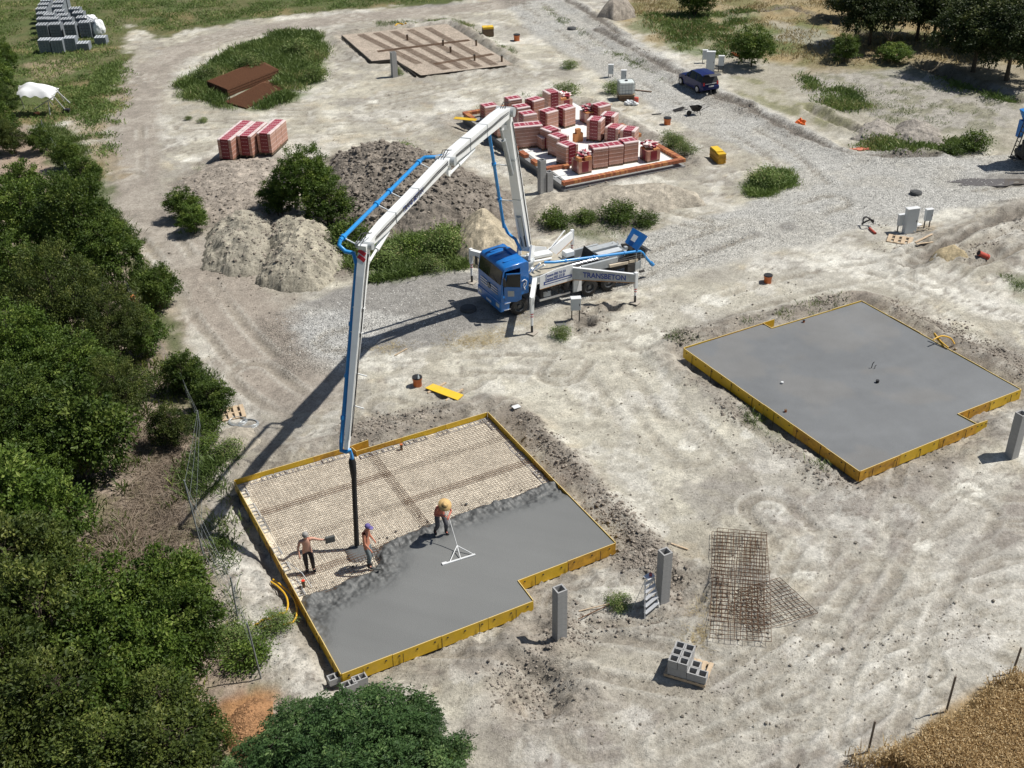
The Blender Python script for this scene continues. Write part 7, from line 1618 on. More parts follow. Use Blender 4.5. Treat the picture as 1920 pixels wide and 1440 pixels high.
# ---- rebar meshes lying on the ground, right
def ground_mesh(name, label, pix, sp, z, group, m=M_RUST, r=.009, wob=.04):
    P0_, P1_, P2_ = [Vector((*at(x, y, 0)[:2], 0)) for x, y in pix]; ax = (P1_ - P0_); ay = (P2_ - P0_); nx = int(ax.length / sp); ny = int(ay.length / sp)
    zz = hz(*((P1_ + P2_) / 2)[:2]) + z
    return mesh_sheet(name, label, P0_, ax.normalized(), ay.normalized(), nx, ny, sp, zz, r, group, m, wob=wob)
GM = 'rusty rebar meshes lying on the sand'
ground_mesh('rebar_mesh', 'large rusty rebar mesh lying flat on the sand at the lower right', ((1330, 1204), (1452, 1212), (1334, 1000)), .20, .13, GM)
ground_mesh('rebar_mesh', 'second rusty mesh on top of the large flat one, slightly shifted', ((1328, 1172), (1440, 1184), (1345, 996)), .20, .17, GM)
ground_mesh('rebar_mesh', 'third rusty mesh turned so its corner sticks out to the right of the pile', ((1533, 1153), (1457, 1083), (1402, 1192)), .17, .15, GM)
for i, (pix, h, lb) in enumerate(((((390, 166), (428, 182), (524, 143), (488, 124)), .62, 'tall dark brown stack of rusty mesh sheets in the weeds'), (((420, 193), (462, 205), (534, 168), (500, 152)), .10, 'low dark brown stack of rusty mesh sheets below the tall one'))):
    P = [atv(x, y, 0) for x, y in pix]; t = thing('mesh_stack', lb, 'mesh stack', (0, 0, 0), 0, 'rusty mesh stacks'); n = max(2, int(h / .05))
    for j in range(n):
        z = .06 + j * .05; o = Vector((P[1].x, P[1].y, 0)) + Vector((random.uniform(-.03, .03), random.uniform(-.03, .03), 0)); ax = (P[2] - P[1]); ay = (P[0] - P[1]); ax.z = ay.z = 0
        s = mesh_sheet('mesh_sheet', None, o, ax.normalized(), ay.normalized(), int(ax.length / .10), int(ay.length / .10), .10, z, .012, None, M_RUSTD); s.parent = t
        for q in ('label', 'category', 'group'):
            if q in s: del s[q]
    k = MB(); k.prism([tuple(Vector((p.x, p.y, 0)))[:2] for p in P], .02, .04 + (n - 1) * .05 * .96); k.build('packed_core', M_RUSTD, t)
# ---- yellow hoses
M_YHOSE = mat('yellow_hose', (.72, .42, .03), .45, var=.06)
def hose(label, pts, r, z=.05, n=6, m=M_YHOSE, name='hose', cat='hose', group='yellow hoses'):
    P = [atv(x, y, 0) if len(p_) == 2 else atv(x, y, p_[2]) for p_ in pts for x, y in (p_[:2],)]
    Q_ = []
    for i in range(len(P) - 1):
        p0 = P[max(0, i - 1)]; p1 = P[i]; p2 = P[i + 1]; p3 = P[min(len(P) - 1, i + 2)]
        for q in range(n):
            t = q / n; Q_.append(0.5 * ((2 * p1) + (p2 - p0) * t + (2 * p0 - 5 * p1 + 4 * p2 - p3) * t * t + (3 * p1 - p0 - 3 * p2 + p3) * t ** 3))
    Q_.append(P[-1])
    for i, q in enumerate(Q_):
        zz = hz(q.x, q.y) + r if q.z < .2 else q.z
        Q_[i] = Vector((q.x, q.y, max(zz, r)))
    k = MB(); k.tube(Q_, r, 7); return one(name, label, cat, k, m, group)
hose('yellow hose in an inner loop left of the poured slab', [(508, 1092), (522, 1102), (536, 1118), (540, 1138), (532, 1155), (508, 1165), (478, 1178)], .036)
hose('yellow hose in an outer loop left of the poured slab', [(512, 1088), (534, 1104), (552, 1125), (557, 1150), (548, 1170), (525, 1178), (490, 1184)], .036)
hose('yellow hose hanging over the far edge of the finished slab', [(1778, 652, .45), (1764, 640, .55), (1752, 625, .75), (1756, 634, .6), (1770, 650, .4)], .035)
hose('yellow hose bow on the bank behind the finished slab', [(1750, 637, .7), (1765, 630, .75), (1782, 634, .5), (1790, 645, .3)], .035)
hose('yellow hose end at the far edge of the brown stone bed', [(741, 52), (744, 47), (752, 46), (762, 51)], .06)
# ---- yellow board on battens, yellow panel stacks
t = thing('yellow_board', 'yellow shuttering board lying on two battens by the orange inspection pipe', 'board', (0, 0, 0), 0, 'loose yellow boards')
q = [atv(x, y, .14) for x, y in ((797, 727), (812, 719), (869, 740), (858, 750))]; k = MB(); k.add([*q, *[p - Vector((0, 0, .03)) for p in q]], [(0, 1, 2, 3)[::-1], (4, 5, 6, 7), (0, 1, 5, 4), (1, 2, 6, 5), (2, 3, 7, 6), (3, 0, 4, 7)]); k.build('panel', mat('fresh_yellow', (.80, .52, .03), .5, var=.08, vscale=2, dirt=.25, dirt_col=(.6, .5, .3)), t)
for a, b in (((802, 737), (836, 718)), ((836, 752), (868, 730))): k = MB(); k.bar(atv(*a, .05), atv(*b, .05), .09, .09); k.build('batten', M_WOOD, t)
for (x, y), n, rz, lb, sz in (((1345, 301), 9, math.radians(103), 'stack of yellow topped shuttering panels right of the brick foundation', (1.5, .55, .66)), ((915, 68), 6, math.radians(8), 'stack of yellow panels at the top beside the far stone bed', (1.0, .7, .8))):
    c = G(x, y); t = thing('panel_stack', lb, 'panel stack', tuple(c), rz, 'yellow panel stacks')
    for j in range(n):
        h = sz[2] / n; k = MB(); k.box((random.uniform(-.02, .02), random.uniform(-.02, .02), .04 + (j + .5) * h), (sz[0], sz[1], h - .012), 0); k.build('panel', M_YEL if j == n - 1 else M_WOODD if n == 6 else M_YEL2, t)
    if n == 6:
        for s in (-.26, .26): k = MB(); k.box((s, 0, sz[2] + .07), (.48, .72, .05)); k.build('panel', MATS['fresh_yellow'], t)
    else: k = MB(); k.box((.2, 0, sz[2] + .07), (sz[0] * .7, .5, .05)); k.build('panel', MATS['fresh_yellow'], t)
# ---- pallets, boards, coil
c = G(437, 777); wooden_pallet('wooden_pallet', 'wooden pallet lying beside the wire fence and coiled wire', c, math.radians(20), .98, .95, 4, (math.radians(4), 0))
c = G(1687, 452); wooden_pallet('wooden_pallet', 'wooden pallet with a missing slat in front of the three grey cabinets', c, math.radians(-25), 1.25, .9, 4, (math.radians(5), 0))
for i, (x, y, r_, lb) in enumerate(((446, 792, .42, 'left of the two coils of grey wire by the pallet'), (466, 797, .45, 'right of the two coils of grey wire by the pallet'))):
    c = G(x, y, .05); k = MB()
    for j in range(5): k.tube([(c.x + (r_ - j * .02) * math.cos(a), c.y + (r_ * .8 - j * .02) * math.sin(a) + j * .01, c.z + j * .012 + .02 * math.sin(2 * a + j)) for a in [2 * math.pi * q / 24 for q in range(25)]], .012, 5, 0, False)
    o = one('wire_coil', lb, 'wire coil', k, mat('galvanised', (.5, .53, .54), .4, metal=.5), 'coils of wire'); o['kind'] = 'stuff' if False else o.get('kind', '') or ''
    if not o['kind']: del o['kind']
for i, (a, b, w, m, lb) in enumerate((((1256, 1020), (1290, 1032), .06, M_WOOD, 'thin stick lying behind the step ladder'), ((1716, 456), (1748, 440), .12, M_WOOD, 'plank beside the grey cabinets, upper'), ((1718, 459), (1749, 455), .10, M_WOOD, 'plank beside the grey cabinets, lower'),
    ((1085, 1148), (1160, 1130), .03, M_WOOD, 'long thin rod on the pale ground between the columns, upper'), ((1084, 1163), (1150, 1132), .025, M_RUST, 'long thin rod on the pale ground between the columns, lower'), ((322, 162), (395, 140), .08, M_WOOD, 'pale plank left of the rusty mesh stack'),
    ((1100, 206), (1150, 196), .35, M_WOOD, 'wide board behind the brick pallets'), ((1185, 169), (1222, 173), .16, M_WOODD, 'dark beam right of the water tank'), ((1222, 216), (1240, 214), .10, M_BLACK, 'dark rod on the sand below the wheelbarrow'),
    ((965, 292), (1010, 284), .16, M_WOOD, 'pale beam across the brick foundation behind the boom'), ((740, 668), (763, 655), .05, M_WOOD, 'small stick at the road edge left of the truck'))):
    A = G(*a, .05 + (.38 if i == 9 else 0)); B = G(*b, .05 + (.38 if i == 9 else 0)); k = MB(); k.bar(A, B, w, .03); one('plank', lb, 'plank', k, m, 'loose planks and rods')
for i, (x, y, lb) in enumerate(((968, 763, 'scrap of white paper above the corner of the poured slab'), (1640, 983, 'pale scrap on the sand'),)):
    c = G(x, y, .02); k = MB(); k.box(c, (.34, .26, .015), 0, .5)
    if i == 0: one('paper_scrap', lb, 'paper', k, M_WHITE)
# ---- plastic pipes on the ground
def lying_pipe(a, b, r, m, lb, dz=0.0, group='loose plastic pipes'):
    A = G(*a); B = G(*b); A.z += r + dz; B.z += r + dz; d = (B - A).normalized(); k = MB(); k.tube([A, B], r, 14); k.tube([B - d * .12, B], r * 1.15, 14); t = thing('plastic_pipe', lb, 'pipe', tuple(A), 0, group)
    k.v = [(v[0] - A.x, v[1] - A.y, v[2] - A.z) for v in k.v]; k.build('pipe', m, t); k = MB(); e = (A - A) - d * .003; k.tube([e, e - d * .002], r * .85, 14); k.build('bore', M_BLACK, t); return t
M_REDP = mat('red_pipe', (.50, .085, .055), .45, var=.08)
lying_pipe((1834, 479), (1851, 487), .15, M_REDP, 'short red pipe lying beside the ochre heap at the right')
lying_pipe((252, 574), (266, 592), .16, mat('orange_pipe', (.78, .26, .10), .45, var=.06), 'long orange pipe lying in the weeds at the edge of the wood', .35)
lying_pipe((271, 603), (280, 612), .15, MATS['orange_pipe'], 'short orange pipe end below the long orange pipe in the weeds', .3)
lying_pipe((65, 217), (73, 215), .12, MATS['orange_pipe'], 'bit of orange pipe in front of the white canopy', 0)
lying_pipe((1372, 103), (1390, 108), .12, M_ORANGE, 'orange pipe lying behind the blue car near the orchard', 0)
lying_pipe((1630, 430), (1641, 440), .07, M_REDP, 'red cable duct end left of the three grey cabinets', 0)
# cable bundle
c = G(1626, 424); k = MB()
for i in range(14):
    a = random.uniform(0, 6.28); p = [c + Vector((math.cos(a + q * 1.3) * .35, math.sin(a + q * 1.3) * .25, .08 + .45 * abs(math.sin(q * 1.2 + a)))) for q in range(5)]; k.tube(p, .014, 5)
o = one('cable_bundle', 'tangle of dark cables left of the three grey cabinets', 'cables', k, M_BLACK)
c = G(1722, 430); k = MB()
for i in range(40): a = random.uniform(-.8, .8); p = c + Vector((random.uniform(-.6, .6), random.uniform(-.5, .5), .05 + random.random() * .12)); k.bar(p, p + Vector((math.cos(a) * .5, math.sin(a) * .5, random.uniform(-.05, .08))), .03, .02)
o = one('brushwood', 'heap of straw coloured sticks in front of the right cabinet', 'sticks', k, MATS['tan_dusty']); o['kind'] = 'stuff'
# ---- cabinets
M_CAB = mat('cabinet_grey', (.56, .60, .62), .5, var=.03, vscale=2, dirt=.1)
def cabinet(x, y, w, d, h, rz, lb, stand=0.0, group='grey utility cabinets'):
    c = G(x, y); t = thing('utility_cabinet', lb, 'utility cabinet', tuple(c), rz, group)
    if stand:
        for s in (-w * .4, w * .4): k = MB(); k.box((s, 0, stand / 2), (.05, .05, stand + .1)); k.build('leg', M_STEEL, t)
    k = MB(); k.bevbox((0, 0, stand + h / 2), (w, d, h), .015); k.build('body', M_CAB, t)
    k = MB(); k.bevbox((0, 0, stand + h + .025), (w + .05, d + .06, .05), .015); k.build('roof', M_WHITE, t)
    k = MB(); k.box((0, -d / 2 - .006, stand + h / 2), (w - .06, .012, h - .08)); dr = k.build('door', M_CAB, t)
    k = MB(); k.box((w * .36, -d / 2 - .02, stand + h / 2), (.03, .02, .12)); k.build('handle', M_BLACK, dr); return t
cr = math.radians(14)
cabinet(1704, 436, .74, .30, 1.48, cr, 'tall grey cabinet in the middle of the three at the right')
cabinet(1687, 434, .42, .22, .62, cr, 'small grey cabinet on legs left of the tall one at the right', .40)
cabinet(1736, 431, .42, .22, .66, cr, 'small grey cabinet on legs right of the tall one at the right', .60)
cabinet(1331, 134, .68, .32, 1.6, math.radians(-8), 'tall grey cabinet behind the blue car')
cabinet(1321, 118, .42, .25, .75, math.radians(-8), 'small grey cabinet left of the tall one behind the blue car', .3)
cabinet(1351, 134, .46, .25, .75, math.radians(-8), 'small grey cabinet on a post right of the tall one behind the blue car', .5)
cabinet(1145, 144, .42, .25, .72, math.radians(-5), 'small grey cabinet beside the gravel road, upper left of the water tank', .25)
cabinet(1169, 156, .42, .25, .72, math.radians(-5), 'small grey cabinet just behind the water tank', .3)
cabinet(1079, 600, .48, .28, .62, math.radians(5), 'lone grey meter box on thin legs below the pump truck', .6)
k = MB(); c = G(1056, 607, .02); k.box(c, (.75, .5, .03), 0, .3); one('cover_plate', 'dark plate on the ground left of the lone meter box', 'plate', k, mat('plate_dark', (.14, .14, .14), .7))
# ---- manholes, tyre
for x, y, r_, h, lb in ((1717, 364, .36, .16, 'dark round manhole cover on the gravel road at the right'), (878, 581, .42, .12, 'round manhole in the shadow in front of the truck cab'), (1072, 55, .42, .15, 'dark round cover on the gravel road near the top')):
    c = G(x, y); k = MB(); k.tube([(c.x, c.y, c.z - .1), (c.x, c.y, c.z + h), (c.x, c.y, c.z + h + .03)], [r_, r_, r_ * .9], 22); k.tube([(c.x, c.y, c.z + h + .03), (c.x, c.y, c.z + h + .05)], r_ * .7, 22); one('manhole_cover', lb, 'manhole cover', k, mat('cast_iron', (.07, .072, .072), .7), 'manhole covers')
# ---- water tank in a cage
c = G(1173, 187); t = thing('water_tank', 'white plastic water tank in a wire cage on dark pallets beside the gravel road', 'water tank', tuple(c), math.radians(6))
k = MB(); k.bevbox((0, 0, 1.0), (1.12, .95, .95), .12); k.build('tank', mat('tank_plastic', (.66, .72, .70), .4, var=.1, vscale=2), t)
k = MB(); k.cyl((0, 0, 1.47), (0, 0, 1.53), .12, 14); k.build('cap', M_BLACK, t)
k = MB()
for z in (.62, .84, 1.06, 1.28, 1.45):
    k.tube([(x, y, z) for x, y in ((-.6, -.5), (.6, -.5), (.6, .5), (-.6, .5), (-.6, -.5))], .014, 5)
for x in (-.6, -.36, -.12, .12, .36, .6):
    for y in (-.5, .5): k.cyl((x, y, .55), (x, y, 1.47), .014, 5)
for y in (-.25, 0, .25):
    for x in (-.6, .6): k.cyl((x, y, .55), (x, y, 1.47), .014, 5)
k.build('cage', mat('cage_steel', (.35, .38, .38), .4, metal=.6), t)['kind'] = 'stuff'
k = MB(); k.box((0, 0, .50), (1.25, 1.05, .05)); k.build('board', M_WOOD, t)
for z in (.10, .34): k = MB(); k.box((0, 0, z), (1.15, .95, .20)); k.build('pallet', M_WOODD, t)
# bags, bucket and saw beside it
def blob(name, label, cat, c, s, m, seed, group=None, sub=3, amp=.25):
    bm = bmesh.new(); bmesh.ops.create_icosphere(bm, subdivisions=sub, radius=1.0)
    for v in bm.verts:
        q = v.co.copy(); f = 1 + amp * (math.sin(q.x * 5 + seed) * math.sin(q.y * 4 + seed * 2) + .5 * math.sin(q.z * 9 + q.x * 7 + seed)); v.co = Vector((q.x * s[0] * f, q.y * s[1] * f, max(-.4, q.z) * s[2] * f))
    me = bpy.data.meshes.new(name); bm.to_mesh(me); bm.free(); me.materials.append(m); o = link_mesh(name, me, None, tuple(c)); return tag(o, label, cat, group)
M_BAG = mat('white_bag', (.70, .73, .74), .6, var=.1, vscale=5)
blob('cement_bag', 'crumpled white bag in front of the water tank, left one', 'bag', G(1180, 196, .12), (.36, .26, .22), M_BAG, 3, 'bags by the water tank')
blob('cement_bag', 'crumpled white bag in front of the water tank, right one', 'bag', G(1189, 197, .12), (.32, .26, .2), M_BAG, 8, 'bags by the water tank')
k = MB(); c = G(1192, 196); k.tube([(c.x, c.y, c.z + .2), (c.x + .04, c.y - .02, c.z + .55)], [.2, .17], 12); one('red_reel', 'red reel leaning on the white bags', 'reel', k, M_REDP)
blob('orange_bag', 'crumpled bright orange bag at the edge of the gravel road', 'bag', G(1500, 233, .1), (.36, .22, .28), mat('bright_orange', (.85, .16, .02), .6), 5, amp=.35)
blob('orange_net', 'scrap of orange netting at the bend of the gravel road', 'net', G(1617, 280, .03), (.7, .2, .06), mat('net_orange', (.62, .2, .12), .7), 9, amp=.4)
blob('white_sack', 'white sack with red print in front of the tall right cabinet', 'bag', G(1712, 425, .12), (.45, .24, .13), M_BAG, 12, amp=.12)
# wheelbarrow and tools
c = G(1304, 215); t = thing('wheelbarrow', 'dark wheelbarrow standing at the road edge below the blue car', 'wheelbarrow', tuple(c), math.radians(200))
k = MB(); k.add([(-.4, -.3, .62), (.45, -.26, .66), (.45, .26, .66), (-.4, .3, .62), (-.22, -.18, .32), (.22, -.15, .30), (.22, .15, .30), (-.22, .18, .32)], [(0, 4, 5, 1), (1, 5, 6, 2), (2, 6, 7, 3), (3, 7, 4, 0), (4, 7, 6, 5), (0, 1, 5, 4), (1, 2, 6, 5), (2, 3, 7, 6), (3, 0, 4, 7)]); k.build('tray', M_STEEL, t)
k = MB(); k.tube([(.75, 0 + .0, .2)] * 1 + [(.75 + .001, .0, .2)], .01, 4); k = MB(); k.tube([(.55, -.045, .19), (.55, .045, .19)], .19, 16); k.build('wheel', M_TYRE, t)
for s in (-1, 1): k = MB(); k.tube([(.55, s * .06, .19), (.0, s * .22, .30), (-.35, s * .26, .40), (-.95, s * .30, .62)], .018, 6); k.build('handle', M_STEEL, t); k = MB(); k.tube([(-.2, s * .22, .33), (-.3, s * .24, 0)], .018, 6); k.build('leg', M_STEEL, t)
c = G(1275, 208); t = thing('tool_pile', 'small pile of dark tools left of the wheelbarrow', 'tools', tuple(c), .3)
for i in range(5): k = MB(); a = random.uniform(-.6, .6); k.bar((-.5, -.2 + i * .1, .06), (.5 * math.cos(a), -.2 + i * .1 + .3 * math.sin(a), .16), .06, .05); k.build('tool', M_STEEL if i % 2 else M_BLACK, t)
for i, (x, y) in enumerate(((1331, 178), (1340, 175))):
    c = G(x, y); k = MB(); k.bevbox((c.x, c.y, c.z + .07), (.30, .12, .14), .03); k.bevbox((c.x + .05, c.y + .02, c.z + .2), (.12, .12, .26), .03); one('work_boot', ('left' if i == 0 else 'right') + ' dark work boot on the road behind the car', 'boot', k, M_BLACK, 'boots behind the car')
# ---- fence posts and wire fence
M_POST = mat('post_grey', (.20, .22, .22), .6, var=.2)
def post(b, tpx, r, lb, m=M_POST, group='fence posts'):
    B = G(*b); 
    hh = 1.3
    lo, hi = 0., 5.
    for _ in range(40):
        mid = (lo + hi) / 2; v = np.array(B) + np.array([0, 0, mid]) - CPOS; yy = 720 - FPX * (v @ UP) / (v @ FW)
        if yy > tpx[1]: lo = mid
        else: hi = mid
    v = np.array(B) + np.array([0, 0, lo]) - CPOS; xx = 960 + FPX * (v @ RT) / (v @ FW); dist = v @ FW; dx = (tpx[0] - xx) * dist / FPX
    T_ = Vector((B.x + dx, B.y, B.z + lo)); k = MB(); k.tube([B - Vector((0, 0, .2)), T_], r, 7); one('fence_post', lb, 'post', k, m, group); return B, T_
ps = []
for b, tpx, lb in (((1627, 1412), (1641, 1352), 'lowest of the four thin posts along the wheat field'), ((1774, 1334), (1792, 1268), 'second post along the wheat field, in front of the track'), ((1898, 1262), (1915, 1214), 'right hand post along the wheat field'), ((1488, 1445), (1500, 1432), 'post cut by the bottom edge left of the wheat')):
    ps.append(post(b, tpx, .035, lb, mat('post_wood', (.18, .15, .12), .85, var=.2)))
fp_ = []
for b, tpx, lb in (((383, 1045), (345, 900), 'metal post of the wire fence beside the poured slab, upper'), ((447, 1165), (432, 1082), 'metal post of the wire fence left of the yellow hoses'), ((490, 1272), (463, 1168), 'metal post of the wire fence above the wood chips'), ((377, 812), (370, 770), 'metal post of the wire fence by the pallet'), ((352, 745), (338, 700), 'metal post of the wire fence in the weeds'), ((290, 645), (283, 615), 'metal post of the wire fence near the orange pipe'), ((108, 300), (104, 272), 'metal post of the wire fence at the bare brown patch'), ((80, 255), (77, 225), 'metal post of the wire fence near the canopy')):
    fp_.append(post(b, tpx, .028, lb, group='posts of the wire fence'))
k = MB()
chain = [fp_[7], fp_[6], fp_[5], fp_[4], fp_[3], fp_[0], fp_[1], fp_[2]]
for (b0, t0), (b1, t1) in zip(chain[:-1], chain[1:]):
    for f in (.12, .45, .75, .97):
        a = b0.lerp(t0, f); b = b1.lerp(t1, f); m_ = a.lerp(b, .5) - Vector((0, 0, .06)); k.tube([a, m_, b], .006, 4, 0, False)
    if (b1 - b0).length < 9:
        n = int((b1 - b0).length / .4)
        for i in range(n):
            a0_ = b0.lerp(b1, i / n); t_ = t0.lerp(t1, i / n); k.tube([a0_.lerp(t_, .05), a0_.lerp(t_, .97)], .003, 3, 0, False)
o = one('wire_fence', 'thin grey wire netting strung between the metal posts along the wood', 'wire fence', k, mat('wire_grey', (.30, .33, .33), .5, metal=.4)); o['kind'] = 'stuff'
for b, tpx, lb in (((1552, 10), (1553, -6), 'field post at the top edge, leftmost'), ((1578, 28), (1580, 8), 'field post left of the dark trees'), ((1666, 52), (1668, 32), 'field post between the dark trees'), ((1732, 78), (1734, 62), 'field post under the dark tree'), ((1764, 86), (1771, 68), 'leaning field post in the dry grass')):
    post(b, tpx, .07, lb, M_WOODD, 'field posts at the top right')
# ---- white canopy, half collapsed
t = thing('canopy', 'half collapsed white canopy on thin poles at the edge of the wood', 'canopy', (0, 0, 0), 0)
def cz(x, y, z): return Vector(at(x, y, z))
nx_, ny_ = 16, 10; P00, P10, P11, P01 = cz(30, 178, 1.7), cz(98, 181, 1.5), cz(110, 162, 1.9), cz(34, 158, 2.0)
vs = []
for j in range(ny_ + 1):
    for i in range(nx_ + 1):
        u, v = i / nx_, j / ny_; p = P00 * (1 - u) * (1 - v) + P10 * u * (1 - v) + P11 * u * v + P01 * (1 - u) * v
        p = p + Vector((0, 0, .50 * math.sin(math.pi * u) * math.sin(math.pi * v) ** .7 + .10 * math.sin(u * 9 + v * 3) * math.sin(v * 7) - .12 * (abs(u - .5) * 2) ** 4 - (.18 if j == 0 else 0) * (.5 + .5 * math.sin(i * 1.3)))); vs.append(p)
k = MB(); k.add(vs, [(j * (nx_ + 1) + i, j * (nx_ + 1) + i + 1, (j + 1) * (nx_ + 1) + i + 1, (j + 1) * (nx_ + 1) + i) for j in range(ny_) for i in range(nx_)], 0, True); k.build('cover', mat('canopy_white', (.92, .93, .93), .6, var=.02), t)
M_POLE = mat('pole_white', (.62, .63, .62), .5)
for a, b in (((98, 178, 1.7), (124, 208, .1)), ((104, 168, 1.9), (131, 193, .6)), ((97, 180, 1.75), (108, 170, 1.9)), ((100, 182, 1.6), (64, 205, .05)), ((38, 182, 1.7), (45, 203, .0)), ((90, 190, 1.0), (94, 215, .0)), ((106, 165, 2.0), (120, 190, .1)), ((92, 188, .9), (99, 197, .3))):
    k = MB(); k.tube([cz(*a), cz(*b)], .045, 6); k.build('pole', M_POLE, t)
k = MB(); q = cz(125, 207, .15); k.bevbox(q, (.5, .35, .3), .08); k.build('weight', M_BLACK, t)
# ---- stacks of grey blocks, upper left
M_PAV = mat('stacked_block_grey', (.21, .235, .26), .85, var=.10, vscale=4)
M_PAV2 = mat('stacked_block_light', (.52, .55, .57), .85, var=.08, vscale=4)
def bstack(nw, nl, hollow):
    k = MB(); w = 1.05; bw = w / 4
    for l in range(nl):
        for i in range(4):
            x = -w / 2 + (i + .5) * bw; z = .12 + l * .26
            if hollow:
                k.box((x - bw * .42, 0, z + .12), (.035, w, .24), 0); k.box((x + bw * .30, 0, z + .12), (.035, w, .24), 0)
                for y in (-w / 2 + .03, 0, w / 2 - .03): k.box((x - bw * .06, y, z + .10), (bw * .62, .05, .20), 0)
                k.box((x - bw * .36, 0, z + .243), (.10, w, .006), 1)
            else:
                k.box((x, 0, z + .12), (bw - .02, w, .245), 0); k.box((x - bw * .2, 0, z + .2455), (bw * .42, w - .02, .006), 1)
    k.box((0, 0, .06), (w, w, .10), 0); return k
_a = bstack(4, 5, True).build('block_stack', [M_PAV, M_PAV2]); ME_H = _a.data; bpy.data.objects.remove(_a)
_a = bstack(4, 4, False).build('block_stack', [M_PAV, M_PAV2]); ME_S = _a.data; bpy.data.objects.remove(_a)
_a = bstack(4, 2, False).build('block_stack', [M_PAV, M_PAV2]); ME_L = _a.data; bpy.data.objects.remove(_a)
GSB = 'stacks of grey blocks at the upper left'
sq = lambda x, y: (x / 6.4, y / 6.4)
words_ = ['first', 'second', 'third', 'fourth', 'fifth', 'sixth', 'seventh', 'eighth', 'ninth']
def putstack(me, x, y, lb, rz=.08):
    p = G(x, y); o = link_mesh('block_stack', me, None, tuple(p), (0, 0, rz)); tag(o, lb, 'block stack', GSB); o['kind'] = 'stuff'; del o['kind']
for i, (x, y) in enumerate(((570, 622), (722, 622), (872, 598), (1020, 590))): putstack(ME_L if i == 3 else ME_S, *sq(x, y), words_[i] + ' closed grey block stack from the left in the front row')
cols = {'leftmost': [(555, 470), (560, 395), (555, 330), (545, 270), (570, 218), (600, 170)], 'second': [(710, 462), (690, 395), (640, 345)], 'middle': [(885, 462), (850, 400), (800, 350), (760, 300), (735, 245), (750, 190), (790, 150)], 'fourth': [(1060, 440), (1030, 380), (985, 320), (940, 270)], 'short right': [(1140, 430)]}
for nm, pts in cols.items():
    for i, (x, y) in enumerate(pts): putstack(ME_H, *sq(x, y), '%s hollow block stack counted from the front in the %s line' % (words_[i], nm))
putstack(ME_L, *sq(1225, 520), 'small low stack of grey blocks below the white wrapped sacks')
blob('white_big_bag', 'white big bag standing right of the grey block stacks', 'bag', G(188, 68, .65), (.62, .55, .95), mat('bigbag_white', (.85, .87, .88), .6, var=.04), 2, amp=.08)
blob('white_wrap', 'crumpled white wrapping on the grey stacks beside the big bag', 'wrap', G(174, 60, 1.2), (.6, .5, .35), MATS['bigbag_white'], 6, amp=.25)
# ---- blue hatchback with open boot
cf, cb = G(1276.4, 160), G(1307, 175.6); xd = (cf - cb); xd.z = 0; WB = xd.length; xd.normalize(); ca = math.atan2(xd.y, xd.x)
car = thing('hatchback_car', 'dark blue small car with its tailgate open on the gravel road', 'car', (cb.x, cb.y, hz(cb.x, cb.y)), ca)
yo = -.80   # near side (left of the picture) wheels at y=0 ; body runs to the far side
M_CARB = mat('car_blue', (.006, .014, .10), .35, var=.05, coat=.25, spec=.3)
side_y = Vector((-xd.y, xd.x, 0)); near = -1 if side_y.y > 0 else 1
yc = -near * .78
st = [(-.62, .42, .72, .80, .60, .60), (-.55, .24, .86, .95, .76, .62), (-.42, .20, .90, 1.30, .80, .60), (.0, .20, .90, 1.42, .82, .60), (.9, .20, .90, 1.44, .83, .60), (1.35, .20, .90, 1.40, .82, .58), (1.95, .20, .90, .98, .80, .62), (2.5, .20, .84, .90, .78, .60), (2.92, .24, .70, .74, .72, .52), (3.05, .34, .52, .56, .60, .44)]
V = []
for x, zb, zl, zt, yb, yt in st: V += [(x, yc - yb * .96, zb), (x, yc - yb, zl * .6), (x, yc - yb * .97, zl), (x, yc - yt, zt), (x, yc, zt + .03), (x, yc + yt, zt), (x, yc + yb * .97, zl), (x, yc + yb, zl * .6), (x, yc + yb * .96, zb)]
F = []; MI = []
for i in range(len(st) - 1):
    for j in range(8):
        if j in (2, 5) and 2 <= i <= 5 or (j in (3, 4) and i == 5): mi = 1
        elif i <= 1 and j in (2, 3, 4, 5): mi = 2
        else: mi = 0
        F.append((i * 9 + j, (i + 1) * 9 + j, (i + 1) * 9 + j + 1, i * 9 + j + 1)); MI.append(mi)
k = MB(); k.add(V, F, 0, False); k.m = MI; k.add([V[i] for i in range(9)], [tuple(range(9))], 0); k.add([V[-9 + i] for i in range(9)], [tuple(range(8, -1, -1))], 0); body = k.build('body', [M_CARB, M_GLASS, M_BLACK], car)
for s in (-1, 1):
    for x in (0, WB):
        k = wheel_mb(.29, .2, False); w = k.build('wheel', M_TYRE, car, (x, yc + s * .74, .29)); k = MB(); k.cyl((0, s * .085, 0), (0, s * .106, 0), .19, 14); k.build('rim', mat('hubcap', (.45, .46, .48), .35, metal=.6), w)
    for x0, x1 in ((.35, .42), (1.25, 1.3)): k = MB(); k.bar((x0, yc + s * .80, .92), (x1, yc + s * .63, 1.36), .06, .02); k.build('door_pillar', M_CARB, body)
    k = MB(); k.bevbox((1.62, yc + s * .92, .98), (.12, .16, .12), .03); k.build('wing_mirror', M_CARB, body)
    k = MB(); k.bevbox((-.60, yc + s * .60, .78), (.06, .14, .26), .02); k.build('tail_light', M_RED, body)
k = MB(); k.bevbox((-.62, yc, .45), (.16, 1.48, .28), .05); k.build('bumper', M_CARB, body)
k = MB(); k.box((-.712, yc, .60), (.01, .46, .11)); k.build('number_plate', M_WHITE, body)
k = MB(); k.bevbox((-.60, yc, .78), (.10, 1.0, .05), .01); k.build('load_sill', M_CHROME, body)
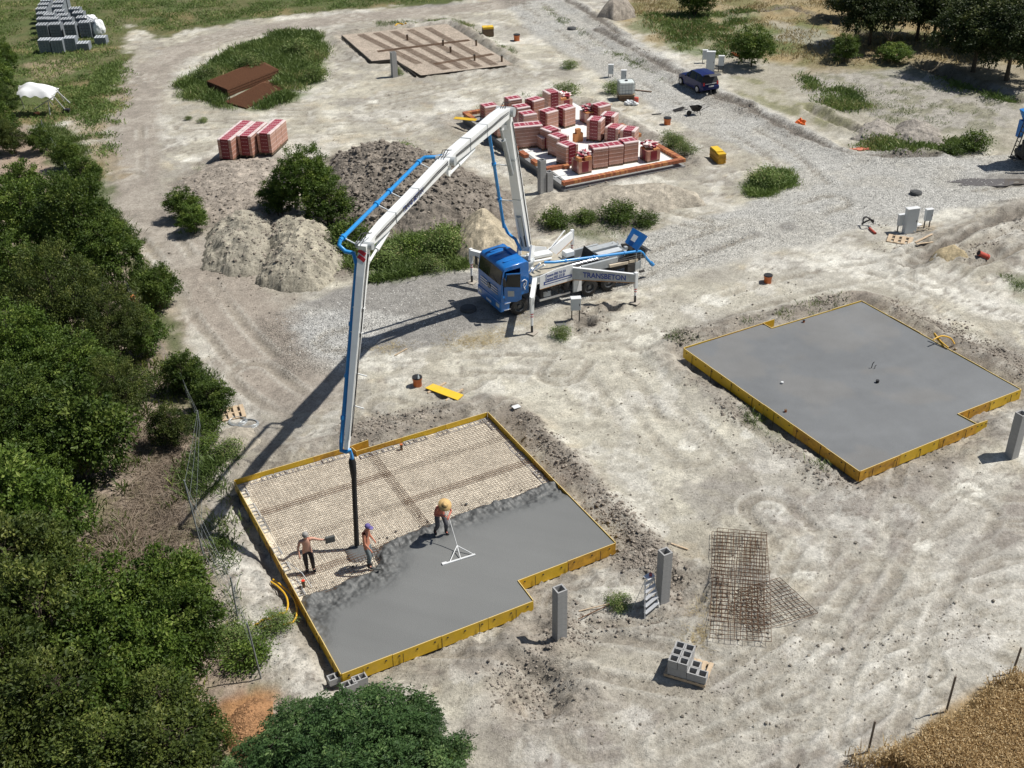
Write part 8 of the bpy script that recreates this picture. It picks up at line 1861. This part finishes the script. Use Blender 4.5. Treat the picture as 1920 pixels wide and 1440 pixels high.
k = MB(); k.add([(-.30, yc - .56, 1.42), (-.30, yc + .56, 1.42), (-1.02, yc + .52, 1.62), (-1.02, yc - .52, 1.62), (-1.25, yc + .50, 1.52), (-1.25, yc - .50, 1.52), (-.30, yc - .56, 1.38), (-.30, yc + .56, 1.38), (-1.02, yc + .52, 1.57), (-1.02, yc - .52, 1.57)], [(0, 1, 2, 3), (3, 2, 4, 5), (9, 8, 7, 6), (5, 4, 8, 9), (0, 3, 9, 6), (1, 7, 8, 2), (6, 7, 1, 0)]); k.build('tailgate', [M_BLACK], car)
# ---- mixer truck at the right edge
c = G(1918, 318); t = thing('mixer_truck', 'blue concrete mixer truck cut by the right edge, its rear ladder and chute in view', 'truck', tuple(c), math.radians(8))
M_MIX = mat('mixer_blue', (.03, .22, .62), .4, var=.1)
k = MB(); k.tube([(.15, .9, 2.75), (.9, .9, 2.7), (2.2, .9, 2.4), (3.6, .9, 2.1), (4.6, .9, 1.9)], [.55, .95, 1.15, 1.05, .6], 24); k.build('drum', M_WHITE, t)
k = MB(); k.add([(-.25, .35, 3.55), (.45, .35, 3.65), (.45, 1.45, 3.65), (-.25, 1.45, 3.55), (-.0, .6, 2.9), (.35, .6, 2.9), (.35, 1.2, 2.9), (.0, 1.2, 2.9)], [(0, 4, 5, 1), (1, 5, 6, 2), (2, 6, 7, 3), (3, 7, 4, 0), (0, 1, 2, 3)]); k.build('hopper', M_MIX, t)
k = MB(); k.add([(-.15, .45, 2.9), (-.15, 1.35, 2.9), (-.35, 1.1, 1.9), (-.35, .7, 1.9), (.05, .45, 2.9), (.05, 1.35, 2.9), (-.15, 1.1, 1.9), (-.15, .7, 1.9)], [(0, 1, 2, 3), (7, 6, 5, 4), (0, 3, 7, 4), (1, 5, 6, 2)]); k.build('discharge_funnel', M_MIX, t)
k = MB()
for y in (.12, .50): k.bar((-.25, y, 3.5), (-.75, y, .75), .05)
for i in range(9): f = (i + .5) / 9; k.bar((-.25 - .5 * f, .12, 3.5 - 2.75 * f), (-.25 - .5 * f, .50, 3.5 - 2.75 * f), .04)
k.build('ladder', M_DARK, t)
k = MB(); k.bevbox((.3, .3, 1.1), (.8, .5, .9), .05); k.bevbox((-.62, .3, .70), (.4, .7, .06), .02); k.bevbox((-.1, .25, 1.75), (.3, .3, .3), .05); k.build('rear_frame', M_DARK, t)['kind'] = 'stuff'
k = MB(); k.tube([(-.12, -.25, 1.9), (-.05, -.45, 1.1), (.0, -.6, .1)], [.10, .12, .12], 10); k.build('chute', M_LGREY, t)
k = MB(); k.box((3.2, .9, .85), (6.5, .8, .3)); k.build('chassis', M_DARK, t)
for x in (.9, 2.2, 5.2):
    for y in (.0, 1.8): wheel(t, x, y, .5, .32, -1 if y < 1 else 1)
k = MB(); k.bevbox((6.2, .9, 1.8), (1.7, 2.3, 2.3), .12); k.build('cab', M_MIX, t)
# dark sheet by the mixer: mostly its shadow as colour, partly puddle
k = MB(); cq = G(1868, 342); pts = []
for i in range(48):
    a = i * math.pi / 24; rr2 = 1 + .16 * math.sin(3 * a + 1) + .10 * math.sin(7 * a) + .07 * math.sin(13 * a + 2); pts.append(cq + Vector((2.9 * rr2 * math.cos(a), .62 * rr2 * math.sin(a), 0)))
zz = cq.z + .035; pts = pts[::-1]
M_PUDSHADE = mat('puddle_and_shadow', (.14, .125, .11), .12, var=.1)
k.add([(p.x, p.y, zz) for p in pts], [tuple(range(len(pts)))[::-1]]); k.f = [tuple(reversed(k.f[0]))]; o = one('puddle', 'dark patch beside the mixer truck, mostly its painted shadow, partly muddy puddle', 'puddle', k, M_PUDSHADE)
# ---- screed tool
hand = Vector(at(838, 968, 1.15 + CONZ)); J = Vector(at(857, 1023, CONZ + .22))
t = thing('screed_tool', 'long handled white screed with a triangular frame lying on the wet concrete', 'screed', (0, 0, 0), 0)
k = MB(); k.tube([Vector(at(836, 951, 1.30 + CONZ)), J], .017, 6); k.build('handle', M_POLE, t)
e0, e1, m0 = Vector(at(843, 1054, CONZ + .03)), Vector(at(889, 1040, CONZ + .03)), Vector(at(864, 1049, CONZ + .03))
for e in (e0, e1, m0): k = MB(); k.tube([J, e], .018, 6); k.build('brace', M_WHITE, t)
k = MB(); k.bar(Vector(at(830, 1058.5, CONZ + .02)), Vector(at(891, 1039.5, CONZ + .03)), .07, .04); k.build('blade', M_WHITE, t)
k = MB(); k.bar(Vector(at(829, 1058, CONZ + .02)), Vector(at(838, 1055.5, CONZ + .02)), .12, .06); k.build('end_piece', M_WHITE, t)
k = MB(); k.tube([Vector(at(540, 1054, BEDZ + .45)), Vector(at(566, 1074, BEDZ + .35)), Vector(at(586, 1102, BEDZ + .05))], .014, 5); one('leaning_rod', 'thin grey rod leaning over the yellow panel by the red capped pipe', 'rod', k, M_POLE)

# ================================================================ PEOPLE
M_SKIN = mat('tanned_skin', (.56, .235, .145), .55, var=.08, vscale=5); M_SKIN2 = mat('pale_skin', (.66, .36, .26), .55, var=.06, vscale=5)
def skin_body(name, J, E, rad, m, parent, sub=2, root='pelvis'):
    me = bpy.data.meshes.new(name); names = list(J); ix = {n: i for i, n in enumerate(names)}
    me.from_pydata([tuple(J[n]) for n in names], [(ix[a], ix[b]) for a, b in E], []); o = bpy.data.objects.new(name, me); COL.objects.link(o); o.parent = parent
    md = o.modifiers.new('skin', 'SKIN'); md.use_smooth_shade = True
    for n in names:
        sv = me.skin_vertices[0].data[ix[n]]; r = rad[n]; sv.radius = r if isinstance(r, tuple) else (r, r); sv.use_root = (n == root)
    sb = o.modifiers.new('sub', 'SUBSURF'); sb.levels = sub; sb.render_levels = sub
    dg = bpy.context.evaluated_depsgraph_get(); me2 = bpy.data.meshes.new_from_object(o.evaluated_get(dg)); bpy.data.objects.remove(o)
    me2.materials.clear(); me2.materials.append(m); me2.polygons.foreach_set('use_smooth', [True] * len(me2.polygons))
    return link_mesh(name, me2, parent)
def person(px_, py_, z, rz, label, P, skin, trousers, boots, s=1.0, hat=None):
    "P: joints in metres, x forward, y left, z up; built from pelvis outwards"
    c = at(px_, py_, z); t = thing('person', label, 'person', (c[0], c[1], z), rz, 'workers on the slab'); t.scale = (s, s, s)
    J = {k_: Vector(v) for k_, v in P.items()}
    E = [('pelvis', 'waist'), ('waist', 'chest'), ('chest', 'neck'), ('neck', 'headb'), ('headb', 'headt')]; rad = dict(pelvis=(.15, .12), waist=(.135, .105), chest=(.17, .12), neck=.055, headb=(.072, .08), headt=(.078, .088))
    J['headm'] = J['headb'].lerp(J['headt'], .5); E[-1] = ('headb', 'headm'); E.append(('headm', 'headt')); rad['headm'] = (.080, .092)
    fwd = (J['nose'] - J['headm']).normalized() if 'nose' in J else Vector((1, 0, 0)); J['nose'] = J['headm'] + fwd * .105 - Vector((0, 0, .01)); E.append(('headm', 'nose')); rad['nose'] = .016
    for sd in ('l', 'r'):
        g = 1 if sd == 'l' else -1
        E += [('chest', sd + 'sh'), (sd + 'sh', sd + 'el'), (sd + 'el', sd + 'wr'), (sd + 'wr', sd + 'pa'), ('pelvis', sd + 'hip'), (sd + 'hip', sd + 'kn'), (sd + 'kn', sd + 'an'), (sd + 'an', sd + 'to')]
        d = (J[sd + 'wr'] - J[sd + 'el']).normalized(); J[sd + 'pa'] = J[sd + 'wr'] + d * .055
        rad.update({sd + 'sh': .065, sd + 'el': .042, sd + 'wr': .028, sd + 'pa': (.036, .022), sd + 'hip': .095, sd + 'kn': .062, sd + 'an': .045, sd + 'to': .04})
        sx = d.cross(Vector((0, 0, 1))); sx = sx.normalized() if sx.length > .1 else Vector((1, 0, 0)); cu = sx.cross(d).normalized()
        for f in range(4):
            o_ = sx * (-.027 + .018 * f); L_f = (.078, .088, .082, .064)[f]; n1, n2 = sd + 'f%da' % f, sd + 'f%db' % f
            J[n1] = J[sd + 'pa'] + o_ + d * L_f * .55 - cu * .008; J[n2] = J[n1] + d * L_f * .4 - cu * .03; E += [(sd + 'pa', n1), (n1, n2)]; rad[n1] = .0095; rad[n2] = .008
        J[sd + 'tha'] = J[sd + 'pa'] - sx * .035 * 1 - d * .01 - cu * .015; J[sd + 'thb'] = J[sd + 'tha'] + d * .03 - cu * .028; E += [(sd + 'pa', sd + 'tha'), (sd + 'tha', sd + 'thb')]; rad[sd + 'tha'] = .012; rad[sd + 'thb'] = .009
    skin_body('body', J, E, rad, skin, t)
    TJ = {n: J[n] for n in ('pelvis', 'lhip', 'rhip', 'lkn', 'rkn')}; TJ['wb'] = J['pelvis'].lerp(J['waist'], .42)
    for sd in ('l', 'r'): TJ[sd + 'cu'] = J[sd + 'kn'].lerp(J[sd + 'an'], .72)
    skin_body('trousers', TJ, [('wb', 'pelvis')] + [(a, b) for sd in ('l', 'r') for a, b in (('pelvis', sd + 'hip'), (sd + 'hip', sd + 'kn'), (sd + 'kn', sd + 'cu'))], dict(wb=(.15, .12), pelvis=(.172, .142), lhip=.112, rhip=.112, lkn=.085, rkn=.085, lcu=.078, rcu=.078), trousers, t)
    for sd in ('l', 'r'):
        a = J[sd + 'kn'].lerp(J[sd + 'an'], .55); skin_body('boot', dict(a=a, b=J[sd + 'an'] - Vector((0, 0, .02)), c=J[sd + 'to'].lerp(J[sd + 'an'], -.15)), [('a', 'b'), ('b', 'c')], dict(a=.062, b=.062, c=(.055, .045)), boots, t, root='a')
    for q in (-1, 1):
        sidev = fwd.cross(Vector((0, 0, 1))).normalized(); e = J['headm'] + fwd * .078 + sidev * .03 * q + Vector((0, 0, .018)); k = MB(); k.bevbox(e, (.022, .022, .016), .006); k.build('eye', M_BLACK, t)
        e = J['headm'] + sidev * .088 * q; k = MB(); k.bevbox(e, (.03, .03, .055), .01); k.build('ear', skin, t)
    k = MB(); e = J['headm'] + fwd * .088 - Vector((0, 0, .045)); k.bevbox(e, (.03, .045, .01), .004); k.build('mouth', M_RED, t)
    up = (J['headt'] - J['headb']).normalized(); tc = J['headt']
    if hat == 'cap':
        k = MB(); k.tube([tc - up * .05, tc, tc + up * .045, tc + up * .06], [.098, .10, .075, .02], 16); k.bar(tc - up * .03 + fwd * .06, tc - up * .045 + fwd * .19, .15, .012); return t, k
    if hat == 'beanie':
        k = MB(); k.tube([tc - up * .07, tc, tc + up * .05, tc + up * .075], [.102, .104, .08, .02], 16); k.tube([tc - up * .08, tc - up * .05], .112, 16); return t, k
    if hat == 'straw':
        k = MB(); k.tube([tc - up * .035, tc - up * .02, tc - up * .015, tc + up * .06, tc + up * .085], [.235, .24, .105, .095, .05], 24); k.tube([tc - up * .012, tc + up * .012], .110, 24, 1); return t, k
    return t, None
# worker 1: grey cap, glove held out to the side
P1 = dict(pelvis=(0, 0, .92), waist=(.01, 0, 1.08), chest=(.03, .0, 1.32), neck=(.05, 0, 1.50), headb=(.08, .0, 1.57), headt=(.11, .0, 1.72), nose=(.5, .25, 1.55),
          lsh=(.03, .19, 1.42), lel=(.16, .44, 1.38), lwr=(.24, .66, 1.36), rsh=(.02, -.20, 1.40), rel=(.02, -.30, 1.12), rwr=(.14, -.30, .88),
          lhip=(0, .10, .88), lkn=(.10, .12, .50), lan=(.02, .14, .09), lto=(.18, .16, .04), rhip=(0, -.10, .88), rkn=(.04, -.10, .48), ran=(-.06, -.08, .09), rto=(.10, -.10, .04))
M_TRB = mat('black_trousers', (.028, .022, .026), .8, var=.2); M_TRG = mat('grey_trousers', (.20, .235, .24), .85, var=.1, vscale=5); M_BOOT = mat('black_boots', (.02, .02, .021), .5)
t1, k = person(581, 1070, BEDZ + .05, math.radians(-70), 'bare chested worker in grey cap and black trousers holding a dark float sideways', P1, M_SKIN2, M_TRB, M_BOOT, 1.02, 'beanie')
k.build('cap', mat('grey_cap', (.34, .33, .31), .8), t1)
k = MB(); q = Vector((.26, .80, 1.36)); k.bevbox(q, (.10, .34, .26), .03); hw = Matrix.Translation(t1.location) @ Matrix.Rotation(t1.rotation_euler.z, 4, 'Z')
k.v = [tuple(hw @ (Vector(v) * 1.02)) for v in k.v]; one('dark_float', 'dark plasterer float held out by the worker in the grey cap', 'float', k, mat('float_dark', (.10, .105, .10), .7, var=.3, vscale=9))
# worker 2: violet cap, walking right with a tool at his side
P2 = dict(pelvis=(0, 0, .94), waist=(-.01, 0, 1.10), chest=(.0, .0, 1.36), neck=(.04, 0, 1.54), headb=(.08, .0, 1.60), headt=(.10, .0, 1.75), nose=(.5, .0, 1.56),
          lsh=(.0, .19, 1.46), lel=(.02, .25, 1.18), lwr=(.18, .22, .98), rsh=(.0, -.19, 1.46), rel=(.04, -.26, 1.17), rwr=(.22, -.26, .95),
          lhip=(0, .09, .90), lkn=(.05, .10, .50), lan=(-.08, .10, .09), lto=(.08, .10, .04), rhip=(0, -.09, .90), rkn=(.10, -.10, .52), ran=(.02, -.10, .09), rto=(.18, -.11, .04))
t2, k = person(692, 1062, BEDZ + .05, math.radians(-14), 'bare chested worker in a violet cap and grey trousers standing right of the black hose', P2, M_SKIN, M_TRG, M_BOOT, 1.07, 'cap')
k.build('cap', mat('violet_cap', (.13, .10, .30), .7), t2)
hw = Matrix.Translation(t2.location) @ Matrix.Rotation(t2.rotation_euler.z, 4, 'Z')
k = MB(); a = hw @ Vector((.27, -.28, .93)); b = hw @ Vector((.42, -.30, .22)); k.tube([a, b], .013, 6); k.bevbox(b, (.28, .12, .05), .012); one('hand_float', 'small float on a thin rod held low by the worker in the violet cap', 'float', k, MATS['float_dark'])
# worker 3: straw hat, bent over the screed handle
P3 = dict(pelvis=(-.12, 0, .92), waist=(-.05, 0, 1.08), chest=(.14, .0, 1.30), neck=(.26, 0, 1.44), headb=(.31, .0, 1.48), headt=(.40, .0, 1.60), nose=(.8, .0, 1.20),
          lsh=(.15, .20, 1.38), lel=(.22, .30, 1.10), lwr=(.42, .10, 1.06), rsh=(.15, -.20, 1.38), rel=(.18, -.32, 1.12), rwr=(.38, -.10, 1.14),
          lhip=(-.10, .10, .88), lkn=(.10, .14, .50), lan=(-.02, .16, .09), lto=(.14, .18, .04), rhip=(-.10, -.10, .88), rkn=(.02, -.16, .46), ran=(-.22, -.18, .12), rto=(-.08, -.20, .04))
t3, k = person(829, 1003, BEDZ + .16, math.radians(-62), 'sunburnt worker in a straw hat bending over the long screed handle', P3, mat('red_skin', (.50, .15, .10), .55, var=.08, vscale=5), mat('spotted_trousers', (.10, .10, .11), .85, var=.5, vscale=9), M_BOOT, 1.05, 'straw')
k.build('straw_hat', [mat('straw_hat', (.62, .42, .18), .8, var=.12, vscale=12), M_DARK], t3)
# sky light only; nothing else emits
